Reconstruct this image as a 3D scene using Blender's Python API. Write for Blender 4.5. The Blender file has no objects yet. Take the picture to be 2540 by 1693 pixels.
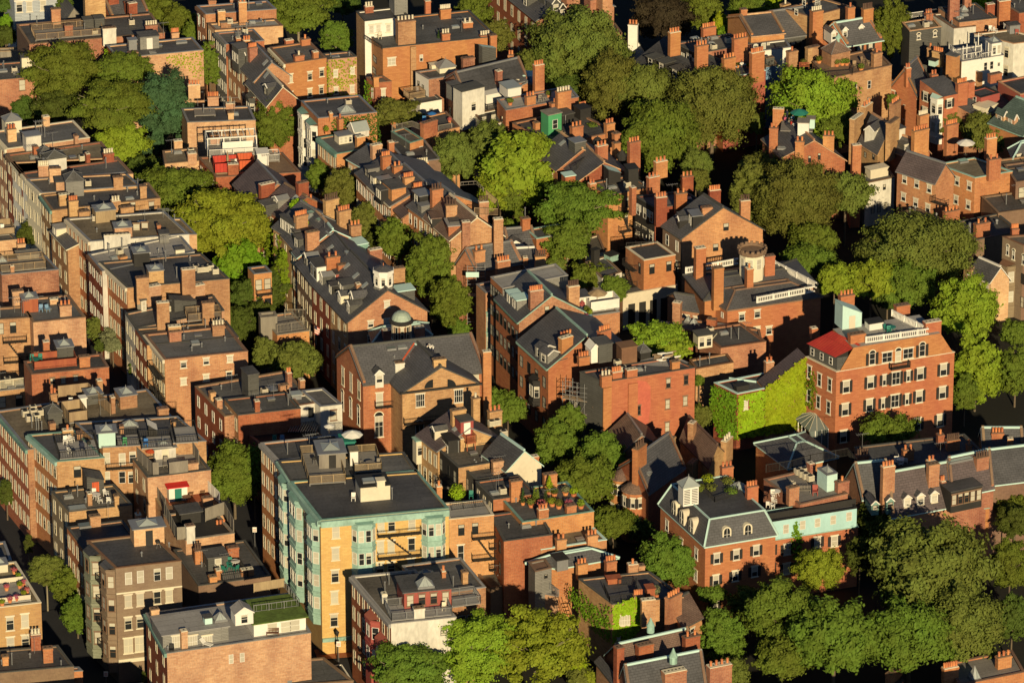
import bpy, math, random
import numpy as np
from mathutils import Vector, Matrix
# ---------------------------------------------------------------- camera, sky, sun, exposure
S = bpy.context.scene
R = math.radians
DIST, PITCH, FPX, IW, IH = 860.0, R(24.0), 14516.0, 2540.0, 1693.0
cam_data = bpy.data.cameras.new("camera"); cam = bpy.data.objects.new("camera", cam_data)
S.collection.objects.link(cam); S.camera = cam
cam_data.sensor_width = 36.0; cam_data.lens = 36.0 * FPX / IW
cam_data.clip_start = 5.0; cam_data.clip_end = 9000.0
CP = Vector((0, -DIST * math.cos(PITCH), DIST * math.sin(PITCH)))
cam.location = CP; cam.rotation_euler = (R(90) - PITCH, 0, 0)
SUN_EL, SUN_AZ = R(19.5), R(-8.5)          # behind the camera, a little to the right
sdir = Vector((-math.sin(SUN_AZ) * math.cos(SUN_EL), -math.cos(SUN_AZ) * math.cos(SUN_EL), math.sin(SUN_EL)))
W = bpy.data.worlds.new("World"); S.world = W; W.use_nodes = True
wn = W.node_tree.nodes; wl = W.node_tree.links
sky = wn.new("ShaderNodeTexSky"); sky.sky_type = 'NISHITA'; sky.sun_disc = False
sky.dust_density = .3; sky.air_density = .8; sky.ozone_density = 2.0; sky.altitude = 1500; sky.sun_elevation = SUN_EL; sky.sun_rotation = math.atan2(sdir.x, sdir.y)
wn["Background"].inputs[1].default_value = 0.05
wl.new(sky.outputs[0], wn["Background"].inputs[0])
sl = bpy.data.lights.new("sun", 'SUN'); sl.energy = 5.0; sl.angle = R(0.5); sl.color = (1.0, 0.82, 0.50)
so = bpy.data.objects.new("sun", sl); S.collection.objects.link(so)
so.rotation_euler = sdir.to_track_quat('Z', 'Y').to_euler(); so.location = (0, -300, 200)
S.view_settings.view_transform = 'Standard'; S.view_settings.look = 'None'
S.view_settings.exposure = 0.0; S.view_settings.gamma = 1.0
S.cycles.max_bounces = 5; S.cycles.diffuse_bounces = 1; S.cycles.glossy_bounces = 2
S.cycles.transparent_max_bounces = 4; S.cycles.use_denoising = True
# ---------------------------------------------------------------- helpers
rnd = random.Random(7)
RT, UPV, FW = Vector((1, 0, 0)), Vector((0, math.sin(PITCH), math.cos(PITCH))), Vector((0, math.cos(PITCH), -math.sin(PITCH)))
TX, TY, TS = [0, 630, 1260, 1900], [0, 420, 840, 1260], 2334 / 640.0
tile = [0, 0]
def T(c, r): tile[0], tile[1] = TX[c], TY[r]
def ray(p):
    X, Y = tile[0] + p[0] / TS, tile[1] + p[1] / TS
    return FW + RT * ((X - IW / 2) / FPX) + UPV * ((IH / 2 - Y) / FPX)
def P(p, z):
    "ground-plan position of a point seen in the survey photograph at height z"
    d = ray(p); return CP + d * ((z - CP.z) / d.z)
def PP(p, o, n):
    d = ray(p); return CP + d * ((o - CP).dot(n) / d.dot(n))
def scl(w): return FPX * TS / ((w - CP).dot(FW))       # survey px per metre
MATS = {}
def link(nt, a, b): nt.links.new(a, b)
def newmat(name, rough=.85, spec=.3):
    m = bpy.data.materials.new(name); m.use_nodes = True; nt = m.node_tree
    b = nt.nodes["Principled BSDF"]; b.inputs["Roughness"].default_value = rough
    b.inputs["Specular IOR Level"].default_value = spec
    return m, nt, b
def N(nt, t, **k):
    n = nt.nodes.new(t)
    for a, v in k.items():
        if a in n.inputs: n.inputs[a].default_value = v
        else: setattr(n, a, v)
    return n
def varied(nt, col, coord, amt=.25, sc=.35, sc2=3.0, rand=.12, stretch=(1, 1, 1), hue=.02):
    "colour col with large weathering patches, fine mottling and a per-object shift"
    mp = N(nt, "ShaderNodeMapping"); mp.inputs["Scale"].default_value = stretch; link(nt, coord, mp.inputs[0])
    a = N(nt, "ShaderNodeTexNoise"); a.inputs["Scale"].default_value = sc; a.inputs["Detail"].default_value = 5; link(nt, mp.outputs[0], a.inputs[0])
    b = N(nt, "ShaderNodeTexNoise"); b.inputs["Scale"].default_value = sc2; b.inputs["Detail"].default_value = 4; link(nt, mp.outputs[0], b.inputs[0])
    oi = N(nt, "ShaderNodeObjectInfo")
    def m(op, x, y):
        q = N(nt, "ShaderNodeMath", operation=op)
        for i, v in enumerate((x, y)):
            if isinstance(v, (int, float)): q.inputs[i].default_value = v
            else: link(nt, v, q.inputs[i])
        return q.outputs[0]
    v = m('ADD', m('MULTIPLY', m('SUBTRACT', a.outputs[0], .5), amt * 3.2), m('MULTIPLY', m('SUBTRACT', b.outputs[0], .5), amt * 2.2))
    v = m('ADD', v, m('MULTIPLY', m('SUBTRACT', oi.outputs["Random"], .5), rand * 2)); v = m('ADD', v, 1.0)
    h = N(nt, "ShaderNodeHueSaturation"); link(nt, v, h.inputs["Value"])
    link(nt, m('ADD', m('ADD', m('MULTIPLY', m('SUBTRACT', a.outputs[0], .5), hue * 2), .5), m('MULTIPLY', m('SUBTRACT', oi.outputs['Random'], .5), hue * 1.6)), h.inputs["Hue"])
    if hasattr(col, 'is_linked') or not isinstance(col, tuple): link(nt, col, h.inputs["Color"])
    else: h.inputs["Color"].default_value = (*col, 1)
    return h.outputs[0]
def brick(name, c1, c2, mortar, rand=.18, amt=.27):
    m, nt, b = newmat(name, .9, .2)
    uv = N(nt, "ShaderNodeUVMap").outputs[0]
    bt = N(nt, "ShaderNodeTexBrick"); bt.inputs["Color1"].default_value = (*c1, 1); bt.inputs["Color2"].default_value = (*c2, 1)
    bt.inputs["Mortar"].default_value = (*mortar, 1); bt.inputs["Scale"].default_value = 1.0
    bt.inputs["Brick Width"].default_value = .62; bt.inputs["Row Height"].default_value = .22; bt.inputs["Mortar Size"].default_value = .02
    bt.inputs["Bias"].default_value = -.1
    link(nt, uv, bt.inputs[0])
    link(nt, varied(nt, bt.outputs[0], uv, amt, .3, 3.6, rand, (1.5, .6, 1), .014), b.inputs["Base Color"])
    MATS[name] = m
def plain(name, c, rough=.8, amt=.15, rand=.06, spec=.3, stretch=(1, 1, 1), metal=0, seams=0, obj=True, sc=.35):
    m, nt, b = newmat(name, rough, spec)
    b.inputs["Metallic"].default_value = metal
    src = c
    uv = N(nt, "ShaderNodeUVMap").outputs[0] if not obj else N(nt, "ShaderNodeTexCoord").outputs["Object"]
    if seams:
        bt = N(nt, "ShaderNodeTexBrick"); bt.inputs["Color1"].default_value = (*c, 1); bt.inputs["Color2"].default_value = tuple(x * 1.18 for x in c) + (1,)
        bt.inputs["Mortar"].default_value = tuple(x * .6 for x in c) + (1,); bt.inputs["Scale"].default_value = 1.0
        bt.inputs["Brick Width"].default_value = seams[0]; bt.inputs["Row Height"].default_value = seams[1]; bt.inputs["Mortar Size"].default_value = .03
        link(nt, uv, bt.inputs[0]); src = bt.outputs[0]
    link(nt, varied(nt, src, uv, amt, sc, 2.6, rand, stretch, .01), b.inputs["Base Color"])
    MATS[name] = m
brick('br', (.50, .195, .082), (.40, .14, .058), (.40, .24, .14))          # orange-red brick
brick('bd', (.34, .098, .042), (.27, .074, .034), (.28, .13, .08))       # deep red brick
brick('bt', (.50, .28, .135), (.37, .185, .085), (.38, .26, .16))          # tan brown brick
brick('bp', (.60, .36, .20), (.48, .25, .13), (.48, .32, .22))           # pale pinkish brick
brick('bk', (.20, .095, .05), (.15, .07, .04), (.2, .12, .08))           # soot-dark brick
brick('ye', (.68, .44, .16), (.60, .36, .12), (.55, .36, .16), .05, .1)  # yellow brick
brick('yt', (.50, .30, .12), (.42, .24, .1), (.44, .3, .16), .05, .12)
brick('st', (.27, .20, .125), (.23, .165, .105), (.26, .2, .14), .05, .12)
brick('bs', (.24, .15, .10), (.20, .125, .085), (.22, .15, .1), .05, .2)
brick('or', (.50, .205, .088), (.40, .150, .064), (.40, .15, .08), .03, .08)
brick('br2', (.44, .19, .105), (.34, .125, .07), (.38, .25, .17), .2, .3)         # dusty pink-brown
brick('br3', (.54, .25, .115), (.43, .18, .08), (.42, .28, .17), .2, .28)         # light orange
brick('br4', (.40, .125, .055), (.32, .095, .042), (.33, .17, .1), .2, .3)        # dark red
brick('br5', (.46, .225, .12), (.33, .14, .072), (.42, .29, .19), .2, .34)        # sooty tan
plain('wh', (.78, .74, .66), .7, .10); plain('cream', (.70, .62, .46), .7, .1); plain('gr', (.22, .21, .19), .8, .12, seams=(3, .22), obj=False)
plain('ws', (.62, .58, .5), .8, .3, obj=False, stretch=(1, .4, 1)); plain('si', (.40, .43, .46), .8, .1, seams=(3, .25), obj=False)
plain('bl', (.18, .30, .44), .7, .1); plain('lb', (.42, .66, .66), .6, .12, obj=False, stretch=(1, .4, 1))
plain('cu', (.30, .46, .39), .8, .32, obj=False, stretch=(1, .6, 1)); plain('cud', (.17, .30, .25), .7, .3)
plain('rd', (.50, .075, .035), .6, .15, seams=(.5, 6), obj=False); plain('pk', (.36, .095, .07), .8, .1); plain('red', (.6, .02, .02), .6, .05)
plain('gn', (.07, .30, .12), .6, .15); plain('dk', (.030, .028, .026), .7, .2); plain('dg', (.09, .088, .08), .8, .15, seams=(2.5, .3), obj=False)
plain('brn', (.20, .105, .06), .8, .2); plain('wood', (.34, .24, .14), .8, .25, stretch=(4, 4, .6)); plain('wgr', (.25, .22, .18), .85, .25, stretch=(4, 4, .6))
plain('rwood', (.36, .11, .05), .8, .2, stretch=(4, 4, .6)); plain('tc', (.62, .22, .09), .8, .15, .2); plain('tcd', (.12, .07, .05), .8, .2, .2)
plain('ta2', (.115, .102, .086), .8, .5, .2, .3, seams=(5, .9), obj=False, sc=.22); plain('ta3', (.10, .10, .102), .8, .45, .2, .3, seams=(9, 1.3), obj=False, sc=.15); plain('ta', (.088, .085, .083), .75, .5, .2, .35, seams=(7, 1.1), obj=False, sc=.18); plain('tb', (.066, .065, .069), .7, .45, .2, .35, seams=(7, 1.1), obj=False, sc=.18)
plain('tn', (.18, .15, .105), .9, .38, .15, .2, obj=False, sc=.3, seams=(8, 1.2)); plain('lg', (.30, .285, .27), .8, .22, .05, .3, obj=False, sc=.2, seams=(8, 1.4))
plain('sl', (.085, .083, .088), .62, .3, .12, .45, seams=(.7, .35), obj=False); plain('slp', (.10, .076, .078), .65, .28, .05, .4, seams=(.7, .35), obj=False)
plain('slg', (.085, .12, .105), .65, .28, .05, .4, seams=(.7, .35), obj=False); plain('tile', (.17, .11, .085), .8, .35, .05, .3, seams=(.5, .25), obj=False)
plain('metal', (.27, .27, .27), .45, .15, .05, .5, metal=.3); plain('skyl', (.33, .36, .34), .25, .1, .05, .5); plain('teal', (.03, .20, .15), .5, .1)
plain('blue', (.03, .16, .42), .5, .1); plain('skin', (.55, .32, .22), .7, .05); plain('pink', (.6, .12, .2), .8, .1); plain('navy', (.02, .025, .05), .8, .1)
plain('grass', (.11, .16, .03), .95, .35, sc=1.2); plain('deck', (.24, .22, .2), .8, .2, seams=(6, .25), obj=False); plain('ptch', (.52, .135, .085), .9, .2, obj=False)
plain('bark', (.16, .12, .08), .95, .3); plain('barkl', (.30, .25, .17), .95, .3); plain('yl', (.5, .42, .05), .8, .1); plain('mint', (.52, .72, .66), .6, .08); plain('blind', (.50, .46, .36), .6, .08, .1)
def glassmat(name, c, rough):
    m, nt, b = newmat(name, rough, .3); b.inputs["Base Color"].default_value = (*c, 1); MATS[name] = m
glassmat('pane', (.02, .022, .024), .35); glassmat('paneg', (.16, .19, .18), .15)
def leafmat(name, c, tr=.22):
    m, nt, b = newmat(name, .75, .15)
    tcn = N(nt, "ShaderNodeTexCoord").outputs["Object"]
    col = varied(nt, c, tcn, .3, .3, 1.9, .16, hue=.03)
    link(nt, col, b.inputs["Base Color"])
    t = N(nt, "ShaderNodeBsdfTranslucent"); link(nt, col, t.inputs[0])
    mx = N(nt, "ShaderNodeMixShader"); mx.inputs[0].default_value = tr
    link(nt, b.outputs[0], mx.inputs[1]); link(nt, t.outputs[0], mx.inputs[2])
    link(nt, mx.outputs[0], nt.nodes["Material Output"].inputs[0]); MATS[name] = m
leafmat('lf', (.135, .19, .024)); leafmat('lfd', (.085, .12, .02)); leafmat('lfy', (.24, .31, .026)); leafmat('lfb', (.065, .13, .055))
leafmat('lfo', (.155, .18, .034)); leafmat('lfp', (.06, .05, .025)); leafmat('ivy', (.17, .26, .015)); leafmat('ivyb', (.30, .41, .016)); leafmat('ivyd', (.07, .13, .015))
leafmat('fl', (.5, .12, .15)); leafmat('lfw', (.22, .24, .12)); leafmat('con', (.045, .075, .02))

class MB:
    def __init__(s): s.v, s.f, s.m, s.uv, s.ms = [], [], [], [], []
    def mi(s, m):
        if m not in s.ms: s.ms.append(m)
        return s.ms.index(m)
    def face(s, pts, m, uv=None):
        i = len(s.v); s.v += [Vector(p) for p in pts]; s.f.append(list(range(i, i + len(pts)))); s.m.append(s.mi(m))
        if uv is None:
            a = s.v[i]; e = (s.v[i + 1] - a); n = (s.v[i + 1] - a).cross(s.v[i + 2] - a)
            if n.length < 1e-9: n = Vector((0, 0, 1))
            n.normalize()
            if abs(n.z) > .98: ux = e.normalized() if e.length else Vector((1, 0, 0)); uy = n.cross(ux)
            else: ux = Vector((0, 0, 1)).cross(n).normalized(); uy = n.cross(ux)
            uv = [(s.v[i + k].dot(ux), s.v[i + k].dot(uy)) for k in range(len(pts))]
        s.uv += uv
    def box(s, o, a, b, c, m, top=None):
        "box from corner o with edge vectors a (right), b (back), c (up)"
        o, a, b, c = Vector(o), Vector(a), Vector(b), Vector(c)
        p = [o, o + a, o + a + b, o + b]; q = [x + c for x in p]
        s.face([p[0], p[1], q[1], q[0]], m); s.face([p[1], p[2], q[2], q[1]], m); s.face([p[2], p[3], q[3], q[2]], m); s.face([p[3], p[0], q[0], q[3]], m)
        s.face([q[0], q[1], q[2], q[3]], top or m); s.face([p[3], p[2], p[1], p[0]], m)
    def cbox(s, c, u, v, w, d, h, m, top=None):
        "box centred on c in plan"
        s.box(c - u * (w / 2) - v * (d / 2), u * w, v * d, Vector((0, 0, h)), m, top)
    def bar(s, a, b, t, m):
        a, b = Vector(a), Vector(b); d = (b - a)
        if d.length < 1e-6: return
        d.normalize(); x = d.cross(Vector((0, 0, 1)))
        if x.length < .1: x = Vector((1, 0, 0))
        x.normalize(); y = d.cross(x)
        s.box(a - x * (t / 2) - y * (t / 2), x * t, y * t, b - a, m)
    def tube(s, a, b, ra, rb, m, n=8, cap=True):
        a, b = Vector(a), Vector(b); d = (b - a).normalized(); x = d.cross(Vector((.3, .1, 1) if abs(d.z) < .9 else (1, 0, 0))).normalized(); y = d.cross(x)
        A = [a + (x * math.cos(2 * math.pi * k / n) + y * math.sin(2 * math.pi * k / n)) * ra for k in range(n)]
        Bq = [b + (x * math.cos(2 * math.pi * k / n) + y * math.sin(2 * math.pi * k / n)) * rb for k in range(n)]
        for k in range(n): s.face([A[k], A[(k + 1) % n], Bq[(k + 1) % n], Bq[k]], m)
        if cap and rb > .001: s.face(Bq, m)
    def lathe(s, c, prof, m, n=12, ph=0):
        for (r0, z0), (r1, z1) in zip(prof, prof[1:]):
            for k in range(n):
                a, b = 2 * math.pi * k / n + ph, 2 * math.pi * (k + 1) / n + ph
                q = [Vector((r0 * math.cos(a), r0 * math.sin(a), z0)), Vector((r0 * math.cos(b), r0 * math.sin(b), z0)), Vector((r1 * math.cos(b), r1 * math.sin(b), z1)), Vector((r1 * math.cos(a), r1 * math.sin(a), z1))]
                if r0 < 1e-4: q = [q[0], q[2], q[3]]
                elif r1 < 1e-4: q = q[:3]
                s.face([Vector(c) + x for x in q], m)
    def mesh(s, name, org=Vector((0, 0, 0))):
        me = bpy.data.meshes.new(name)
        me.from_pydata([tuple(v - org) for v in s.v], [], s.f)
        for m in s.ms: me.materials.append(MATS[m])
        me.polygons.foreach_set("material_index", s.m)
        u = me.uv_layers.new(name="UVMap"); u.data.foreach_set("uv", np.array(s.uv, dtype=np.float32).ravel())
        me.update(); return me
    def build(s, name, parent=None, org=None):
        "one mesh object; vertices are world positions, stored relative to the thing's base"
        o = bpy.data.objects.new(name, None if not s.f else s.mesh(name, org if org is not None else (parent['_o'] if parent is not None else Vector((0, 0, 0)))))
        S.collection.objects.link(o)
        if parent is not None: o.parent = parent
        elif org is not None: o.location = org
        return o
ORG = {}
class H: pass
def thing(name, label, cat, loc, group=None):
    o = bpy.data.objects.new(name, None); S.collection.objects.link(o); o.location = loc; o.empty_display_size = .5
    o['label'] = label; o['category'] = cat
    group = group or {'tree': 'trees among the houses', 'house': 'town houses of the neighbourhood', 'chair': 'outdoor chairs on roofs and terraces', 'table': 'outdoor tables on roofs and terraces', 'plant': 'potted plants on roofs and terraces', 'umbrella': 'parasols on roof terraces', 'lounger': 'sun loungers', 'grill': 'grills on roof terraces', 'sign': 'parking signs', 'scaffold': 'scaffolds', 'bay': 'round bays', 'mansion': 'large mansions'}.get(cat)
    if group: o['group'] = group
    return o
def put(mesh, name, parent, org, mtx):
    "an object sharing a mesh, placed in world matrix mtx under a parent whose base is org"
    o = bpy.data.objects.new(name, mesh); S.collection.objects.link(o)
    if parent is not None: o.parent = parent; mtx = Matrix.Translation(-org) @ mtx
    o.matrix_local = mtx if parent is not None else mtx
    return o
def mk(mb, name, h, parent=None):
    o = bpy.data.objects.new(name, mb.mesh(name, h.o)); S.collection.objects.link(o); o.parent = parent or h.e; return o
Z = Vector((0, 0, 1))
# ---- windows: frame mesh with a pane under it, sharing meshes
WC = {}
def winmesh(k, w, h):
    key = (k, round(w, 1), round(h, 1))
    if key in WC: return WC[key]
    fm = {'w': 'wh', 'n': 'wh', 'k': 'dk', 's': 'wh', 'a': 'wh', 'b': 'brn', 't': 'cream', 'g': 'wh', 'r': 'cream'}[k]
    m = MB(); X = Vector((1, 0, 0)); Y = Vector((0, -1, 0)); t = .055 if k != 'r' else .035
    def bx(x0, z0, x1, z1, d, mt, d0=0): m.box((x0, -d0, z0), (x1 - x0, 0, 0), (0, -d, 0), (0, 0, z1 - z0), mt)
    for x in (-w / 2, w / 2 - t): bx(x, -h / 2, x + t, h / 2, .07, fm)
    for z in (-h / 2, h / 2 - t, -t / 2): bx(-w / 2 + t, z, w / 2 - t, z + t * .8, .065, fm)
    if w > 1.15 and k in 'wsat': bx(-.02, -h / 2 + t, .02, h / 2 - t, .05, fm)
    if k == 'g':
        for i in range(1, 4): bx(-w / 2 + w * i / 4 - .02, -h / 2 + t, -w / 2 + w * i / 4 + .02, h / 2 - t, .05, fm)
    if k == 'r': bx(-w / 2 - .05, h / 2 + .002, w / 2 + .05, h / 2 + .16, .05, 'cream'); bx(-w / 2 - .05, -h / 2 - .1, w / 2 + .05, -h / 2 - .002, .07, 'cream')
    if k in 'wsgt':
        bx(-w / 2 - .14, h / 2 + .002, w / 2 + .14, h / 2 + .2, .09, 'cream'); bx(-w / 2 - .12, -h / 2 - .14, w / 2 + .12, -h / 2 - .002, .14, 'cream')
    if k == 'b': bx(-w / 2 - .1, -h / 2 - .12, w / 2 + .1, -h / 2 - .002, .12, 'bs'); bx(-w / 2 - .1, h / 2 + .002, w / 2 + .1, h / 2 + .18, .06, 'bs')
    if k == 'a':
        for i in range(10):
            a, b = math.pi * i / 10, math.pi * (i + 1) / 10; r0, r1 = w / 2, w / 2 + .14
            q = [(r0 * math.cos(a), r0 * math.sin(a)), (r1 * math.cos(a), r1 * math.sin(a)), (r1 * math.cos(b), r1 * math.sin(b)), (r0 * math.cos(b), r0 * math.sin(b))]
            m.face([(x, -.08, z + h / 2) for x, z in q][::-1], 'cream'); m.face([(0, -.03, h / 2), (q[0][0], -.03, q[0][1] + h / 2), (q[3][0], -.03, q[3][1] + h / 2)], 'pane')
            m.face([(q[1][0], -.08, q[1][1] + h / 2), (q[1][0], 0, q[1][1] + h / 2), (q[2][0], 0, q[2][1] + h / 2), (q[2][0], -.08, q[2][1] + h / 2)], 'cream')
        bx(-w / 2 - .12, -h / 2 - .14, w / 2 + .12, -h / 2, .14, 'cream')
    fr = m.mesh('window_frame'); panes = []; full = []
    for v in range(4):
        p = MB(); i = .02
        zs = {0: -h / 2, 1: h / 2, 2: 0.0, 3: h * .2}[v]
        def rc(z0, z1, mt):
            if z1 - z0 > .02: p.face([(-w / 2 + i, -.028, z0), (w / 2 - i, -.028, z0), (w / 2 - i, -.028, z1), (-w / 2 + i, -.028, z1)], mt)
        lo, hi = -h / 2 + i, h / 2 - i; zs = min(max(zs, lo), hi)
        rc(lo, zs, 'pane'); rc(zs, hi, 'blind'); panes.append(p.mesh('pane')); nv, nm = len(p.v), [p.mi(q) for q in m.ms]; p.v += m.v; p.f += [[i_ + nv for i_ in f_] for f_ in m.f]; p.m += [nm[i_] for i_ in m.m]; p.uv += m.uv; full.append(p.mesh('window'))
    WC[key] = (fr, panes, full); return WC[key]
shm = {}
def shutter_mesh(w, h):
    k = (round(w, 1), round(h, 1))
    if k not in shm:
        m = MB(); m.box((-w / 2, 0, -h / 2), (w, 0, 0), (0, -.06, 0), (0, 0, h), 'dk')
        for i in range(1, 3): m.box((-w / 2 + .05, -.06, -h / 2 + h * (i - 1) / 2 + .06), (w - .1, 0, 0), (0, -.02, 0), (0, 0, h / 2 - .12), 'dk')
        shm[k] = m.mesh('shutter')
    return shm[k]
def window(h, pos, ang, k='w', w=1.0, ht=1.75, blind=None, parent=None):
    fr, panes, full = winmesh(k, w, ht); v = rnd.choices(range(4), (6, 1, 2, 3))[0] if blind is None else blind
    if parent is not None: fr = full[v]
    M = Matrix.Translation(pos) @ Matrix.Rotation(ang, 4, 'Z')
    o = put(fr, 'window', parent or h.e, h.o, M)
    if not hasattr(h, 'wl'): h.wl = []
    h.wl.append((Vector(pos), w, ht))
    if parent is None:
        p = bpy.data.objects.new('pane', panes[v]); S.collection.objects.link(p); p.parent = o
        if k == 's':
            for sx in (-1, 1):
                q = bpy.data.objects.new('shutter', shutter_mesh(.42, ht)); S.collection.objects.link(q); q.parent = o; q.location = (sx * (w / 2 + .25), 0, 0)
    return o
def wallang(h, side): d = h.U if side == 'f' else -h.V; return math.atan2(d.y, d.x)
def auto_windows(h, side, cols, rows, k='w', z0=None, w=1.0, ht=1.7, fh=3.15, s0=None, s1=None, blind=None):
    L = h.lu if side == 'f' else h.lv
    O = h.FL if side == 'f' else h.BL; d = h.U if side == 'f' else -h.V
    s0 = 0 if s0 is None else s0 * L; s1 = L if s1 is None else s1 * L
    for r in range(rows):
        z = (h.z - 1.75 if z0 is None else h.z - z0) - r * fh
        if z < 1.2: break
        for c in range(cols):
            s = s0 + (s1 - s0) * (c + .5) / cols
            window(h, Vector((O.x, O.y, 0)) + d * s + Z * z, wallang(h, side), k, w, ht, rnd.choice((0, 0, 0, 3)) if k == 'r' else blind)
def wpx(h, side, pts, k='w', w=1.0, ht=1.75, blind=None):
    n = (h.nf if side == 'f' else h.nl); o = h.FL
    for p in pts: window(h, PP(p, o, n), wallang(h, side), k, w, ht, blind)
# ---- houses
def B(FL, FR, BL, z, wall, roof, lab, kind='flat', rise=3.0, f=None, l=None, wk='w', lk=None, par=.16, cor=None, cap='auto', cat='house', name='brick_house', junk=2, group=None, base=0.0, side=None):
    side0 = side
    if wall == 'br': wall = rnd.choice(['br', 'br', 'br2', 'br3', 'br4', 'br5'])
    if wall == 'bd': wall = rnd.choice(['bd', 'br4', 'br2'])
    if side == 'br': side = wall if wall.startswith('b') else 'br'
    if roof == 'ta': roof = rnd.choice(['ta', 'ta', 'ta2', 'ta3'])
    h = H(); h.FL, h.FR, h.BL, h.z = P(FL, z), P(FR, z), P(BL, z), z
    h.U = (h.FR - h.FL); h.lu = h.U.length; h.U.normalize(); h.V = (h.BL - h.FL); h.lv = h.V.length; h.V.normalize()
    h.BR = h.BL + h.U * h.lu
    ang = math.degrees(h.U.angle(h.V))
    if not 72 < ang < 110 or h.lv < 2.5 or h.lu < 2.5: print("CHK %-50s ang %.0f lu %.1f lv %.1f" % (lab[:50], ang, h.lu, h.lv))
    h.nf = Vector((h.U.y, -h.U.x, 0)); h.nl = Vector((-h.V.y, h.V.x, 0))
    if h.nf.dot(h.V) > 0: h.nf = -h.nf
    if h.nl.dot(h.U) > 0: h.nl = -h.nl
    h.o = Vector((h.FL.x, h.FL.y, base)); h.e = thing(name, lab, cat, h.o, group); h.rz = z - (par if kind == 'flat' else 0); h.kind = kind; h.rise = rise; h.wall = wall
    c = [h.FL, h.FR, h.BR, h.BL]; g = [Vector((p.x, p.y, base - .3)) for p in c]; m = MB(); sw = side or wall
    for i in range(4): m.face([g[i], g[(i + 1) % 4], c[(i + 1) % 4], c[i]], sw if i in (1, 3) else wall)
    mid = lambda a, b: (a + b) / 2
    r = MB()
    if kind == 'flat':
        t = .28; iu, iv = h.U * t, h.V * t
        i4 = [h.FL + iu + iv, h.FR - iu + iv, h.BR - iu - iv, h.BL + iu - iv]
        for i in range(4):
            a, b = i, (i + 1) % 4
            if cap is None: m.face([c[a], c[b], i4[b], i4[a]], wall)
            d = Z * -par; m.face([i4[a], i4[b], i4[b] + d, i4[a] + d], wall)
        r.face([p - Z * par for p in i4], roof)
        if cap is not None:
            cm = ('metal' if rnd.random() < .3 else 'bs' if rnd.random() < .5 else 'dg') if cap == 'auto' else cap
            k = MB(); e = .05
            o4 = [h.FL - h.U * e - h.V * e, h.FR + h.U * e - h.V * e, h.BR + h.U * e + h.V * e, h.BL - h.U * e + h.V * e]
            j4 = [h.FL + (h.U + h.V) * (t + e), h.FR + (-h.U + h.V) * (t + e), h.BR - (h.U + h.V) * (t + e), h.BL + (h.U - h.V) * (t + e)]
            for i in range(4):
                a, b = i, (i + 1) % 4
                k.face([o4[a] + Z * .1, o4[b] + Z * .1, j4[b] + Z * .1, j4[a] + Z * .1], cm)
                k.face([o4[a], o4[b], o4[b] + Z * .1, o4[a] + Z * .1], cm); k.face([j4[b], j4[a], j4[a] + Z * .1, j4[b] + Z * .1], cm)
            mk(k, 'coping', h)
    elif kind in ('gv', 'gu'):
        ov = .3; th = Z * .18
        if kind == 'gv':
            A, Bq = mid(h.FL, h.FR) + Z * rise, mid(h.BL, h.BR) + Z * rise
            m.face([h.FL, h.FR, A], wall); m.face([h.BR, h.BL, Bq], wall)
            sd = [(h.FL, h.BL, -h.U), (h.BR, h.FR, h.U)]
            ax = h.V
        else:
            A, Bq = mid(h.FL, h.BL) + Z * rise, mid(h.FR, h.BR) + Z * rise
            m.face([h.BL, h.FL, A], wall); m.face([h.FR, h.BR, Bq], wall)
            sd = [(h.FR, h.FL, -h.V), (h.BL, h.BR, h.V)]
            ax = h.U
        for (p, q, out) in sd:
            half = (h.lu if kind == 'gv' else h.lv) / 2; drop = Z * (-rise / half * ov)
            p2, q2 = p + out * ov + drop, q + out * ov + drop
            def near(x): return A if (x - A).length < (x - Bq).length else Bq
            ap, aq = near(p), near(q); e1 = ax * (.15 if (q - p).dot(ax) < 0 else -.15)
            P4 = [p2 + e1, q2 - e1, aq - e1, ap + e1]
            if (P4[1] - P4[0]).cross(P4[2] - P4[0]).z < 0: P4 = P4[::-1]
            r.face([x + th for x in P4], roof); r.face([x - th * .1 for x in P4][::-1], 'dk')
            for i in range(4): r.face([P4[i], P4[(i + 1) % 4], P4[(i + 1) % 4] + th, P4[i] + th], cap if cap not in ('auto', None) else 'dg')
        if kind == 'gu' and h.lu > 4 and wall[0] in 'bo':
            for s_ in (0, 1):
                pm = MB(); e_ = h.FR - h.U * .35 if s_ else h.FL; f_ = h.BR - h.U * .35 if s_ else h.BL; g_ = (e_ + f_) / 2 + Z * rise; w_ = h.U * .35; up = Z * .5; dn_ = Z * -.3
                pm.face([e_ + up, e_ + w_ + up, g_ + w_ + up, g_ + up], 'bs'); pm.face([g_ + up, g_ + w_ + up, f_ + w_ + up, f_ + up], 'bs')
                for o_ in (Vector(), w_): pm.face([e_ + o_ + dn_, e_ + o_ + up, g_ + o_ + up, g_ + o_ + dn_], wall); pm.face([f_ + o_ + dn_, f_ + o_ + up, g_ + o_ + up, g_ + o_ + dn_], wall)
                pm.face([e_ + dn_, e_ + w_ + dn_, e_ + w_ + up, e_ + up], wall); mk(pm, 'party_wall', h)
        if cap not in ('auto', None): rr = MB(); rr.bar(A + th + Z * .05, Bq + th + Z * .05, .28, cap); mk(rr, 'ridge_cap', h)
    elif kind in ('man', 'hip'):
        ins = 1.1 if kind == 'man' else min(h.lu, h.lv) * .42
        i4 = [h.FL + (h.U + h.V) * ins + Z * rise, h.FR + (-h.U + h.V) * ins + Z * rise, h.BR - (h.U + h.V) * ins + Z * rise, h.BL + (h.U - h.V) * ins + Z * rise]
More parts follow.
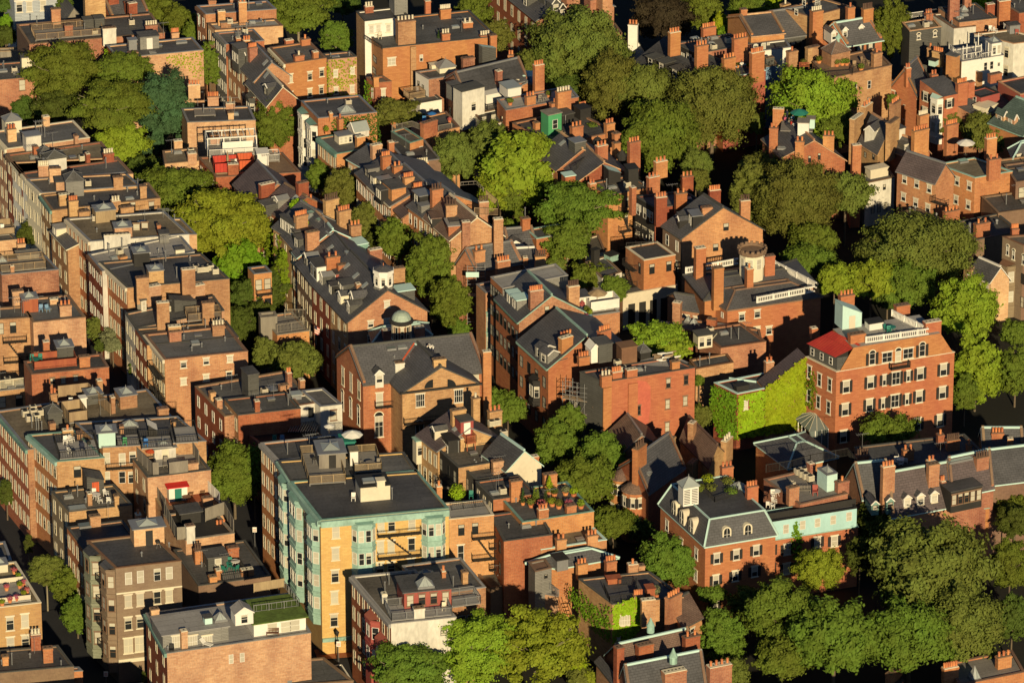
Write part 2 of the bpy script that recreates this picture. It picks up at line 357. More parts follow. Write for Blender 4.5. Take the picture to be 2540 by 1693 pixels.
        e = .25; o4 = [h.FL - (h.U + h.V) * e, h.FR + (h.U - h.V) * e, h.BR + (h.U + h.V) * e, h.BL + (h.V - h.U) * e]
        for i in range(4):
            a, b = i, (i + 1) % 4; r.face([o4[a] + Z * .05, o4[b] + Z * .05, i4[b], i4[a]], roof); r.face([o4[a] - Z * .15, o4[b] - Z * .15, o4[b] + Z * .05, o4[a] + Z * .05], cap if cap not in ('auto', None) else 'dg')
        r.face(i4, 'tb' if kind == 'man' else roof); r.face([x - Z * .15 for x in o4][::-1], 'dk')
        if cap not in ('auto', None):
            rr = MB()
            for i in range(4): rr.bar(o4[i] + Z * .1, i4[i] + Z * .05, .22, cap); rr.bar(i4[i] + Z * .05, i4[(i + 1) % 4] + Z * .05, .2, cap)
            mk(rr, 'ridge_cap', h)
        if kind == 'man': h.rz = z + rise
    elif kind == 'rise':   # climbs from left to right
        u_ = Z * rise; r.face([h.FL + Z * .12, h.FR + u_ + Z * .12, h.BR + u_ + Z * .12, h.BL + Z * .12], roof); m.face([h.FL, h.FR, h.FR + u_], wall); m.face([h.FR, h.BR, h.BR + u_, h.FR + u_], sw); m.face([h.BR, h.BL, h.BR + u_], wall)
    elif kind == 'shed':   # rises towards the back
        r.face([h.FL - h.nl * -.2, h.FR, h.BR + Z * rise, h.BL + Z * rise], roof)
        m.face([h.FR, h.BR, h.BR + Z * rise], sw); m.face([h.BL, h.FL, h.BL + Z * rise], sw); m.face([h.BR, h.BL, h.BL + Z * rise, h.BR + Z * rise], wall)
    mk(m, 'wall', h); h.roof = mk(r, 'roof', h)
    if cor:
        k = MB(); q = .55 if kind == 'flat' else .3
        k.box(h.BL - Z * q, h.FL - h.BL + h.nl * 0, h.nl * .35, Z * (q - .02), cor)
        mk(k, 'cornice', h)
    if f: auto_windows(h, 'f', f[0], f[1], wk)
    if l: auto_windows(h, 'l', l[0], l[1], 'r' if (lk or wk) == 'w' else (lk or wk), w=.8)
    if kind == 'gv' and l and h.lv > 5 and rise > 1.9:
        k_ = max(1, int(h.lv / 3.6)); sl_ = rise / (h.lu / 2)
        for i in range(k_):
            if rnd.random() < .75:
                p_ = h.FL + h.V * (h.lv * (i + .5) / k_ - .7) + h.U * .7 + Z * (.7 * sl_); hut(h, p_, 1.9, 1.5, None, rnd.uniform(1.1, 1.6), rnd.choice(['dg', 'gr', 'cream', 'dk']), rnd.choice(['sl', 'metal', 'ta']), rnd.choice(['flat', 'gal']), name='dormer', win='l', rise=.5, wk=rnd.choice('nk'))
            if rnd.random() < .6:
                m2 = MB(); q_ = h.FL + h.V * (h.lv * (i + .2) / k_) + h.U * (h.lu * .32) + Z * (h.lu * .32 * sl_ + .2); a_ = h.U + Z * sl_; a_.normalize(); m2.box(q_, a_ * 1.1, h.V * .8, Z * .12, 'metal', 'skyl'); mk(m2, 'skylight', h)
    if kind == 'flat' and junk:
        for i in range(junk + 3):
            a, b = rnd.uniform(.15, .85), rnd.uniform(.2, .85); p = h.FL + h.U * h.lu * a + h.V * h.lv * b; p.z = h.rz
            clutter(h, p, rnd.choice(['vent', 'vent', 'hatch', 'ac', 'pipe', 'sky', 'ant']))
    return h
CL = {}
def cmesh(k):
    if k in CL: return CL[k]
    m = MB(); X, Y = Vector((1, 0, 0)), Vector((0, 1, 0)); O = Vector((0, 0, 0))
    if k == 'vent': m.tube(O, (0, 0, .55), .09, .09, 'metal', 6); m.tube((0, 0, .55), (0, 0, .75), .2, .05, 'metal', 6); n = 'roof_vent'
    elif k == 'pipe': m.tube(O, (0, 0, 1.6), .07, .07, 'metal', 6); m.tube((0, 0, 1.6), (0, 0, 1.75), .12, .12, 'metal', 6); n = 'vent_pipe'
    elif k == 'hatch': m.cbox(O, X, Y, 1.0, .8, .3, 'dg'); m.cbox(Vector((0, 0, .3)), X, Y, 1.1, .9, .07, 'metal'); n = 'roof_hatch'
    elif k == 'sky': m.cbox(O, X, Y, 1.3, .9, .3, 'metal'); m.cbox(Vector((0, 0, .3)), X, Y, 1.1, .7, .06, 'skyl'); n = 'skylight'
    elif k == 'ac':
        m.cbox(Vector((0, 0, .12)), X, Y, .9, .8, .75, 'cream'); m.lathe((0, 0, .87), [(.33, 0), (.33, .05), (.1, .06), (0, .06)], 'dk', 10)
        m.cbox(O, X, Y, .95, .2, .12, 'wood'); n = 'ac_unit'
        for z in (.25, .4, .55, .7): m.box((-.46, -.41, z), (.92, 0, 0), (0, .02, 0), (0, 0, .05), 'dg')
    elif k == 'ant':
        m.tube(O, (0, 0, 2.4), .03, .02, 'metal', 5); m.bar((-.9, 0, 2.3), (.9, 0, 2.35), .035, 'metal'); n = 'antenna'
        for i in range(6): x = -.8 + i * .32; m.bar((x, -.55 + i * .05, 2.32), (x, .55 - i * .05, 2.32), .025, 'metal')
    elif k == 'pot': m.lathe(O, [(.16, 0), (.15, .5), (.19, .55), (.17, .62), (.1, .62), (.1, .3)], 'tc', 8); n = 'chimney_pot'
    elif k == 'potd': m.lathe(O, [(.13, 0), (.12, .7), (.17, .75), (.15, .8), (.08, .8), (.08, .3)], 'tcd', 8); n = 'chimney_pot'
    elif k == 'potc': m.lathe(O, [(.16, 0), (.14, .5), (.19, .55), (.17, .62), (.1, .62), (.1, .3)], 'cream', 8); n = 'chimney_pot'
    CL[k] = (m.mesh(n), n); return CL[k]
def clutter(h, p, k, ang=None, s=1.0):
    me, n = cmesh(k); a = wallang(h, 'f') if ang is None else ang
    return put(me, n, h.e, h.o, Matrix.Translation(p) @ Matrix.Rotation(a, 4, 'Z') @ Matrix.Scale(s, 4))
def J(h, k, *pts, z=None, s=1.0):
    for p in pts: clutter(h, P(p, h.rz if z is None else z), k, s=s)
def slope_hit(h, px):
    "where the sight line meets the pitched roof, or None"
    if h.kind == 'gu': pl = [(h.FL, h.U, (h.V * (h.lv / 2) + Z * h.rise), lambda q: -.3 < (q - h.FL).dot(h.V) < h.lv / 2 + .4)]
    elif h.kind == 'gv': pl = [(h.FL, h.V, (h.U * (h.lu / 2) + Z * h.rise), lambda q: -.3 < (q - h.FL).dot(h.U) < h.lu / 2 + .1 and -.6 < (q - h.FL).dot(h.V) < h.lv + 1), (h.FR, h.V, (-h.U * (h.lu / 2) + Z * h.rise), lambda q: h.lu / 2 - .1 < (q - h.FL).dot(h.U) < h.lu + .3 and -.6 < (q - h.FL).dot(h.V) < h.lv + 1)]
    else: return None
    for o, a, b, ok in pl:
        q = PP(px, o, a.cross(b).normalized())
        if ok(q): return q
    return None
def onroof(h, x0, x1, yt, yb, zo):
    if isinstance(x0, Vector): return x0, x1, yt
    if zo > -.45:
        p = slope_hit(h, (x0, yb))
        if p is not None: sc = scl(p); return p, (x1 - x0) / (sc * max(.6, abs(h.U.x))), (yb - yt) / (sc * math.cos(PITCH))
    z = h.rz + zo; p = P((x0, yb), z); sc = scl(p)
    return p, (x1 - x0) / (sc * max(.6, abs(h.U.x))), (yb - yt) / (sc * math.cos(PITCH))
def ch(h, *items, zo=0.0, dep=.85, mat=None, dp=None):
    "chimneys: (left, right, top, bottom, pots[, pot kind]) in survey px"
    for it in items:
        x0, x1, yt, yb, n = it[:5]; pk = it[5] if len(it) > 5 else 'pot'
        p, w, ht = onroof(h, x0, x1, yt, yb, zo); w = max(w, .5)
        m = MB(); d = dep if dp is None else dp; dn = max(h.rise, 1.2) if h.kind != 'flat' else .4
        mt = mat or (h.wall if h.wall in ('br', 'bd', 'bt', 'bp', 'or', 'br2', 'br3', 'br4', 'br5') else 'br'); U, V = h.U, -h.nf
        m.box(p - Z * dn, U * w, V * d, Z * (ht + dn - .32), mt)
        e = .06; m.box(p + Z * (ht - .32) - U * e - V * e, U * (w + 2 * e), V * (d + 2 * e), Z * .22, mt)
        m.box(p + Z * (ht - .1), U * w, V * d, Z * .1, 'bs' if rnd.random() < .6 else 'cream')
        for i in range(max(1, int(w / .5))):
            c = p + U * (w * (i + .5) / max(1, int(w / .5))) + V * (d / 2) + Z * (ht + .002)
            m.cbox(c, U, V, .22, .22, .02, 'dk')
        o = mk(m, 'chimney', h)
        for i in range(n):
            c = p + U * (w * (i + .5) / n) + V * (d / 2) + Z * ht
            me, nm = cmesh(pk); q = put(me, nm, o, h.o, Matrix.Translation(c))
def hut(h, x0, x1, yt, yb=None, dep=2.4, mat='gr', roof='ta', kind='flat', zo=0.0, name='stair_hut', win=None, door=None, nw=1, wk='n', rise=.9, ov=.12, dn=.05):
    if h.kind in ('gu', 'gv'): dn = .6
    p, w, ht = onroof(h, x0, x1, yt, yb, zo); U, V = h.U, -h.nf; m = MB()
    p0 = p - Z * dn
    m.box(p0, U * w, V * dep, Z * (ht + dn), mat); q = p + Z * ht
    r = MB(); a, b, c, d = q - (U + V) * ov, q + U * (w + ov) - V * ov, q + U * (w + ov) + V * (dep + ov), q - U * ov + V * (dep + ov)
    if kind == 'flat': r.box(a, b - a, d - a, Z * .14, roof)
    elif kind in ('pyr', 'sk'):
        r.box(a, b - a, d - a, Z * .12, 'metal' if kind == 'sk' else roof); ap = (a + c) / 2 + Z * (rise + .12); k4 = [x + Z * .12 for x in (a, b, c, d)]
        if kind == 'sk': ap = (a + c) / 2 + Z * (min(rise, .6) + .12); k4 = [ap + (x - ap) * .58 for x in k4]; k4 = [Vector((x.x, x.y, a.z + .12)) for x in k4]
        for i in range(4): r.face([k4[i], k4[(i + 1) % 4], ap], 'skyl' if kind == 'sk' else roof); r.bar(k4[i] + Z * .02, ap, .07, 'metal')
        r.tube(ap, ap + Z * .35, .07, .03, 'metal', 6)
    elif kind == 'gab':   # ridge runs back, gable faces front
        ap, bp = (a + b) / 2 + Z * rise, (c + d) / 2 + Z * rise
        r.face([a, ap, bp, d], roof); r.face([b, c, bp, ap], roof); m.face([q, q + U * w, (q + q + U * w) / 2 + Z * (rise * .95)], mat); r.bar(a, ap, .14, 'wh'); r.bar(ap, b, .14, 'wh')
    elif kind == 'gal':   # ridge runs left-right, gable faces left
        ap, bp = (a + d) / 2 + Z * rise, (b + c) / 2 + Z * rise
        r.face([a, b, bp, ap], roof); r.face([c, d, ap, bp], roof); m.face([q + V * dep, q, q + V * dep / 2 + Z * (rise * .95)], mat); r.bar(a, ap, .14, 'wh'); r.bar(ap, d, .14, 'wh')
    elif kind == 'shl':   # slopes down to the right
        r.face([a + Z * rise, b, c, d + Z * rise], roof); m.face([q, q + U * w, q + Z * rise], mat); m.face([q + V * dep, q, q + Z * rise, q + V * dep + Z * rise], mat)
    o = mk(m, name, h); ro = mk(r, name.split('_')[0] + '_roof' if name != 'dormer' else 'dormer_roof', h, o)
    wh_ = min(1.5, ht * .78)
    if win == 'f':
        for i in range(nw): window(h, p + U * (w * (i + .5) / nw) - V * .0 + Z * (ht * .52), wallang(h, 'f'), wk, min(.9, w / nw * .75), wh_, parent=o)
    if win == 'l':
        for i in range(nw): window(h, p + V * (dep * (i + .5) / nw) + Z * (ht * .52), math.atan2(-V.y, -V.x), wk, min(.9, dep / nw * .75), wh_, parent=o)
    if door:
        k = MB(); wd = min(.95, w * .6); k.box(p + U * (w * .5 - wd / 2), U * wd, h.nf * .06, Z * min(2.1, ht * .9), door); mk(k, 'door', h, o)
    return p, w, ht
def skylight(h, x, y, w=1.2, d=.9, zo=0, name='skylight', pyr=True, rise=.7, mat='skyl'):
    p = slope_hit(h, (x, y)); U, V = h.U, -h.nf; m = MB()
    if p is None: p = P((x, y), h.rz + zo)
    m.cbox(p, U, V, w, d, .3, 'metal'); a = [p + U * sx * w * .45 + V * sy * d * .45 + Z * .3 for sx, sy in ((-1, -1), (1, -1), (1, 1), (-1, 1))]; ap = p + Z * (.3 + rise)
    if pyr:
        for i in range(4):
            m.face([a[i], a[(i + 1) % 4], ap], mat); m.bar(a[i], ap, .06, 'metal')
            for t in (.33, .66): m.bar(a[i].lerp(a[(i + 1) % 4], t), ap, .04, 'metal')
    else: m.face([x + Z * .06 for x in a], mat)
    mk(m, name, h)
def railing(m, pts, h=1.05, mat='wood', sp=.16, solid=False, post=1.6, t=.04, pk=.035):
    for a, b in zip(pts, pts[1:]):
        a, b = Vector(a), Vector(b); L = (b - a).length
        if L < .05: continue
        d = (b - a) / L; n = Z.cross(d)
        m.bar(a + Z * h, b + Z * h, t * 2, mat); m.bar(a + Z * .12, b + Z * .12, t, mat)
        k = max(1, int(L / post))
        for i in range(k + 1): q = a + d * (L * i / k); m.bar(q, q + Z * (h + .06), t * 2, mat)
        if solid: m.box(a - n * .02 + Z * .08, b - a, n * .04, Z * (h - .1), mat)
        else:
            k = max(1, int(L / sp))
            for i in range(k): q = a + d * (L * (i + .5) / k); m.bar(q + Z * .1, q + Z * h, pk, mat)
def deck(h, x0, x1, yb, dep, zo=.35, mat='deck', rail='wood', rh=1.05, solid=False, sp=.16, sides='flrb', name='roof_deck', hpx=None):
    p = P((x0, yb), h.rz + zo); sc = scl(p); w = (x1 - x0) / (sc * max(.6, abs(h.U.x))); U, V = h.U, -h.nf
    m = MB(); m.box(p - Z * .15, U * w, V * dep, Z * .15, mat)
    for a in (0, 1):
        for b in (0, 1): m.bar(p + U * (.1 + a * (w - .2)) + V * (.1 + b * (dep - .2)) - Z * (zo + .02), p + U * (.1 + a * (w - .2)) + V * (.1 + b * (dep - .2)) - Z * .15, .12, mat)
    o = mk(m, name, h)
    if rail:
        r = MB(); c = [p, p + U * w, p + U * w + V * dep, p + V * dep]
        if 'f' in sides: railing(r, [c[0], c[1]], rh, rail, sp, solid)
        if 'r' in sides: railing(r, [c[1], c[2]], rh, rail, sp, solid)
        if 'b' in sides: railing(r, [c[2], c[3]], rh, rail, sp, solid)
        if 'l' in sides: railing(r, [c[3], c[0]], rh, rail, sp, solid)
        mk(r, 'railing', h, o)
    return p, U, V, w
def railpx(h, pts, zo=.0, rh=1.0, mat='dk', sp=.2, solid=False, name='railing', z=None):
    m = MB(); railing(m, [P(p, (h.rz if z is None else z) + zo) for p in pts], rh, mat, sp, solid); mk(m, name, h)
def escape(h, side, s, w, rows, z0=3.2, fh=3.15, mat='dk'):
    "iron fire escape on a wall: balconies and stairs, s = metres along the wall"
    O = h.FL if side == 'f' else h.BL; d = h.U if side == 'f' else -h.V; n = h.nf if side == 'f' else h.nl; m = MB()
    for r in range(rows):
        z = h.z - z0 - r * fh
        if z < 2: break
        a = Vector((O.x, O.y, z)) + d * s; m.box(a, d * w, n * .9, Z * .06, mat)
        for i in range(int(w / .9) + 1): m.bar(a + d * (i * .9) - Z * .5, a + d * (i * .9) + n * .85, .04, mat)
        railing(m, [a, a + n * .9, a + n * .9 + d * w, a + d * w], .95, mat, .22, post=2, t=.025, pk=.022)
        if r < rows - 1 and z > fh + 1:
            p, q = a + n * .5 + d * (w * .2), a + n * .5 + d * (w * .8) - Z * fh
            m.bar(p + n * .22, q + n * .22, .07, mat); m.bar(p - n * .22, q - n * .22, .07, mat)
            for k in range(10): c = p.lerp(q, k / 10); m.box(c - n * .22, n * .44, d * .22, Z * .03, mat)
    mk(m, 'fire_escape', h)
def bay(h, side, s, w, z1, z0, out=.9, mat='cu', rows=1, roof='cu', nw=2, fh=3.15, name='bay_window', wk='n', band=True):
    "three-sided bay projecting from a wall, s = metres along wall to its start"
    O = h.FL if side == 'f' else h.BL; d = h.U if side == 'f' else -h.V; n = h.nf if side == 'f' else h.nl
    a = Vector((O.x, O.y, 0)) + d * s; c = w * .2; m = MB()
    q = [a, a + d * c + n * out, a + d * (w - c) + n * out, a + d * w]
    for i in range(3): m.face([q[i] + Z * z0, q[i + 1] + Z * z0, q[i + 1] + Z * z1, q[i] + Z * z1], mat)
    if band:
        for r in range(rows + 1):
            z = z1 - .1 - r * fh
            if z < z0: break
            for i in range(3):
                e = (q[i + 1] - q[i]).normalized(); nn = Vector((e.y, -e.x, 0)); nn = nn if nn.dot(n) > 0 else -nn
                m.box(q[i] + Z * (z - .3), q[i + 1] - q[i], nn * .12, Z * .3, mat); m.box(q[i] + Z * (z - .75), q[i + 1] - q[i], nn * .05, Z * .2, mat)
    m.face([x + Z * z0 for x in q][::-1], mat)
    o = mk(m, name, h); r = MB(); r.face([x + Z * (z1 + .02) + (n * .15 if i in (1, 2) else Z * .3) for i, x in enumerate(q)], roof); mk(r, 'bay_roof', h, o)
    for k in range(rows):
        z = z1 - 1.75 - k * fh
        if z - 1 < z0: break
        for i in range(3):
            e = (q[i + 1] - q[i]); L = e.length; e.normalize(); cnt = nw if i == 1 else 1
            for j in range(cnt): window(h, q[i] + e * (L * (j + .5) / cnt) + Z * z, math.atan2(e.y, e.x), wk, min(.9, L / cnt * .72), 1.7, parent=o)
# ---- foliage
def leaves(pos, nrm, size, rs, aspect=.62):
    n = len(pos); nrm = nrm / (np.linalg.norm(nrm, axis=1, keepdims=True) + 1e-9)
    t = rs.normal(size=(n, 3)); t = np.cross(nrm, t); t /= (np.linalg.norm(t, axis=1, keepdims=True) + 1e-9); b = np.cross(nrm, t)
    s = size[:, None]; v = np.empty((n, 4, 3)); v[:, 0] = pos - t * s; v[:, 1] = pos - b * s * aspect; v[:, 2] = pos + t * s; v[:, 3] = pos + b * s * aspect
    return v.reshape(-1, 3)
def leafmesh(name, V, mat):
    n = len(V) // 4; me = bpy.data.meshes.new(name); me.vertices.add(len(V)); me.vertices.foreach_set("co", V.astype(np.float32).ravel())
    me.loops.add(n * 4); me.loops.foreach_set("vertex_index", np.arange(n * 4, dtype=np.int32)); me.polygons.add(n)
    me.polygons.foreach_set("loop_start", np.arange(0, n * 4, 4, dtype=np.int32)); me.polygons.foreach_set("loop_total", np.full(n, 4, dtype=np.int32))
    me.materials.append(MATS[mat]); me.update(calc_edges=True); return me
seed = [11]
def crown_pts(Rr, Rv, style, rs, dens=1.0, ls=.3):
    ps, ns, ss = [], [], []
    f = {'r': (.11, .24, .75), 'l': (.14, .27, .34), 't': (.10, .19, 1.05)}[style]
    area = 4 * math.pi * ((Rr * Rr) ** 1.6 / 3 + 2 * (Rr * Rv) ** 1.6 / 3) ** (1 / 1.6); rcm = Rr * (f[0] + f[1]) / 2
    nc = int(min(230, max(22, 1.75 * area / (math.pi * rcm * rcm))))
    for i in range(nc):
        d = rs.normal(size=3); d /= np.linalg.norm(d)
        if d[2] < -.75: d[2] *= -.6
        k = rs.uniform(.58, .96) if i % 5 else rs.uniform(.25, .6)
        kk = 1.0 + .16 * math.sin(3 * math.atan2(d[1], d[0]) + i % 3) * rs.uniform(.3, 1)
        c = d * np.array([Rr, Rr, Rv]) * k * kk; rc = Rr * rs.uniform(f[0], f[1])
        n = int(185 * rc * rc * dens * (.3 / ls) ** 2 * (1 if style != 'l' else .8)); q = rs.normal(size=(n, 3)); q /= np.linalg.norm(q, axis=1, keepdims=True)
        out = d * .45; q2 = q + out + np.array([0, 0, .25]); q2 /= np.linalg.norm(q2, axis=1, keepdims=True)
        rad = rc * np.clip(rs.normal(.8, .26, size=(n, 1)), .15, 1.5) * (1 + .25 * np.sin(q2[:, :1] * 7 + i) * np.sin(q2[:, 1:2] * 8 + i * 2)); al = (q2 @ d)[:, None] * d * rs.uniform(.2, .9); q2 = q2 + al
        ps.append(c + q2 * rad * np.array([1, 1, f[2]])); ns.append(q2 * .9 + rs.normal(size=(n, 3)) * .5 + np.array([0, -.12, .2])); ss.append(rs.uniform(.7, 1.3, n) * ls)
    return np.concatenate(ps), np.concatenate(ns), np.concatenate(ss)
KN = {'lf': 'mid green', 'lfd': 'dark green', 'lfy': 'bright yellow-green', 'lfb': 'blue-green', 'lfo': 'olive green', 'lfp': 'brownish purple', 'lfw': 'pale green', 'con': 'deep green'}
def tree(x, y, rx, ry, lab, mat='lf', zc=8.5, style='r', dens=1.0, trunk=True, ls=.215, name='leafy_tree', group=None, bark='bark'):
    c = P((x, y), zc); sc = scl(c); Rr = rx / sc; iv = ry / sc; Rv = math.sqrt(max(iv * iv - (math.sin(PITCH) * Rr) ** 2, (.35 * Rr) ** 2)) / math.cos(PITCH)
    seed[0] += 1; rs = np.random.RandomState(seed[0]); base = Vector((c.x, c.y, 0)); e = thing(name, lab, 'tree', base, group)
    ls *= rs.uniform(.78, 1.3)
    p, n, s = crown_pts(Rr, Rv, style, rs, dens, ls * (1 if Rr > 3 else .75)); p[:, 2] += zc; p[:, 2] = np.maximum(p[:, 2], .4)
    o = bpy.data.objects.new('crown', leafmesh('crown', leaves(p, n, s, rs), mat)); S.collection.objects.link(o); o.parent = e
    m = MB(); r0 = max(.12, Rr * .055); zb = max(zc - Rv * .55, 1.0); m.tube((0, 0, -.2), (0, 0, zb), r0, r0 * .7, bark, 7)
    for k in range(9):
        a = k * 2.4 + seed[0]; d = Vector((math.cos(a), math.sin(a), 0)); q = d * Rr * .33 + Z * (zb + Rv * .5); m.tube((0, 0, zb - .4), q, r0 * .5, r0 * .3, bark, 5)
        for j in (-.5, .5): m.tube(q, q + Vector((math.cos(a + j), math.sin(a + j), 0)) * Rr * (.62 if style == 'l' else .5) + Z * Rv * (.5 if style == 'l' else .42), r0 * .3, r0 * .1, bark, 4)
    if trunk: t = bpy.data.objects.new('trunk', m.mesh('trunk')); S.collection.objects.link(t); t.parent = e
    return e
def ivy(h, side, poly, lab, mat='ivy', dens=26, ls=.13, name='ivy', off=.12, ragged=.5):
    "leaf mat growing on a wall inside a polygon given in survey px"
    n = h.nf if side == 'f' else h.nl; pts = [PP(p, h.FL, n) for p in poly]; d = (h.U if side == 'f' else -h.V); o = pts[0]
    q = np.array([((p - o).dot(d), p.z) for p in pts]); lo, hi = q.min(0), q.max(0); A = (hi[0] - lo[0]) * (hi[1] - lo[1])
    seed[0] += 1; rs = np.random.RandomState(seed[0]); k = int(A * dens); c = rs.uniform(size=(k, 2)) * (hi - lo) + lo
    ins = np.zeros(k, bool); jx = c + rs.normal(size=(k, 2)) * ragged * .35
    for i in range(len(q)):
        a, b = q[i], q[(i + 1) % len(q)]; cond = ((a[1] > jx[:, 1]) != (b[1] > jx[:, 1])); xx = (b[0] - a[0]) * (jx[:, 1] - a[1]) / (b[1] - a[1] + 1e-9) + a[0]
        ins ^= cond & (jx[:, 0] < xx)
    c = c[ins & (c[:, 1] > .2)]
    for wp, ww, wh_ in getattr(h, 'wl', []):
        if abs((wp - h.FL).dot(n)) < .4: u0 = (wp - o).dot(d); c = c[~((abs(c[:, 0] - u0) < ww / 2 + .12) & (abs(c[:, 1] - wp.z) < wh_ / 2 + .12))]
    k = len(c)
    bump = .12 * np.sin(c[:, 0] * 2.1) * np.sin(c[:, 1] * 1.7 + 1) + .1 * np.sin(c[:, 0] * 5.3 + c[:, 1] * 4.1)
    offs = off + np.maximum(0, bump + .1) + rs.uniform(0, .14, k)
    base = Vector((o.x, o.y, 0)); D = np.array(d)[:3]; Nn = np.array(n)[:3]
    pos = D[None] * c[:, :1] + np.array([0, 0, 1])[None] * c[:, 1:] + Nn[None] * offs[:, None]
    nr = Nn[None] * 1.0 + rs.normal(size=(k, 3)) * .4 + np.array([0, 0, .35])
    e = bpy.data.objects.new(name, leafmesh(name, leaves(pos, nr, rs.uniform(.7, 1.4, k) * ls, rs, .8), mat)); S.collection.objects.link(e); e.location = base
    e['label'] = lab; e['category'] = 'ivy'; return e
def shrub(h, x, y, r, ht, lab, mat='lf', pot=True, zo=0, group=None, z=None, name='potted_plant', cone=False, potmat='tc'):
    b = P((x, y), (h.rz if h else 0) + zo if z is None else z); seed[0] += 1; rs = np.random.RandomState(seed[0]); e = thing(name, lab, 'plant', b, group)
    z0 = .4 if pot else 0; k = int(260 * r * ht + 60); q = rs.normal(size=(k, 3)); q /= np.linalg.norm(q, axis=1, keepdims=True); t = rs.uniform(size=k)
    if cone: pos = np.stack([q[:, 0] * r * (1 - t * .9), q[:, 1] * r * (1 - t * .9), z0 + t * ht], 1)
    else: pos = q * np.array([r, r, ht / 2]) * rs.uniform(.6, 1.1, (k, 1)) + np.array([0, 0, z0 + ht / 2])
    o = bpy.data.objects.new('foliage', leafmesh('foliage', leaves(pos, q + rs.normal(size=(k, 3)) * .4 + np.array([0, 0, .3]), rs.uniform(.08, .15, k), rs), mat)); S.collection.objects.link(o); o.parent = e
    if pot:
        m = MB(); m.lathe((0, 0, 0), [(.0, 0), (r * .45 + .05, 0), (r * .6 + .08, .42), (r * .5, .42), (0, .38)], potmat, 10); p = bpy.data.objects.new('pot', m.mesh('pot')); S.collection.objects.link(p); p.parent = e
# ---- furniture
def furn(h, x, y, kind, lab, mat='wh', ang=0, zo=.36, group=None, z=None, s=1.0):
    b = P((x, y), (h.rz + zo) if z is None else z); X, Y = Vector((1, 0, 0)), Vector((0, 1, 0)); names = {}
    def part(n, m, e): o = bpy.data.objects.new(n, m.mesh(n)); S.collection.objects.link(o); o.parent = e
    if kind == 'chair':
        e = thing('patio_chair', lab, 'chair', b, group); m = MB(); m.cbox(Vector((0, 0, .4)), X, Y, .55, .55, .07, mat); part('seat', m, e)
        m = MB(); m.box((-.28, .22, .45), (.56, 0, 0), (0, .07, 0), (0, .1, .55), mat); part('backrest', m, e)
        for sx in (-.24, .24):
            for sy in (-.24, .24): m = MB(); m.bar((sx, sy, 0), (sx, sy, .4), .06, mat); part('leg', m, e)
        for sx in (-.28, .28): m = MB(); m.bar((sx, -.25, .62), (sx, .28, .64), .06, mat); part('armrest', m, e)
    elif kind == 'table':
        e = thing('patio_table', lab, 'table', b, group); m = MB(); m.lathe((0, 0, .7), [(0, 0), (.62, 0), (.62, .06), (0, .06)], mat, 16); part('tabletop', m, e)
        for k in range(4): m = MB(); a = k * 1.57; m.bar((.15 * math.cos(a), .15 * math.sin(a), .7), (.45 * math.cos(a), .45 * math.sin(a), 0), .05, mat); part('leg', m, e)
    elif kind == 'bench':
        e = thing('bench', lab, 'bench', b, group); m = MB(); m.box((-.8, -.25, .4), (1.6, 0, 0), (0, .5, 0), (0, 0, .06), mat); part('seat', m, e)
        m = MB(); [m.bar((-.8, .26, z), (.8, .3, z), .07, mat) for z in (.6, .75, .9)]; [m.bar((x, .27, .45), (x, .3, .95), .05, mat) for x in (-.78, -.4, 0, .4, .78)]; part('backrest', m, e)
        for sx in (-.75, .75): m = MB(); m.bar((sx, -.2, 0), (sx, -.2, .6), .07, mat); m.bar((sx, .2, 0), (sx, .2, .45), .07, mat); part('leg', m, e)
    elif kind == 'umb':
        e = thing('patio_umbrella', lab, 'umbrella', b, group); m = MB(); m.tube((0, 0, 0), (0, 0, 2.5), .03, .03, 'wood', 6); part('pole', m, e)
        m = MB(); m.lathe((0, 0, 1.95), [(1.45, 0), (.75, .36), (0, .62)], mat, 8); m.lathe((0, 0, 1.9), [(0, .5), (.75, .3), (1.42, 0)], mat, 8); part('canopy', m, e)
        m = MB(); m.lathe((0, 0, 0), [(0, 0), (.3, 0), (.3, .1), (.05, .15)], 'dk', 10); part('base', m, e)
    elif kind == 'umbc':
        e = thing('patio_umbrella', lab, 'umbrella', b, group); m = MB(); m.tube((0, 0, 0), (0, 0, .9), .03, .03, 'wood', 6); part('pole', m, e)
        m = MB(); m.lathe((0, 0, .8), [(.16, 0), (.2, .3), (.05, 1.6), (0, 1.7)], mat, 8); part('canopy', m, e)
    elif kind == 'grill':
        e = thing('grill', lab, 'grill', b, group); m = MB(); m.lathe((0, 0, .6), [(0, 0), (.28, .1), (.32, .25), (.28, .42), (0, .52)], 'dk', 10); part('bowl', m, e)
        for k in range(3): m = MB(); a = k * 2.1; m.bar((.15 * math.cos(a), .15 * math.sin(a), .65), (.35 * math.cos(a), .35 * math.sin(a), 0), .04, 'metal'); part('leg', m, e)
    elif kind == 'lounge':
        e = thing('sun_lounger', lab, 'lounger', b, group); m = MB(); m.box((-.32, -.9, .35), (.64, 0, 0), (0, 1.2, 0), (0, 0, .08), mat); part('seat', m, e)
        m = MB(); m.box((-.32, .3, .38), (.64, 0, 0), (0, .55, .5), (0, -.05, .07), mat); part('backrest', m, e)
        for sx in (-.27, .27): m = MB(); m.bar((sx, -.8, 0), (sx, -.8, .35), .06, mat); m.bar((sx, .3, 0), (sx, .3, .35), .06, mat); part('leg', m, e)
    e.rotation_euler[2] = ang; e.scale = (s, s, s); return e
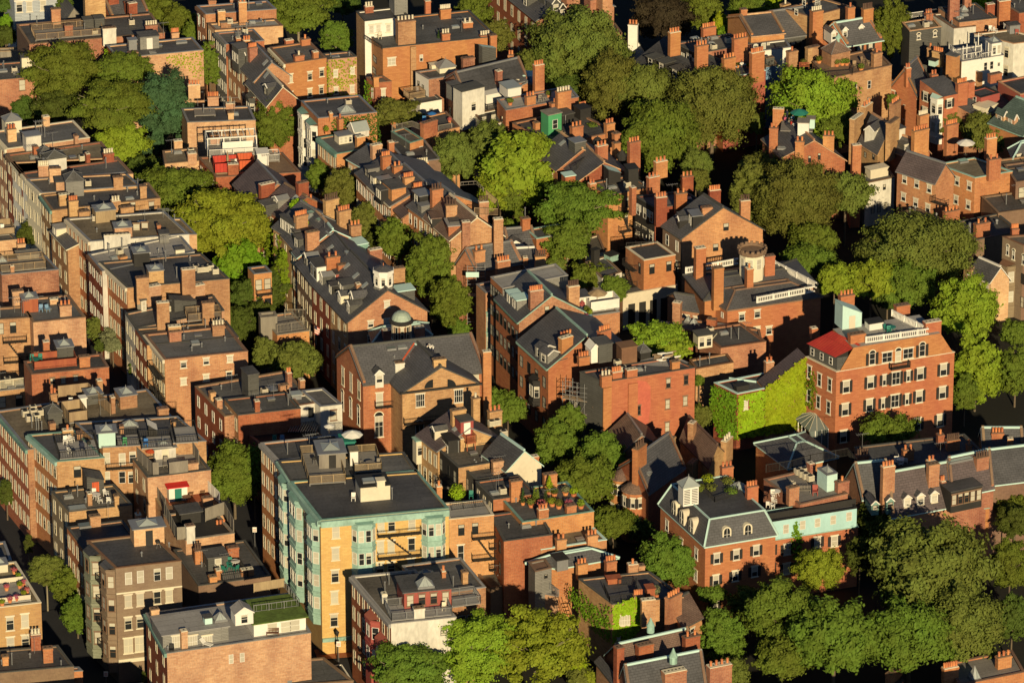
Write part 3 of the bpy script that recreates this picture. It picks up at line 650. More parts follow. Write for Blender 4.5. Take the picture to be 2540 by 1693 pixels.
def person(p, lab, top, legs, pose='stand', ang=0, group=None, hair='dk'):
    "one continuous skinned figure"
    e = thing('person', lab, 'person', p, group); e.rotation_euler[2] = ang
    if pose == 'stand': J_ = [(0, 0, .98), (0, 0, 1.2), (0, 0, 1.42), (0, .0, 1.52), (0, -.02, 1.68), (.19, 0, 1.4), (.27, -.06, 1.13), (.24, -.25, .95), (-.19, 0, 1.4), (-.27, -.04, 1.13), (-.22, -.28, 1.0), (.1, 0, .93), (.12, -.04, .5), (.12, 0, .06), (-.1, 0, .93), (-.12, .02, .5), (-.12, .05, .06), (.12, -.15, .04), (-.12, -.1, .04)]
    elif pose == 'sit': J_ = [(0, .1, .52), (0, .12, .75), (0, .1, .98), (0, .08, 1.08), (0, .05, 1.24), (.19, .1, .95), (.26, -.02, .72), (.2, -.28, .72), (-.19, .1, .95), (-.26, -.02, .72), (-.2, -.28, .72), (.1, .05, .5), (.13, -.38, .5), (.13, -.4, .06), (-.1, .05, .5), (-.13, -.38, .5), (-.13, -.4, .06), (.13, -.54, .04), (-.13, -.54, .04)]
    else: J_ = [(0, .15, .75), (0, -.02, .92), (0, -.25, 1.02), (0, -.34, 1.06), (0, -.47, 1.1), (.19, -.25, 1.0), (.22, -.42, .72), (.15, -.55, .48), (-.19, -.25, 1.0), (-.22, -.4, .72), (-.15, -.58, .5), (.11, .12, .72), (.15, -.12, .42), (.14, .1, .06), (-.11, .12, .72), (-.15, -.1, .42), (-.14, .12, .06), (.14, -.06, .04), (-.14, -.04, .04)]
    Ed = [(0, 1), (1, 2), (2, 3), (3, 4), (2, 5), (5, 6), (6, 7), (2, 8), (8, 9), (9, 10), (0, 11), (11, 12), (12, 13), (0, 14), (14, 15), (15, 16), (13, 17), (16, 18)]
    rad = [.15, .14, .15, .055, .1, .07, .05, .035, .07, .05, .035, .1, .07, .045, .1, .07, .045, .04, .04]
    me = bpy.data.meshes.new('body'); me.from_pydata(J_, Ed, []); o = bpy.data.objects.new('body', me); S.collection.objects.link(o); o.parent = e
    sk = o.modifiers.new('skin', 'SKIN'); o.modifiers.new('sub', 'SUBSURF').render_levels = 1
    if not me.skin_vertices: me.skin_vertices.new()
    for i, r_ in enumerate(rad): me.skin_vertices[0].data[i].radius = (r_, r_ * .8)
    me.skin_vertices[0].data[0].use_root = True; me.materials.append(MATS[legs])
    m = MB(); a, b, c = Vector(J_[0]), Vector(J_[1]), Vector(J_[2]); m.tube(a, b, .17, .175, top, 10, False); m.tube(b, c, .175, .19, top, 10, True)
    for s_, t_, u_ in ((5, 6, 7), (8, 9, 10)): m.tube(J_[s_], J_[t_], .085, .07, top, 8); 
    q = bpy.data.objects.new('shirt', m.mesh('shirt')); S.collection.objects.link(q); q.parent = e
    m = MB(); hd = Vector(J_[4]); m.lathe(hd - Z * .13, [(0, 0), (.07, .03), (.095, .12), (.1, .16)], 'skin', 10)
    q = bpy.data.objects.new('face', m.mesh('face')); S.collection.objects.link(q); q.parent = e
    m = MB(); m.lathe(hd + Z * .02, [(.105, 0), (.1, .06), (.06, .11), (0, .13)], hair, 10); q = bpy.data.objects.new('hair', m.mesh('hair')); S.collection.objects.link(q); q.parent = e
    return e
def struct(name, m, lab=None):
    o = bpy.data.objects.new(name, m.mesh(name)); S.collection.objects.link(o); o['kind'] = 'structure'; return o

plain('stg', (.21,.22,.155), .8, .3, obj=False)

plain('cup', (.36, .44, .36), .6, .2); plain('flagr', (.55, .1, .1), .8, .1)

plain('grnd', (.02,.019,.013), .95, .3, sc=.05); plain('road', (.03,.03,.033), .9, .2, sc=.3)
# ================================================================ setting
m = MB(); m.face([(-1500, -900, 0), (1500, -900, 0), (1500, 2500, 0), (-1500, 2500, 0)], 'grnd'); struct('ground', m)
def strip(name, pts, w, mat, z):
    m = MB(); a = [Vector(p) for p in pts]
    for p, q in zip(a, a[1:]):
        d = (q - p).normalized(); n = Vector((-d.y, d.x, 0)) * (w / 2); m.face([p - n + Z * z, q - n + Z * z, q + n + Z * z, p + n + Z * z], mat)
    return struct(name, m)
T(0, 0)
def G(c, r, x, y): T(c, r); p = P((x, y), 0); return (p.x, p.y, 0)
strip('street', [G(0, 1, -300, -900), G(0, 1, 150, 620), G(0, 2, 1100, 200), G(0, 2, 1750, 1150), G(0, 3, 2500, 900), G(1, 3, 800, 1700)], 9, 'road', .006)
strip('street', [G(0, 3, -500, -300), G(0, 3, 560, 900), G(0, 3, 1050, 1700)], 9, 'road', .010)
strip('street', [G(0, 3, 900, 1750), G(1, 3, 700, 1500), G(1, 3, 2300, 1300)], 9, 'road', .014)
strip('pavement', [G(1, 3, 560, 1330), G(1, 3, 900, 1300)], 3, 'bd', .12)
m = MB()
T(1, 3)
for a, b in (((590, 1440), (790, 1415)), ((600, 1480), (680, 1475)), ((640, 1540), (840, 1510)), ((560, 1410), (620, 1500)), ((790, 1415), (890, 1568))): m.bar(P(a, .03), P(b, .03), .18, 'wh')
struct('road_marking', m)
# ================================================================ houses, tile by tile
# ---- top left
T(0, 0)
a = B((130, 0), (520, -25), (30, -110), 10, 'si', 'ta', "pale grey clapboard house with low windows at the top left corner", kind='gu', rise=2, cap='wh', name='clapboard_house'); wpx(a, 'f', [(175, 65), (265, 60), (390, 50)], 'w')
a = B((265, 405), (1490, 300), (150, 225), 12, 'bd', 'ta', "long low brown brick building carrying a timber-railed roof deck, upper left", side='bs')
ch(a, (470, 550, 90, 228, 0), (590, 660, 235, 345, 0), (1320, 1425, 235, 312, 5, 'potc'), zo=0); ch(a, (775, 955, -30, 185, 0), mat='bt', dep=2); ch(a, (935, 1052, 262, 400, 0), mat='ws', dep=.8)
deck(a, 320, 930, 362, 4.2, .3, 'deck', 'wood', 1.0); J(a, 'pipe', (335, 240)); J(a, 'ant', (1480, 330)); hut(a, 760, 860, 190, 265, 1.5, 'dg'); hut(a, 860, 945, 180, 280, 1.6, 'dg')
a = B((1010, 160), (1340, 110), (860, 20), 10, 'br', 'sl', "slate-roofed back house with two square chimneys near the top left", kind='gu', rise=2.2); ch(a, (985, 1075, -30, 60, 0), (1140, 1168, 28, 150, 0), (1170, 1243, 38, 170, 0), zo=1)
a = B((600, 180), (740, 160), (500, 60), 8, 'wgr', 'sl', "small grey shingled cottage behind the deck building", kind='gv', rise=1.8, name='cottage')
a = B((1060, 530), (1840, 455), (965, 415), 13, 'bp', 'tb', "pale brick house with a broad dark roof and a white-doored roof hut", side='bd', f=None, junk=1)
hut(a, 1270, 1437, 345, 452, 2.4, 'gr', 'ta', door='wh'); hut(a, 1170, 1240, 375, 490, 1.2, 'metal', 'metal', name='ac_unit'); J(a, 'hatch', (1380, 490)); skylight(a, 1640, 390, 1.8, .8, pyr=False)
ch(a, (1555, 1620, 300, 335, 5), (1165, 1250, 480, 530, 0)); ivy(a, 'f', [(1500, 505), (1840, 460), (1850, 720), (1760, 700), (1690, 600), (1560, 590)], "bright vine patch hanging at the right end of the pale brick wall, upper left", 'ivyb', 12, .14)
ivy(a, 'l', [(965, 425), (1055, 535), (1055, 640), (965, 560)], "vine on the side of the dark-roofed house behind the locust trees", 'ivyb', 22)
a = B((-60, 728), (400, 690), (-150, 585), 11, 'br', 'ta', "plain orange brick house at the left edge with one small window", f=None, junk=1); wpx(a, 'f', [(200, 770)], 'b'); hut(a, 200, 290, 530, 638, 1.5, 'cream'); skylight(a, 20, 650, 1.6, .8, pyr=False)
m_ = B((0, 470), (320, 455), (-30, 440), 4, 'wgr', 'wgr', "low timber garden wall at the upper left edge", name='garden_wall', cat='wall', junk=0, cap='wood')
# street row top centre-left
a = B((1860, 132), (2500, 85), (1780, 55), 14.6, 'br', 'ta', "first house of the narrow row, with tall slab chimneys, top of the photo", l=(2, 3), lk='n', cor='brn'); ch(a, (1975, 2040, 108, 215, 0), (2165, 2235, 30, 210, 2), (1890, 1955, 10, 60, 4), (2085, 2150, 0, 40, 5)); J(a, 'ac', (2080, 215))
hut(a, 1800, 1850, 150, 240, 1.2, 'cu', 'cu', name='dormer', zo=-3, win='l')
a = B((1945, 275), (2560, 235), (1880, 215), 14, 'bp', 'lg', "second house of the narrow row, with a pale flat roof and vents", l=(2, 3), lk='w'); J(a, 'vent', (2040, 245), (2175, 235), (2230, 240), (2260, 245))
a = B((2045, 402), (2390, 370), (1950, 300), 14, 'br', 'ta', "third house of the narrow row, grey panelled attic side with a windowed wall", side='gr', l=(3, 1), lk='n', cor='gr'); ch(a, (2140, 2180, 350, 410, 0), (2205, 2270, 372, 452, 3)); hut(a, 2000, 2090, 210, 260, 1.2, 'bt', name='chimney'); J(a, 'hatch', (2150, 305)); J(a, 'ac', (2215, 305)); auto_windows(a, 'l', 3, 3, 'n', z0=4.6)
a = B((2300, 735), (2620, 680), (2060, 480), 12.6, 'br', 'sl', "fourth house of the narrow row, slate gable with a boxy shingled dormer", kind='gv', rise=2.6, l=(6, 3), cap='metal'); hut(a, 2160, 2265, 455, 640, 2.6, 'dg', 'ta', zo=.6, win='l', nw=2, name='dormer'); ch(a, (2260, 2330, 440, 580, 5), zo=1.5)
a = B((2420, 960), (2700, 905), (2230, 750), 11.5, 'br', 'sl', "low slate-gabled house at the near end of the narrow row", kind='gv', rise=2.6, l=(4, 2), cap='cream')
bay(a, 'l', 2, 2.4, 10.5, 2, .9, 'dg', 2, 'dg', 1)
a = B((1695, 1110), (2312, 1088), (1640, 985), 11, 'bp', 'tb', "low brick house with a curved parapet and a cluster of chimneys, behind the white deck", junk=1); ch(a, (1705, 1812, 772, 872, 4), (1880, 1978, 878, 940, 5), zo=2.5); ch(a, (2045, 2125, 940, 990, 0), (2065, 2115, 1022, 1090, 0)); J(a, 'ant', (2120, 1010), (1790, 960)); deck(a, 1760, 1950, 1045, 2.5, .3, 'deck', None)
# centre-left red/white decks house
a = B((1492, 1485), (1800, 1455), (1470, 1368), 12, 'bp', 'tn', "low house with a tan roof left of the red deck", junk=1); ch(a, (1578, 1650, 1278, 1345, 0), (1702, 1780, 1393, 1478, 0))
a = B((1955, 1605), (2720, 1560), (1795, 1425), 12, 'br', 'bs', "brick house under the white pergola and red fenced roof deck", l=(3, 2), lk='n', cap='bs', junk=1); RD = a
deck(a, 1945, 2160, 1568, 3.2, .2, 'wood', 'rd', 1.5, True); deck(a, 2165, 2300, 1540, 3.0, .2, 'wood', 'rd', 1.5, True); ch(a, (2065, 2160, 1490, 1600, 0), (1905, 1990, 1225, 1330, 0))
p, U, V, w = deck(a, 1890, 2330, 1420, 4.5, .9, 'deck', 'wh', 1.1)
m = MB()
for i in range(4):
    for j in range(2): q = p + U * (i * w / 3) + V * (1.5 + j * 3); m.bar(q - Z * .5, q + Z * 2.4, .14, 'wh')
for j in range(2): m.bar(p + V * (1.5 + j * 3) + Z * 2.4, p + V * (1.5 + j * 3) + U * w + Z * 2.4, .16, 'wh')
for i in range(9): m.bar(p + U * (i * w / 8) + V * 1.3 + Z * 2.5, p + U * (i * w / 8) + V * 4.7 + Z * 2.5, .1, 'wh')
m.box(p + V * 1.4 + U * w * .3, U * w * .62, V * .08, Z * 1.7, 'wh'); mk(m, 'pergola', a)
hut(a, 2330, 2430, 1400, 1500, 2.2, 'wh', 'wh', name='roof_shed', zo=.3); deck(a, 2390, 2530, 1460, 2, .3, 'deck', 'wh')
furn(a, 2060, 1500, 'umbc', "closed tan umbrella on the red fenced deck", 'wood'); furn(a, 2110, 1480, 'table', "small table inside the red fenced deck", 'wgr'); furn(a, 2140, 1500, 'chair', "white chair beside the closed umbrella on the red deck", 'wh'); shrub(a, 2130, 1455, .35, .9, "leafy potted plant inside the red fenced deck", 'lf')
# ---- left street row (roofs run to the right)
T(0, 0)
a = B((60, 1352), (812, 1248), (-85, 1195), 14, 'bp', 'ta', "leftmost visible row house, white front parapet, below the big locust", l=(4, 4), cor='cream', cap='cream'); hut(a, 55, 195, 1110, 1215, 2.2, 'cream', 'metal', 'pyr'); hut(a, 240, 372, 1245, 1375, 2.0, 'ws', 'metal', name='stair_hut', zo=.1); ch(a, (395, 450, 1060, 1150, 0), (75, 150, 1175, 1290, 3), (680, 710, 1230, 1300, 0)); J(a, 'pipe', (325, 1190)); J(a, 'ant', (480, 1330))
a = B((200, 1570), (1060, 1452), (62, 1400), 14, 'br', 'tn', "second house of the left street row, tan roof", l=(4, 4), cor='bs'); ch(a, (945, 1032, 1395, 1478, 4, 'potc'), (785, 817, 1395, 1490, 0), (308, 350, 1330, 1410, 0)); hut(a, 425, 600, 1450, 1560, 2.2, 'ws', 'dg', 'pyr'); hut(a, 365, 470, 1400, 1450, 1.6, 'dg', 'ta', 'pyr')
T(0, 1)
a = B((245, 88), (1205, 42), (110, -65), 14, 'bp', 'ta', "third house of the left street row, cream facade", side='wh', l=(4, 4), cor='cream'); ch(a, (350, 443, -30, 80, 5, 'potc'), (450, 553, -5, 120, 0)); auto_windows(a, 'f', 1, 1, 's', z0=2.2, s0=.85)
a = B((375, 217), (1270, 150), (240, 92), 14, 'bt', 'ta', "fourth house of the left street row, tall pyramid-capped roof hut", side='cream', l=(4, 4), cor='cream'); hut(a, 600, 758, 118, 250, 2.6, 'gr', 'ta', 'pyr', rise=1.1); hut(a, 510, 590, 120, 205, 2, 'bp', 'ta'); ch(a, (1030, 1113, 75, 180, 0), (1270, 1328, 155, 258, 0)); J(a, 'pipe', (1248, 180))
a = B((470, 375), (1450, 262), (370, 235), 13.8, 'bt', 'tb', "fifth house of the left street row, dark facade parapet and square slab chimneys", side='br', l=(3, 4), cor='cud'); ch(a, (540, 633, 235, 335, 0), (630, 710, 290, 430, 4), (718, 815, 388, 452, 0)); hut(a, 870, 1047, 385, 512, 2.4, 'wood', 'metal', 'sk'); ch(a, (1095, 1210, 350, 415, 0), (1015, 1090, 290, 355, 3, 'potc')); wpx(a, 'f', [(1200, 335), (1370, 330)], 'b', .9, 1.4)
a = B((612, 728), (1100, 650), (462, 560), 11.4, 'bt', 'sl', "low house with a white dormer between taller row houses", side='bt', kind='gv', rise=1.4, l=(3, 3), lk='w', cap='cream'); hut(a, 515, 605, 545, 620, 1.8, 'cream', 'lg', name='dormer', win='l', nw=2, zo=.2)
a = B((815, 655), (1712, 588), (597, 447), 14.2, 'ws', 'tn', "row house with tan gravel roof and whitewashed front wall", side='or', l=(6, 5), cor='cream', cap='metal'); hut(a, 1040, 1195, 535, 620, 2.2, 'bp', 'metal', 'sk'); ch(a, (1425, 1455, 505, 595, 0)); J(a, 'ac', (860, 465)); hut(a, 1447, 1530, 590, 665, 1.5, 'gr', name='roof_hatch'); ch(a, (945, 1180, 600, 700, 0), mat='ws', dep=.5)
a = B((1390, 595), (1780, 590), (1250, 450), 13.2, 'bp', 'tn', "rear wing with tan roof beside the spreading locust", junk=1); wpx(a, 'f', [(1235, 540), (1310, 530)], 'b')
a = B((925, 922), (1760, 745), (797, 768), 14, 'ws', 'lg', "row house with a light grey membrane roof", side='bd', l=(4, 5), lk='n', cor='brn', cap='metal'); ch(a, (1090, 1150, 795, 830, 0)); J(a, 'pipe', (1105, 720))
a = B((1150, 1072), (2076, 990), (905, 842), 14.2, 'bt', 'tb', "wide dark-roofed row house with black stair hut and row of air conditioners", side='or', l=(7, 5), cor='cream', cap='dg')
hut(a, 1215, 1355, 765, 880, 2.4, 'dk', 'metal', 'sk', rise=.4); hut(a, 1295, 1355, 765, 868, .3, 'wh', 'wh', name='white_door', zo=0); hut(a, 1350, 1482, 925, 1045, 2.2, 'bt', 'metal', 'sk', rise=.4)
ch(a, (1240, 1350, 985, 1200, 0), (1650, 1768, 910, 1115, 0)); J(a, 'ac', (1775, 915), (1810, 930), (1860, 925), (1905, 912), (1950, 945)); J(a, 'ant', (1480, 920)); J(a, 'pipe', (1500, 830), (1600, 980)); hut(a, 1590, 1670, 730, 762, 1, 'cream', name='roof_hatch')
a = B((1225, 1440), (2030, 1278), (1132, 1302), 12.8, 'bp', 'ta', "mansard row house with tan rear wall and paired slab chimneys", side='ws', l=(3, 4), cap='dg', junk=1); ch(a, (1335, 1458, 1068, 1228, 0), (1732, 1855, 1062, 1172, 0)); hut(a, 1280, 1325, 1190, 1290, 1.5, 'cream', 'ta', name='dormer', win='f', wk='n'); hut(a, 1580, 1770, 1230, 1290, 2, 'dg', 'ta', 'shl', name='roof_hatch')
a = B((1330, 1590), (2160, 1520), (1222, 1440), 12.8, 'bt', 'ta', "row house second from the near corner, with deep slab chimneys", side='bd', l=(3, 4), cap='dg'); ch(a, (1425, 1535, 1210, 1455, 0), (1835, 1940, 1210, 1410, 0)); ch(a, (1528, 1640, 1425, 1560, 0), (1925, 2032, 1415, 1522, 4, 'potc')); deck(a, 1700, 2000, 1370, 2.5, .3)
T(0, 2)
a = B((1490, 190), (2242, 113), (1310, -40), 13, 'br', 'ta', "corner row house with a wide orange end wall of small white windows", side='bt', l=(6, 4), cor='cream', cap='bs', junk=1); wpx(a, 'f', [(1660, 232), (1865, 202), (2080, 180), (1865, 350), (2072, 325), (1660, 385)], 'w', .85, .95); skylight(a, 1765, 45, 1.2, 1.2, pyr=False); ch(a, (1535, 1640, -60, 35, 0)); escape(a, 'l', 4, 5, 3)
# ---- left foreground blocks
T(0, 1)
a = B((-80, 655), (152, 632), (-220, 520), 14, 'bp', 'ta', "house at the left edge with a small wooden roof deck and white chairs", junk=0); deck(a, -60, 130, 600, 3.5, .2, 'wgr', 'wood', 1.0, True); ch(a, (162, 232, 675, 760, 3), zo=-1.5); furn(a, 20, 560, 'chair', "white chair on the small wooden deck at the left edge", 'wh')
a = B((15, 955), (530, 907), (-100, 830), 14, 'br', 'ta', "orange brick house at the left edge below the street, railed timber deck on top", junk=0); deck(a, 5, 410, 925, 3.6, .25, 'wgr', 'wood', 1.0); skylight(a, 20, 840, 1.4, 1.2); ch(a, (98, 130, 875, 945, 0)); hut(a, 160, 350, 790, 830, 2, 'wgr', 'wgr', name='pergola')
a = B((300, 1385), (775, 1338), (150, 1180), 13, 'bp', 'ta', "wide house at the left edge with a copper-roofed hut and a blue chair", junk=1, cap='bs'); hut(a, 205, 345, 1180, 1300, 2.2, 'rwood', 'metal', 'sk'); ch(a, (545, 648, 1235, 1335, 3), (118, 215, 1105, 1250, 0), (455, 537, 1178, 1225, 0)); furn(a, 370, 1285, 'chair', "left pale blue deck chair beside the copper hut", 'bl', 0, 0); furn(a, 430, 1285, 'chair', "right pale blue deck chair beside the copper hut", 'bl', .5, 0)
a = B((-60, 1365), (290, 1340), (-120, 1260), 13, 'bt', 'ta', "tan brick house at the left edge with arched windows and a fire escape", junk=1); wpx(a, 'f', [(5, 1440), (118, 1430)], 'k', .9, 1.7); escape(a, 'f', 1.2, 3.4, 2, 3.4); hut(a, 640, 790, 1240, 1300, 2.2, 'dg', name='roof_hatch') if False else None
T(0, 2)
a = B((285, 325), (985, 257), (215, 205), 12.5, 'br', 'ta', "brick house with a red-fenced terrace and green parasols, left side", cap='bs', junk=0); wpx(a, 'f', [(475, 380), (572, 375), (685, 355)], 'b', .7, .9); deck(a, 310, 690, 270, 3, .25, 'rwood', 'rwood', 1.0, True); hut(a, 520, 668, 85, 190, 2.6, 'dg', 'dg', 'sk'); ch(a, (722, 815, 165, 262, 0)); ch(a, (395, 450, 30, 150, 0)); furn(a, 320, 225, 'table', "teal table on the red-fenced terrace", 'teal'); furn(a, 290, 205, 'chair', "teal chair left of the teal table", 'teal'); furn(a, 365, 200, 'chair', "teal chair right of the teal table", 'teal')
a = B((-60, 478), (246, 445), (-130, 390), 8, 'bt', 'ta', "low tan building with a cream lattice parapet at the left edge", f=(2, 1), wk='k', junk=1); railpx(a, [(0, 455), (240, 425)], 0, 1.3, 'cream', .1)
a = B((250, 1005), (1640, 800), (-40, 655), 14, 'bt', 'tn', "big corner building with tan roof, roof terraces and air conditioners", side='or', l=(8, 5), cor='cud', cap='metal', junk=0)
J(a, 'ac', (230, 700), (265, 745), (300, 690), (335, 735), (365, 690), (300, 655)); J(a, 'pipe', (290, 805), (330, 830), (350, 830), (380, 850)); J(a, 'ant', (910, 690))
ch(a, (465, 520, 500, 630, 2), (455, 505, 765, 860, 0), (1010, 1045, 530, 680, 0), (1438, 1528, 635, 750, 0), (885, 930, 380, 470, 0)); hut(a, 440, 560, 680, 790, 2, 'dg', 'dg', 'pyr'); hut(a, 790, 930, 515, 600, 2.2, 'dg', 'tn', 'sk'); hut(a, 1090, 1240, 525, 640, 2.8, 'bt', 'tn', 'sk'); p_, U_, V_, w_ = deck(a, 625, 790, 760, 3.8, .6, 'deck', 'wood', 1.5, True); hut(a, 735, 785, 545, 650, 1.0, 'wh', 'wh', name='white_screen'); railpx(a, [(530, 530), (800, 500), (1000, 690)], 0, 1.7, 'wood', .2, True, 'timber_fence')
furn(a, 640, 600, 'chair', "white chair on the terrace behind the timber fence", 'wh', 0, .6); furn(a, 655, 625, 'chair', "stacked white chair nearest the timber fence", 'wh', 1, .6); furn(a, 1060, 620, 'grill', "black kettle grill on the tan roof", 'dk', 0, 0)
a = B((515, 1112), (945, 1075), (250, 868), 15.3, 'bt', 'tb', "terrace house with white plastic chairs on a grey deck and green coping", side='or', l=(7, 5), cor='cu', cap='cud', junk=0); wpx(a, 'f', [(700, 1200)], 'k', 1.0, 1.7)
deck(a, 540, 895, 1085, 5.2, .25, 'lg', 'dk', 1.0, False, .3); ch(a, (570, 662, 830, 900, 1), (700, 745, 850, 915, 0)); T(0, 2)
for i, (x, y, s_) in enumerate([(590, 945, 'leftmost'), (620, 935, 'second'), (650, 930, 'third')]): furn(a, x, y, 'chair', "%s white plastic chair in the cluster on the grey deck" % s_, 'wh', .5 * i, .3, 'white chairs on the grey deck')
furn(a, 625, 1030, 'chair', "lone white plastic chair at the front of the grey deck", 'wh', 2, .3); furn(a, 745, 1010, 'chair', "dark blue chair at the front right of the grey deck", 'navy', 0, .3); furn(a, 660, 1030, 'chair', "dark blue chair beside the lone white chair", 'navy', 2, .3); furn(a, 805, 990, 'grill', "covered black grill at the right of the grey deck", 'dk', 0, .3)
a = B((930, 985), (1865, 925), (680, 760), 15.3, 'bt', 'tb', "rear terrace house with weathered grey plank decks and a pale blue hut", junk=0, cap='metal'); hut(a, 895, 1045, 850, 985, 2.2, 'mint', 'dg', 'sk', ov=.3); deck(a, 1060, 1265, 970, 3.4, .15, 'lg', 'dk', .9, False, .3); deck(a, 1280, 1560, 990, 3.5, .25, 'lg', 'dk', .9, False, .3); deck(a, 1590, 1790, 940, 5, .3, 'lg', 'dk', .9, False, .35)
ch(a, (1085, 1120, 790, 865, 0), (1550, 1592, 750, 800, 0)); skylight(a, 1170, 790, 2.4, 1.2, .3); hut(a, 1345, 1420, 830, 885, 2, 'dk', 'wh', 'shl', name='roof_hatch'); wpx(a, 'f', [(965, 1080), (1105, 1085), (1200, 1070), (1105, 1250), (1190, 1250), (965, 1250)], 'n', .9, 1.75); escape(a, 'f', .3, 4, 1, 3); furn(a, 1320, 970, 'chair', "blue chair on the weathered rear deck", 'blue', 0, .3)
furn(a, 1130, 960, 'chair', "small green chair on the plank deck beside the pale blue hut", 'gn', 0, .2)
a = B((1335, 1255), (1908, 1185), (1200, 1085), 13.6, 'bp', 'ta', "brick house with angled timber screens and a white doorway hut", l=(2, 3), cap='dg', junk=0); hut(a, 1400, 1590, 1000, 1100, 2.6, 'ws', 'dg', 'sk', ov=.2, door='cream'); railpx(a, [(1245, 1100), (1380, 1235), (1435, 1232)], 0, 1.9, 'wgr', .2, True, 'timber_screen'); railpx(a, [(1535, 1235), (1700, 1215)], 0, 1.9, 'wgr', .2, True, 'timber_screen'); railpx(a, [(1720, 1010), (1800, 1130)], 0, 1.9, 'wgr', .2, True, 'timber_screen')
deck(a, 1420, 1790, 1150, 3.4, .1, 'lg', None); furn(a, 1365, 1080, 'umb', "small dark red parasol behind the timber screens", 'rd', 0, .0, s=.55); ch(a, (1705, 1795, 1125, 1190, 0)); furn(a, 1500, 1140, 'lounge', "grey lounger on the screened deck", 'wgr', 0, .1)
a = B((1490, 1575), (2030, 1510), (1365, 1380), 10.4, 'bp', 'bs', "low terrace house with a red-roofed white shed and wooden deck", cap='wood', junk=0); hut(a, 1530, 1695, 1350, 1478, 2.6, 'wh', 'red', 'flat', ov=.25, name='garden_shed', door='teal', rise=.5); railpx(a, [(1370, 1370), (1500, 1560)], 0, 1.8, 'wgr', .2, True, 'timber_fence'); railpx(a, [(1860, 1370), (1990, 1500), (1985, 1560)], 0, 1.8, 'wh', .2, True, 'white_fence'); deck(a, 1530, 1940, 1500, 3.6, .06, 'rwood', None)
furn(a, 1730, 1400, 'lounge', "left brown lounger beside the red-roofed shed", 'brn', 0, .1); furn(a, 1835, 1385, 'lounge', "right brown lounger beside the red-roofed shed", 'brn', 0, .1); ch(a, (1840, 1925, 1440, 1525, 0)); furn(a, 1690, 1470, 'table', "small brown table by the red-roofed shed", 'brn', 0, .1)
a = B((625, 1565), (1195, 1500), (465, 1380), 12.4, 'bt', 'ta', "low row house with cluttered roof of white garden furniture", side='st', l=(3, 4), cap='dg', junk=1); hut(a, 790, 940, 1290, 1410, 2.6, 'dg', 'ta', 'shl', door='rd', rise=.8); ch(a, (797, 835, 1400, 1510, 0), (1040, 1078, 1420, 1530, 0)); skylight(a, 700, 1540, 2.4, 1.4, pyr=False)
for i, (x, y, s_) in enumerate([(850, 1420, 'back left'), (960, 1420, 'back right'), (905, 1480, 'middle'), (985, 1480, 'front right')]): furn(a, x, y, 'chair', "%s white chair on the cluttered roof with the red hut door" % s_, 'wh', i, .1)
furn(a, 870, 1450, 'table', "round white table on the cluttered roof with the red hut door", 'wh', 0, .1); furn(a, 632, 1420, 'grill', "kettle grill standing alone on the dark low roof", 'dk', 0, 0)
T(0, 3)
a = B((792, 425), (1300, 360), (605, 172), 12.4, 'br', 'tb', "dark-roofed house stepping down to the brown bow-fronted building", side='or', l=(5, 4), cap='dg', junk=0); ch(a, (820, 912, 75, 175, 0), (1232, 1280, 60, 110, 1)); skylight(a, 765, 165, 1.6, 1.2, pyr=False, mat='paneg'); J(a, 'ant', (980, 90))
a = BR = B((1045, 545), (1640, 476), (785, 295), 16.6, 'st', 'tb', "brown brick corner building with green copper bow windows and fire escape", side='st', cap='brn', junk=0, cat='apartment', name='apartment_building')
wpx(a, 'f', [(1162, 632), (1270, 617), (1422, 598), (1530, 583)], 'n', .95, 1.75); wpx(a, 'f', [(1160, 838), (1268, 822), (1422, 805), (1530, 790), (1160, 1040), (1268, 1025), (1420, 1010), (1530, 990)], 't', .95, 1.75); wpx(a, 'f', [(1160, 1240), (1262, 1225)], 't', 1.2, 2.1)
hut(a, 1215, 1485, 190, 348, 2.6, 'bp', 'metal', 'sk', ov=.25, door='dk'); furn(a, 1430, 355, 'grill', "black grill beside the skylit brick hut", 'dk', 0, 0); J(a, 'vent', (1282, 435), (1530, 350))
L_ = a.lv; bay(a, 'l', L_ - 3.2, 3.0, 16.3, 1.5, 1.0, 'st', 5, 'tb', 1, 3.35, wk='b'); bay(a, 'l', 1.0, 3.4, 16.3, 1.5, 1.2, 'stg', 5, 'tb', 1, 3.35, wk='b'); escape(a, 'l', 4.6, 3.6, 5, 3.4)
k = MB(); k.box(a.FL - Z * 3.7, a.FR - a.FL, a.nf * .1, Z * .2, 'cream'); mk(k, 'string_course', a); k = MB(); k.box(a.FL - Z * 13.6, a.FR - a.FL, a.nf * .2, Z * .5, 'cream'); mk(k, 'string_course', a)
a = B((1795, 702), (2450, 610), (1570, 378), 9.5, 'bs', 'ta', "low dark house behind the brown building, with roof patios", cap='dg', junk=1, side='br'); hut(a, 1885, 2060, 450, 575, 2.6, 'dg', 'ta', ov=.2, win='f', nw=1); ch(a, (1768, 1832, 380, 510, 3, 'potd'), (1960, 2050, 160, 280, 3), (2065, 2162, 360, 470, 0), (2188, 2295, 560, 625, 0), (1900, 1965, 620, 690, 0), (1960, 2007, 562, 650, 0)); deck(a, 2010, 2240, 660, 3.8, .1, 'deck', 'dk', .9, False, .25)
furn(a, 2130, 520, 'table', "white round table among green chairs on the low patio roof", 'wh', 0, .2)
for i, (x, y, s_) in enumerate([(2080, 510, 'upper left'), (2080, 545, 'middle'), (2030, 570, 'lower left'), (2135, 565, 'lower right')]): furn(a, x, y, 'chair', "%s green chair around the white round table" % s_, 'teal', i * 1.3, .2)
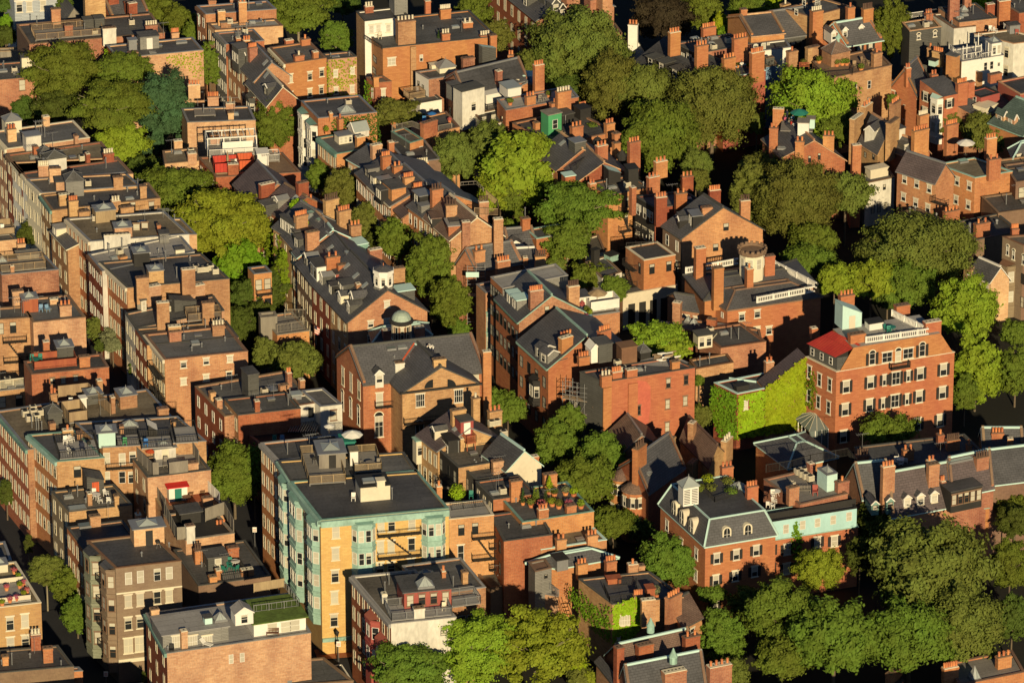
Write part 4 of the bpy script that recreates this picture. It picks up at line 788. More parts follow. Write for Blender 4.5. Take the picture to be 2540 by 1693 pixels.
a = B((1680, 290), (2120, 225), (1480, 60), 11.5, 'bp', 'dk', "narrow house with tall weathered timber fence and black garden hut", cap='wgr', junk=0); railpx(a, [(1490, 60), (1600, 290), (1680, 285)], 0, 1.9, 'wgr', .2, True, 'timber_fence'); railpx(a, [(1860, 120), (2030, 60), (2115, 220)], 0, 1.9, 'wgr', .2, True, 'timber_fence'); hut(a, 1640, 1815, 50, 150, 2.4, 'dk', 'ta', ov=.3, name='garden_hut')
ch(a, (1690, 1765, 160, 300, 0), mat='ws')
a = B((-300, 932), (372, 854), (-520, 560), 13.5, 'yt', 'tn', "tan-yellow brick house at the bottom left with a flower-filled roof terrace", cor='cream', cap='cream', junk=0); wpx(a, 'f', [(90, 1040), (225, 1015), (95, 1225), (230, 1205)], 't', 1.0, 1.9)
deck(a, -100, 275, 870, 5.5, .2, 'lg', 'cream', .7, True); hut(a, -60, 70, 520, 590, 2, 'cream', 'skyl', 'sk')
for i, (x, y) in enumerate([(20, 880), (90, 850), (150, 835), (215, 800), (245, 770), (215, 700), (170, 640), (130, 590), (60, 740), (180, 720)]): shrub(a, x, y, .4, .5, "%s pink flower planter round the roof terrace at the bottom left" % ['first', 'second', 'third', 'fourth', 'fifth', 'sixth', 'seventh', 'eighth', 'ninth', 'tenth'][i], 'fl' if i % 3 else 'lfy', True, .2, group='flower planters on the terrace')
k = MB()
T(0, 3); p = P((60, 370), 15)
a = B((-80, 500), (105, 470), (-140, 330), 11, 'bp', 'ta', "small brick house with a radiating metal trellis at the left edge", junk=0)
a = B((-50, 1492), (668, 1430), (-190, 1300), 8.5, 'bs', 'tb', "low dark roof with three brick chimneys at the bottom left", cap='dg', junk=1); ch(a, (395, 480, 1265, 1402, 0), (25, 78, 1340, 1425, 0)); ch(a, (285, 372, 1140, 1290, 3, 'potc'))
a = B((275, 1500), (748, 1470), (240, 1465), 7.5, 'br', 'ta', "low brick wall building at the bottom left edge", junk=1)
# french door house
a = B((1510, 1312), (2812, 1125), (1318, 950), 12, 'bp', 'lg', "broad brick building with french-doored penthouse and grass-topped terrace", side='bd', l=(3, 5), cor='cud', cap='metal', junk=0)
p, w, ht = hut(a, 1475, 2060, 1150, 1275, 5.5, 'gr', 'lg', name='penthouse', ov=.2); J(a, 'vent', (1520, 1290))
for x in (1600, 1740, 1875): T(0, 3); q = PP((x, 1205), p, a.nf); window(a, q, wallang(a, 'f'), 'g', 1.3, 1.7, 0)
a2r = a.rz; a.rz += ht + .15
ch(a, (1370, 1440, 915, 965, 0)); skylight(a, 1990, 1010, 1.7, 1.3, rise=.9); hut(a, 1855, 1920, 995, 1050, 1, 'mint', name='ac_unit'); a.rz = a2r
ch(a, (1645, 1700, 1110, 1280, 0)); furn(a, 1555, 1300, 'chair', "black chair on the terrace before the french doors", 'dk', 0, 0); furn(a, 1865, 1245, 'lounge', "white lounger on the terrace before the french doors", 'wh', 1, 0); hut(a, 2130, 2290, 960, 1060, 2.2, 'wh', 'lg', 'gab', name='stair_hut', zo=2.4, win='f', nw=1, wk='n')
T(1, 3); p, w, ht = hut(a, 0, 465, 1045, 1160, 6.5, 'wh', 'grass', name='penthouse', ov=.3, zo=.0); a.rz += ht + .15; railpx(a, [(0, 940), (410, 885), (270, 715)], 0, 1.0, 'metal', .6); railpx(a, [(0, 760), (275, 715)], .0, 1.3, 'wood', .2, True, 'timber_fence'); a.rz = a2r
for x, y in ((165, 1085), (285, 1070), (370, 1055)): q = PP((x, y), p, a.nf); window(a, q, wallang(a, 'f'), 'n', 1.3, 1.5, 0)
furn(a, 170, 1150, 'bench', "brown bench on the terrace under the grass roof", 'brn', 0, 0); wpx(a, 'f', [], 'n')
T(0, 3); wpx(a, 'f', [(2090, 1360), (2190, 1345)], 'n', .6, 1.3)
# ---- small roof at the bottom centre
T(1, 3); a = B((-40, 1640), (900, 1560), (-300, 1430), 5.5, 'bs', 'ta', "low skylit flat roof at the bottom edge near the road markings", junk=0, cap='bs'); skylight(a, 240, 1500, 1.6, 1.2, pyr=False); skylight(a, 290, 1560, 1.4, 1.1, pyr=False); J(a, 'pipe', (445, 1440))
# ---- yellow building
a = YB = B((602, 110), (1762, 2), (330, -240), 19.6, 'ye', 'tb', "tall yellow brick corner building with green copper bays, bottom centre", side='yt', cor='cu', cap='cud', junk=0, cat='apartment', name='apartment_building')
k = MB(); k.box(a.FL - Z * .9, a.FR - a.FL, a.nf * .45, Z * .85, 'cu'); k.box(a.BL - Z * .9, a.FL - a.BL, a.nl * .45, Z * .85, 'cu'); mk(k, 'copper_cornice', a); k = MB(); k.box(a.FL - Z * 17.6, a.FR - a.FL, a.nf * .3, Z * .5, 'cu'); mk(k, 'copper_band', a)
wpx(a, 'f', [(740, 212), (737, 410), (733, 612), (728, 805), (724, 1010)], 't', 1.0, 1.75)
wpx(a, 'f', [(1148, 155), (1244, 150), (1428, 130), (1144, 350), (1240, 345), (1425, 322), (1142, 545), (1240, 540), (1422, 510)], 't', .95, 1.75)
sc_ = scl(a.FL); f1 = (880 - 602) / (sc_ * a.U.x); f2 = (1512 - 602) / (sc_ * a.U.x); bw = 215 / (sc_ * a.U.x); bay(a, 'f', f1, bw, 18.9, 2.2, .9, 'cu', 5, 'cud', 2, 3.25); bay(a, 'f', f2, bw, 18.9, 2.2, .9, 'cu', 5, 'cud', 2, 3.25)
escape(a, 'f', f1 + bw + .2, f2 - f1 - bw - .4, 5, 2.9, 3.25); bay(a, 'l', a.lv - 3.9, 3.4, 18.9, 4.2, .8, 'cu', 4, 'cud', 2, 3.25); bay(a, 'l', 1.0, 4.2, 18.9, 4.2, .8, 'cu', 4, 'cud', 2, 3.25); auto_windows(a, 'l', 1, 5, 't', s0=.42, s1=.62, fh=3.25)
T(1, 2); p, w, ht = hut(a, 965, 1232, 1345, 1475, 3.6, 'cream', 'dk', name='stair_hut', ov=.12); hut(a, 1115, 1185, 1290, 1345, 1.0, 'cream', 'cream', name='duct', zo=2.2); h0 = a.rz; a.rz += ht + .1; skylight(a, 1040, 1290, 1.8, 1.2, pyr=False); a.rz = h0; ch(a, (1655, 1703, 1335, 1420, 1)); J(a, 'pipe', (1250, 1450)); furn(a, 900, 1460, 'chair', "small white and pink folding chair on the dark roof", 'wh', 0, 0)
T(1, 3)
a = YB2 = B((333, -242), (1480, -322), (216, -428), 19.6, 'ye', 'ta', "rear part of the yellow building under the lattice-fenced deck", side='yt', cor='cu', cap='dg', junk=0, cat='apartment', name='apartment_building'); bay(a, 'l', a.lv - 4.0, 3.4, 18.9, 4.2, .8, 'cu', 4, 'cud', 2, 3.25); auto_windows(a, 'l', 2, 5, 't', s0=.05, s1=.5, fh=3.25)
T(1, 2); deck(a, 500, 830, 1310, 9.5, .4, 'deck', 'wood', 1.1, False, .1, name='lattice_deck'); hut(a, 590, 830, 1045, 1175, 4.2, 'wgr', 'dg', 'sk', zo=.4, door='dk', ov=.2, rise=.5); deck(a, 910, 1155, 1200, 6, .4, 'deck', 'wood', 1.0, False, .1); hut(a, 870, 943, 1020, 1145, 1.5, 'wh', 'tn', zo=.4); furn(a, 545, 1130, 'grill', "black covered grill against the lattice-deck hut", 'dk', 0, .4); furn(a, 890, 985, 'umb', "open white parasol above the lattice deck", 'wh', 0, .4); furn(a, 1050, 1160, 'table', "round table on the right lattice deck", 'wgr', 0, .4); furn(a, 1130, 1150, 'chair', "chair at the right edge of the lattice deck", 'wgr', 0, .4); furn(a, 980, 1150, 'chair', "chair left of the lattice deck table", 'wgr', 2, .4); furn(a, 680, 850, 'umb', "white curved parasol half hidden behind the lattice", 'wh', 0, .4, s=.5)
hut(a, 790, 915, 940, 990, 2.5, 'teal', 'teal', name='awning', zo=1.2)
T(1, 3); a = B((216, -426), (900, -500), (62, -590), 19.2, 'br', 'ta', "red brick house with white lintels joined behind the yellow building", side='or', l=(4, 5), cor='lg', cap='lg', junk=1)
T(1, 3)
a = CR = B((1240, 1045), (1830, 985), (880, 615), 14.6, 'ws', 'ta', "cream-rendered building with a grey-railed roof deck, bottom centre", side='bd', l=(8, 4), cor='lg', cap='lg', junk=0); wpx(a, 'f', [(1717, 1080), (1715, 1125)], 'k', .8, .7)
deck(a, 1245, 1790, 1015, 4.2, .2, 'lg', 'metal', 1.0, False, .14); ch(a, (1450, 1545, 905, 1010, 0), mat='ws'); ch(a, (1162, 1205, 775, 860, 0), mat='ws'); J(a, 'pipe', (1222, 690)); J(a, 'pipe', (1185, 770))
p, w, ht = hut(a, 1360, 1785, 762, 920, 4.6, 'pk', 'ta', name='penthouse', ov=.25, win='f', nw=4, wk='b'); h0 = a.rz; a.rz += ht + .15; skylight(a, 1545, 700, 2.2, 1.8, rise=1.1); ch(a, (1702, 1732, 570, 630, 1)); a.rz = h0; furn(a, 1720, 920, 'chair', "cream folding chair against the grey deck railing", 'cream', 0, .3)
bay(a, 'l', a.lv - 7.5, 3.4, 13.0, 3, 1.0, 'pk', 2, 'pk', 1); bay(a, 'l', a.lv - 3.8, 3.4, 11.5, 3, 1.0, 'pk', 2, 'pk', 1)
a = B((1560, 790), (2097, 715), (1340, 520), 14.4, 'bt', 'ta', "right wing of the cream building with a slim tall chimney", cap='lg', junk=0); ch(a, (1890, 1937, 575, 690, 0)); J(a, 'pipe', (1803, 720)); deck(a, 1790, 2050, 890, 3, -.2, 'lg', 'metal', 1.0, False, .14); skylight(a, 1550, 610, 2.4, 1.6); wpx(a, 'f', [(1880, 1010), (1960, 1000)], 'n', 1.0, 1.3, 1)
# ================================================================ centre columns
T(1, 0)
a = B((285, 582), (655, 528), (140, 432), 14.5, 'or', 'ta', "red brick four-storey house with cream window heads and a parapet, upper left centre", side='or', l=(4, 4), lk='w', cor='cream', cap='bs', junk=0); wpx(a, 'f', [(330, 710), (505, 688), (330, 870), (505, 840), (325, 1030), (612, 655), (608, 812)], 't', .75, 1.35); ch(a, (290, 358, 370, 412, 0), (432, 510, 362, 420, 1), (375, 455, 510, 572, 1, 'potc'), (540, 585, 475, 545, 0)); k = MB(); k.box(a.BL, a.FL - a.BL, a.V * 0 + a.U * .4, Z * .9, 'bt') if False else None
a = IV1 = B((672, 540), (930, 515), (610, 490), 13.6, 'bp', 'ta', "vine-covered brick house between two red brick blocks", junk=1); wpx(a, 'f', [(738, 665), (890, 640), (742, 820), (888, 805)], 'w', .7, 1.15)
ivy(a, 'f', [(640, 545), (925, 520), (930, 900), (640, 880)], "bright vine covering the wall between the two red brick blocks", 'ivyb', 11, .14)
a = B((1165, 440), (2197, 332), (925, 200), 15.4, 'or', 'ta', "large orange brick block with a roof garden terrace, top centre", side='br', cap='dg', junk=1); ch(a, (1305, 1463, 205, 415, 5, 'potc'), dep=1.6, mat='bt'); ch(a, (1705, 1775, 310, 385, 3, 'potc'), (2052, 2138, 325, 350, 4, 'potc')); ch(a, (2140, 2198, 325, 400, 0), (1553, 1600, 15, 140, 0), (1690, 1783, 90, 180, 6, 'potc'), (1895, 1980, 210, 260, 2, 'potc')); wpx(a, 'f', [(1245, 558)], 'w', 1.3, 1.2, 0); wpx(a, 'f', [(1513, 525)], 'n', .55, 1.15); wpx(a, 'l', [(1095, 535), (1090, 640)], 'k', 1.6, 1.1)
k = MB(); o_ = PP((1410, 420), a.FL, a.nf); k.box(Vector((o_.x, o_.y, 5)), a.U * .9, a.nf * .5, Z * 10.3, 'bt'); mk(k, 'chimney_breast', a); railpx(a, [(1000, 355), (1160, 450)], .0, .7, 'dk'); J(a, 'ant', (1880, 290)); shrub(a, 1670, 345, .25, 1.3, "small conical shrub on the dark roof of the large orange block", 'con', False, 0, cone=True); furn(a, 1090, 330, 'lounge', "cream lounger on the terrace under the white penthouse", 'cream', 1, .1); furn(a, 1140, 350, 'chair', "cream chair on the terrace under the white penthouse", 'cream', 0, .1)
a = B((1002, 195), (1400, 150), (925, 108), 18.2, 'wh', 'ta', "white-fronted penthouse block standing on the orange brick building", side='bt', cap='dg', junk=0, name='penthouse_block'); wpx(a, 'f', [(1062, 265), (1125, 255), (1215, 255)], 'g', .75, 1.3, 0); ch(a, (1010, 1082, 65, 125, 3, 'potc')); hut(a, 1272, 1390, 0, 138, 3, 'gr', 'ta')
a = B((1580, 720), (1905, 672), (1462, 652), 12.4, 'br', 'ta', "small house with a white side wall and pale roof lantern", side='wh', cap='metal', junk=0); hut(a, 1680, 1825, 625, 668, 2.0, 'cream', 'metal', 'pyr', rise=1.0); hut(a, 1610, 1680, 600, 640, 1.2, 'cream', 'cream', name='ac_unit'); ch(a, (1892, 1998, 535, 690, 0)); wpx(a, 'l', [(1490, 760), (1530, 795)], 'k', .5, 1.0)
a = B((1500, 935), (1700, 900), (1420, 870), 9.6, 'wh', 'ta', "white curved garden front beneath the timber balcony", junk=0, cap='dg'); wpx(a, 'f', [(1600, 1000)], 'n', .7, .9); deck(a, 1405, 1550, 895, 2.2, .2, 'wood', 'wood', .9, False, .12)
a = B((1895, 860), (2480, 720), (1735, 715), 12.6, 'bd', 'tb', "slate-roofed house with a weathered grey roof tower, upper centre", kind='gu', rise=2.2, side='br', cap='metal', l=(2, 3), lk='k'); hut(a, 1885, 2085, 840, 1150, 2.6, 'ws', 'dg', zo=-3.5, win='f', nw=1, name='roof_tower'); hut(a, 1790, 1870, 780, 880, 1.6, 'gr', 'ta', name='dormer', win='f'); ch(a, (2205, 2248, 650, 800, 0), zo=1.2); hut(a, 2065, 2190, 470, 590, 1, 'dg', 'mint', 'shl', name='dormer', zo=.5)
a = B((2090, 1140), (2700, 1010), (1990, 1030), 10.6, 'ws', 'dg', "weathered grey bay-windowed house beside the roof tower", f=None, junk=0); wpx(a, 'f', [(2080, 1090), (2165, 1070), (2260, 1085)], 'k', .9, 1.4); hut(a, 2100, 2334, 870, 970, 2.5, 'wh', 'wh', name='parapet_screen'); deck(a, 2110, 2334, 1000, 3, .2, 'deck', 'dk', .9)
a = B((1095, 752), (1245, 738), (1018, 702), 11, 'br', 'ta', "small brick annex with one dark doorway beside the vines", junk=0, cap='bs'); ch(a, (1085, 1130, 700, 770, 0)); wpx(a, 'f', [(1170, 850)], 'w', .7, 1.7, 0); wpx(a, 'l', [(1072, 840)], 'n', .5, 1.8)
ivy(a, 'l', [(1010, 720), (1090, 780), (1080, 960), (1010, 940)], "vine on the small annex beside the dark doorway", 'ivy', 30)
a = IV2 = B((580, 1072), (1112, 1018), (425, 915), 14, 'br', 'tb', "dark-roofed house with white bow windows and a glass pyramid skylight", side='br', cap='metal', junk=1); skylight(a, 835, 1010, 2.6, 2.0, rise=.9); ch(a, (685, 712, 1025, 1080, 0)); bay(a, 'l', .4, 3.2, 13, 1.5, .9, 'wh', 4, 'cud', 1, 3.0); bay(a, 'l', a.lv - 3.6, 3.3, 12.6, 1.5, .9, 'wh', 4, 'cud', 1, 3.0)
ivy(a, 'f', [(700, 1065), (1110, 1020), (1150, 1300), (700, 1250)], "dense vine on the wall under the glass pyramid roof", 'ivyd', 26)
a = B((748, 1395), (1065, 1340), (575, 1248), 12, 'br', 'ta', "low brick house with a small octagonal sunroom and glasshouse", l=(5, 3), cor='cud', cap='cud', junk=0); hut(a, 770, 890, 1240, 1310, 1.8, 'cream', 'metal', 'flat', name='sunroom', win='f', nw=3); hut(a, 910, 1040, 1200, 1250, 2.5, 'ws', 'skyl', 'gal', name='glasshouse', rise=1.2, zo=.2); ch(a, (772, 808, 1080, 1205, 1), (935, 1008, 1245, 1355, 0)); shrub(a, 655, 1210, .4, 1, "plant in the trough before the octagonal sunroom", 'lfy')
ch(a, (1075, 1160, 1325, 1450, 0), zo=-.5)
a = B((1410, 1297), (1532, 1260), (1240, 1190), 12, 'br', 'ta', "narrow brick house with a copper-edged roof below the grey timber balcony", cap='cud', side='dg', junk=0, l=(2, 2), lk='k'); wpx(a, 'f', [(1510, 1360)], 'n', .6, 1.4); ch(a, (1535, 1660, 1120, 1240, 0)); railpx(a, [(1250, 1190), (1430, 1150), (1530, 1190)], .6, 1.0, 'wgr', .18)
a = B((1650, 1200), (1860, 1150), (1530, 1060), 11.4, 'br', 'ta', "terrace house with grey railings, flower pots and blue furniture", junk=0, cap='bs'); railpx(a, [(1670, 1190), (1790, 1170)], 0, 1.0, 'wgr', .18); furn(a, 1610, 1080, 'umb', "small blue parasol on the flowered terrace", 'blue', 0, 0, s=.5); shrub(a, 1500, 1140, .35, .5, "left pink flower pot on the grey-railed terrace", 'fl'); shrub(a, 1770, 1110, .35, .5, "right pink flower pot on the grey-railed terrace", 'fl'); furn(a, 1540, 1110, 'chair', "blue chair on the flowered terrace", 'blue', 0, 0)
# row P (centre, slopes face the narrow lane)
a = B((990, 1520), (1350, 1445), (850, 1440), 12.6, 'bp', 'sl', "first slate house of the central lane row, copper-edged gable", kind='gv', rise=1.6, l=(3, 3), cap='mint'); ch(a, (1075, 1160, 1320, 1460, 0), zo=.8)
a = B((1380, 1480), (1690, 1440), (1220, 1290), 11, 'bs', 'tb', "dark little house between chimneys at the head of the lane", junk=1); ch(a, (1222, 1270, 1290, 1370, 0)); ch(a, (1478, 1580, 1480, 1550, 5, 'potc'), zo=.5)
T(1, 1)
a = B((1035, 148), (1640, 40), (925, 35), 13, 'br', 'sl', "second slate house of the central lane row with wide eaves", kind='gv', rise=2.2, l=(4, 3), lk='n', cap='metal', cor='brn'); ch(a, (1165, 1240, -110, 20, 4), (1268, 1342, -20, 50, 2), zo=1.6)
a = B((1240, 332), (1890, 215), (1035, 148), 13, 'br', 'sl', "third slate house of the central lane row with a boxy double dormer", kind='gv', rise=2.4, l=(6, 3), lk='n', cap='metal', cor='cream'); hut(a, 1248, 1375, 185, 300, 3.4, 'br', 'ta', name='dormer', zo=.3); hut(a, 1090, 1150, 80, 165, 1.6, 'cream', 'ta', name='dormer', zo=.2, win='l'); hut(a, 1150, 1235, 195, 290, 1.8, 'dk', 'ta', name='dormer', zo=.1, win='l', nw=2); ch(a, (1365, 1450, 80, 160, 5), (1455, 1530, 170, 215, 5), zo=1.6)
a = B((1345, 440), (1800, 330), (1240, 332), 12.4, 'br', 'slp', "small purple-slate gabled house in the central lane row", kind='gv', rise=2.0, l=(3, 3), cap='bs')
a = B((1535, 432), (2090, 330), (1392, 330), 14, 'br', 'sl', "fourth slate house of the lane row with a lead-roofed dormer", kind='gv', rise=2.6, l=(3, 4), lk='n', cap='metal'); hut(a, 1500, 1610, 250, 340, 2.6, 'dk', 'metal', name='dormer', zo=.6, win='l'); hut(a, 1515, 1600, 340, 410, 1.4, 'gr', 'metal', name='dormer', zo=.1); ch(a, (1615, 1712, 190, 380, 4, 'potd'), zo=.8)
a = B((1780, 640), (2255, 600), (1535, 432), 14, 'br', 'tile', "gable-ended brick house at the near end of the central lane row", kind='gv', rise=3.2, l=(6, 4), lk='w', cap='cream'); hut(a, 1610, 1745, 450, 500, 2.6, 'dk', 'tile', name='dormer', zo=.4, win='l', nw=3); ch(a, (1740, 1838, 330, 500, 4, 'potd'), (2040, 2125, 300, 460, 4, 'potd'), zo=1.2); ch(a, (1885, 1958, 480, 640, 0), (2172, 2255, 455, 650, 0), zo=.2); hut(a, 1760, 1900, 520, 620, 3, 'br', 'lg', name='dormer', zo=.2)
railpx(a, [(1995, 410), (2210, 420), (2205, 340), (2100, 250)], 2.4, 1.1, 'wood', .14); railpx(a, [(1870, 150), (2010, 140), (2075, 200)], 4.2, .6, 'wgr', .6)
a = B((2000, 900), (2420, 830), (1830, 850), 10.4, 'br', 'sl', "low slate-roofed house with mixed chimneys right of the two lane gables", kind='gu', rise=2.6, cap='metal'); ch(a, (1998, 2092, 742, 862, 2), (2205, 2320, 838, 945, 5), zo=.8)
# S row
a = DH = B((850, 1382), (1567, 1282), (690, 1207), 13, 'br', 'sl', "gable-fronted brick house behind the green-domed turret", kind='gv', rise=4.1, side='bt', l=(3, 4), lk='w', cap='dg'); wpx(a, 'f', [(1203, 1217), (1198, 1382), (1055, 1398), (1055, 1530)], 'w', .85, .95)
hut(a, 900, 1030, 1170, 1250, 1.8, 'dg', 'sl', 'gal', name='dormer', zo=1.0, win='l', rise=.8, wk='n'); hut(a, 1300, 1455, 1110, 1170, 2.2, 'dg', 'mint', name='dormer', zo=1.6)
a = B((690, 1207), (1407, 1107), (525, 1032), 13, 'bt', 'sl', "slate-roofed row house with the white octagonal cupola", kind='gv', rise=4.1, side='bd', l=(3, 4), lk='w', cap='dg'); hut(a, 810, 925, 1055, 1165, 2.4, 'dg', 'ta', name='dormer', zo=.8, win='l', nw=2); ch(a, (930, 970, 1040, 1110, 0), zo=2); ch(a, (1265, 1367, 900, 1070, 0), zo=1.2)
m = MB(); p = P((1172, 1060), 16.7); m.lathe(p, [(1.35, -1.2), (1.35, 0), (1.55, .05), (1.55, .25)], 'gr', 8, .39); m.lathe(p, [(1.4, .25), (1.4, 2.3), (1.6, 2.35), (1.6, 2.75), (1.5, 2.8)], 'wh', 8, .39); m.lathe(p, [(1.5, 2.8), (.5, 3.25), (0, 3.3)], 'sl', 8, .39); m.tube(p + Z * 3.2, p + Z * 3.7, .05, .05, 'tc', 6); cu_ = mk(m, 'cupola', a)
for k in range(8): q = k * math.pi / 4 - math.pi / 2 + .0; d = Vector((math.cos(q), math.sin(q), 0)); window(a, p + d * 1.31 + Z * 1.25, q + math.pi / 2, 'n', .62, 1.3, 3, parent=cu_)
a = B((525, 1032), (1240, 932), (388, 852), 13, 'bd', 'sl', "slate-roofed row house with a big white box dormer", kind='gv', rise=3.8, side='bs', l=(4, 4), lk='w', cap='dg'); hut(a, 570, 660, 885, 1035, 3.2, 'wh', 'ta', name='dormer', zo=.2, win='l', nw=2, ov=.2, wk='k'); hut(a, 745, 770, 950, 1055, 1.5, 'pk', 'ta', name='dormer', zo=.6, win='l'); ch(a, (660, 780, 800, 985, 2), (765, 882, 870, 1000, 0), zo=1.0); skylight(a, 850, 765, .9, 1.2, 2.6, pyr=False); hut(a, 880, 1010, 850, 890, 3, 'pk', 'sl', 'shl', name='skylight', zo=2.2)
a = B((400, 800), (1030, 690), (355, 745), 13.4, 'br', 'sl', "slate house with long copper-edged ridge behind the white dormer", kind='gv', rise=3.4, side='bd', l=(2, 4), cap='mint'); ch(a, (485, 592, 575, 770, 0), zo=.8); hut(a, 540, 620, 740, 790, 2, 'dg', 'mint', name='dormer', zo=.3); hut(a, 860, 1030, 700, 760, 2.5, 'cud', 'mint', name='dormer', zo=.6); ch(a, (1050, 1160, 735, 850, 0), zo=-.5)
a = IVH = B((380, 740), (980, 640), (255, 600), 13.4, 'bt', 'sl', "slate house with rooftop skylights beside the ivy-hung house", kind='gv', rise=3.2, side='bt', l=(2, 4), cap='bp'); hut(a, 405, 480, 640, 740, 2, 'dg', 'ta', name='dormer', zo=.1, win='l'); ch(a, (880, 972, 515, 680, 3), zo=.2); skylight(a, 685, 585, 1.1, 1.2, 2.8, pyr=False, name='skylight'); J(a, 'ant', (640, 560), z=16)
a = IVH2 = B((372, 645), (870, 530), (175, 520), 13.6, 'bt', 'sl', "ivy-draped slate house with a long green-roofed dormer", kind='gv', rise=3.0, side='bt', l=(3, 4), cap='metal'); hut(a, 365, 400, 500, 640, 4.2, 'dg', 'ta', name='dormer', zo=.1, win='l', nw=5); ch(a, (388, 490, 430, 640, 6), (775, 878, 385, 560, 5), zo=1.0); ch(a, (652, 770, 285, 470, 6, 'potd'), zo=1.5)
for x, y in ((520, 400), (605, 465)): skylight(a, x, y, 1.4, 1.0, 2.6, pyr=False, mat='cu')
ivy(a, 'l', [(180, 540), (372, 690), (372, 1320), (250, 1330), (190, 900)], "long curtain of bright ivy hanging down the lane facade", 'ivy', 30, .15, off=.2, ragged=1.5)
a = B((260, 450), (700, 350), (60, 330), 13.2, 'bd', 'slp', "purple slate house at the far end of the ivy row", kind='gv', rise=2.6, side='br', l=(3, 3), cap='bs'); hut(a, 110, 265, 335, 400, 2.2, 'dg', 'ta', name='dormer', zo=.2, win='l'); ch(a, (68, 188, 145, 295, 0), (405, 495, 130, 262, 0), (510, 545, 275, 350, 1), zo=.6)
a = B((0, 330), (430, 260), (-180, 130), 12.6, 'bd', 'slp', "low purple-slate roof below the brick deck house", kind='gv', rise=3.0, side='br', cap='metal')
a = B((0, 950), (160, 930), (-55, 890), 11, 'br', 'ta', "narrow brick back wall with fire escapes behind the ivy lane", junk=0, f=(2, 3), wk='k'); escape(a, 'f', .2, 2.3, 3)
a = B((60, 1345), (210, 1330), (40, 1300), 9.5, 'wgr', 'wgr', "weathered timber roof hut beside the slatted deck", junk=0, cap='wgr', name='timber_hut', cat='hut')
a = B((210, 1500), (500, 1460), (60, 1330), 7.5, 'br', 'deck', "low brick house with a slatted timber deck beside the flagpole", junk=0, cap='wgr'); railpx(a, [(210, 1480), (470, 1440), (470, 1340), (280, 1340)], .2, 1.3, 'wgr', .2)
# dome turret
T(1, 1)
base = P((1335, 1500), 14.2); base.z = 0; h = H(); h.o = base; h.e = thing('domed_turret', "small turret with a green copper dome in front of the gable wall", 'turret', base); m = MB(); q = base + Z * 0
m.lathe(q, [(1.6, 9), (1.6, 13.4), (1.5, 13.5)], 'bs', 12); m.lathe(q, [(1.35, 13.5), (1.35, 16.2)], 'brn', 10); m.lathe(q, [(1.55, 16.2), (1.75, 16.35), (1.75, 16.6), (1.45, 16.8)], 'dk', 12); mk(m, 'wall', h); m = MB(); m.lathe(q, [(1.4, 16.8), (1.3, 17.15), (1.05, 17.55), (.6, 17.85), (0, 17.95)], 'cup', 16); mk(m, 'dome', h)
h.wall = 'br'
for k in range(10): t_ = k * math.pi / 5 - math.pi / 2 + .1; d = Vector((math.cos(t_), math.sin(t_), 0)); window(h, q + d * 1.31 + Z * 14.9, t_ + math.pi / 2, 't', .5, 2.1, 1 if k % 2 else 3)
# low slate roofs around the turret
T(1, 1)
a = B((1080, 1570), (1600, 1500), (1050, 1470), 11.4, 'br', 'sl', "low hipped slate roof around the domed turret", kind='hip', rise=1.3, cap='mint'); ch(a, (1172, 1255, 1460, 1560, 0), (1462, 1545, 1435, 1525, 0))
# big slate building
T(1, 2)
a = BG = B((987, 410), (2095, 292), (748, 168), 15, 'br', 'sl', "large brick hall with a huge slate roof and arched windows, centre", kind='gu', rise=3.5, side='or', cap='dg', cat='hall', name='brick_hall')
wpx(a, 'l', [(807, 340), (880, 395), (952, 465)], 't', .9, 2.6); wpx(a, 'l', [(803, 560), (877, 630), (948, 700)], 'a', .9, 2.6); wpx(a, 'f', [(1135, 555)], 'w', 1.0, 2.2, 0); wpx(a, 'f', [(1130, 790)], 'a', 1.2, 3.2, 3)
ch(a, (1280, 1362, 220, 320, 0), zo=.2, mat='ws'); ch(a, (2075, 2148, 120, 500, 0), zo=-3); hut(a, 1098, 1172, 325, 410, 1.6, 'ws', 'ta', 'gab', name='dormer', zo=0, win='f', rise=.7); escape(a, 'f', 1.6, 3.4, 1, 3.6)
skylight(a, 1240, 95, 1.3, 1.0, 2.6, pyr=False, mat='paneg'); skylight(a, 1340, 85, 1.3, .8, 2.6, pyr=False); skylight(a, 1425, 170, .8, .8, 1.9, pyr=False); J(a, 'vent', (1270, 190), (1355, 135), z=16.9); wpx(a, 'f', [(2005, 340)], 't', .9, 1.0)
a = B((1342, 492), (2042, 408), (1105, 245), 15, 'bt', 'sl', "projecting pedimented wing of the large brick hall", kind='gv', rise=3.2, cap='dg', cat='hall', name='brick_hall'); wpx(a, 'f', [(1503, 555), (1850, 515)], 'g', 1.25, 1.9, 1); wpx(a, 'f', [(1498, 850)], 'a', 1.2, 2.6, 1); ch(a, (1628, 1738, 190, 275, 0), zo=2.4)
k = MB(); k.box(a.FL - Z * .05 - a.U * .3, a.FR - a.FL + a.U * .6, a.nf * .3, Z * .28, 'dk'); mk(k, 'cornice', a)
for cx_, s_ in ((1582, 1), (1790, 0)):   # two half-round attic lights
    c = PP((cx_ + (38 if s_ else -40), 440), a.FL, a.nf); m = MB(); n_ = 8
    pts = [c + a.nf * .03] + [c + a.nf * .03 + a.U * ((-1 if s_ else 1) * 1.25 * math.cos(i * math.pi / 2 / n_)) + Z * (1.25 * math.sin(i * math.pi / 2 / n_)) for i in range(n_ + 1)]
    m.face(pts if not s_ else pts[::-1], 'pane'); mk(m, 'attic_window', a)
escape(a, 'f', .1, 6.0, 1, 4.6)
railpx(a, [(1240, 300), (1215, 400), (1300, 700)], 0, 1.0, 'dk') if False else None
k = MB()
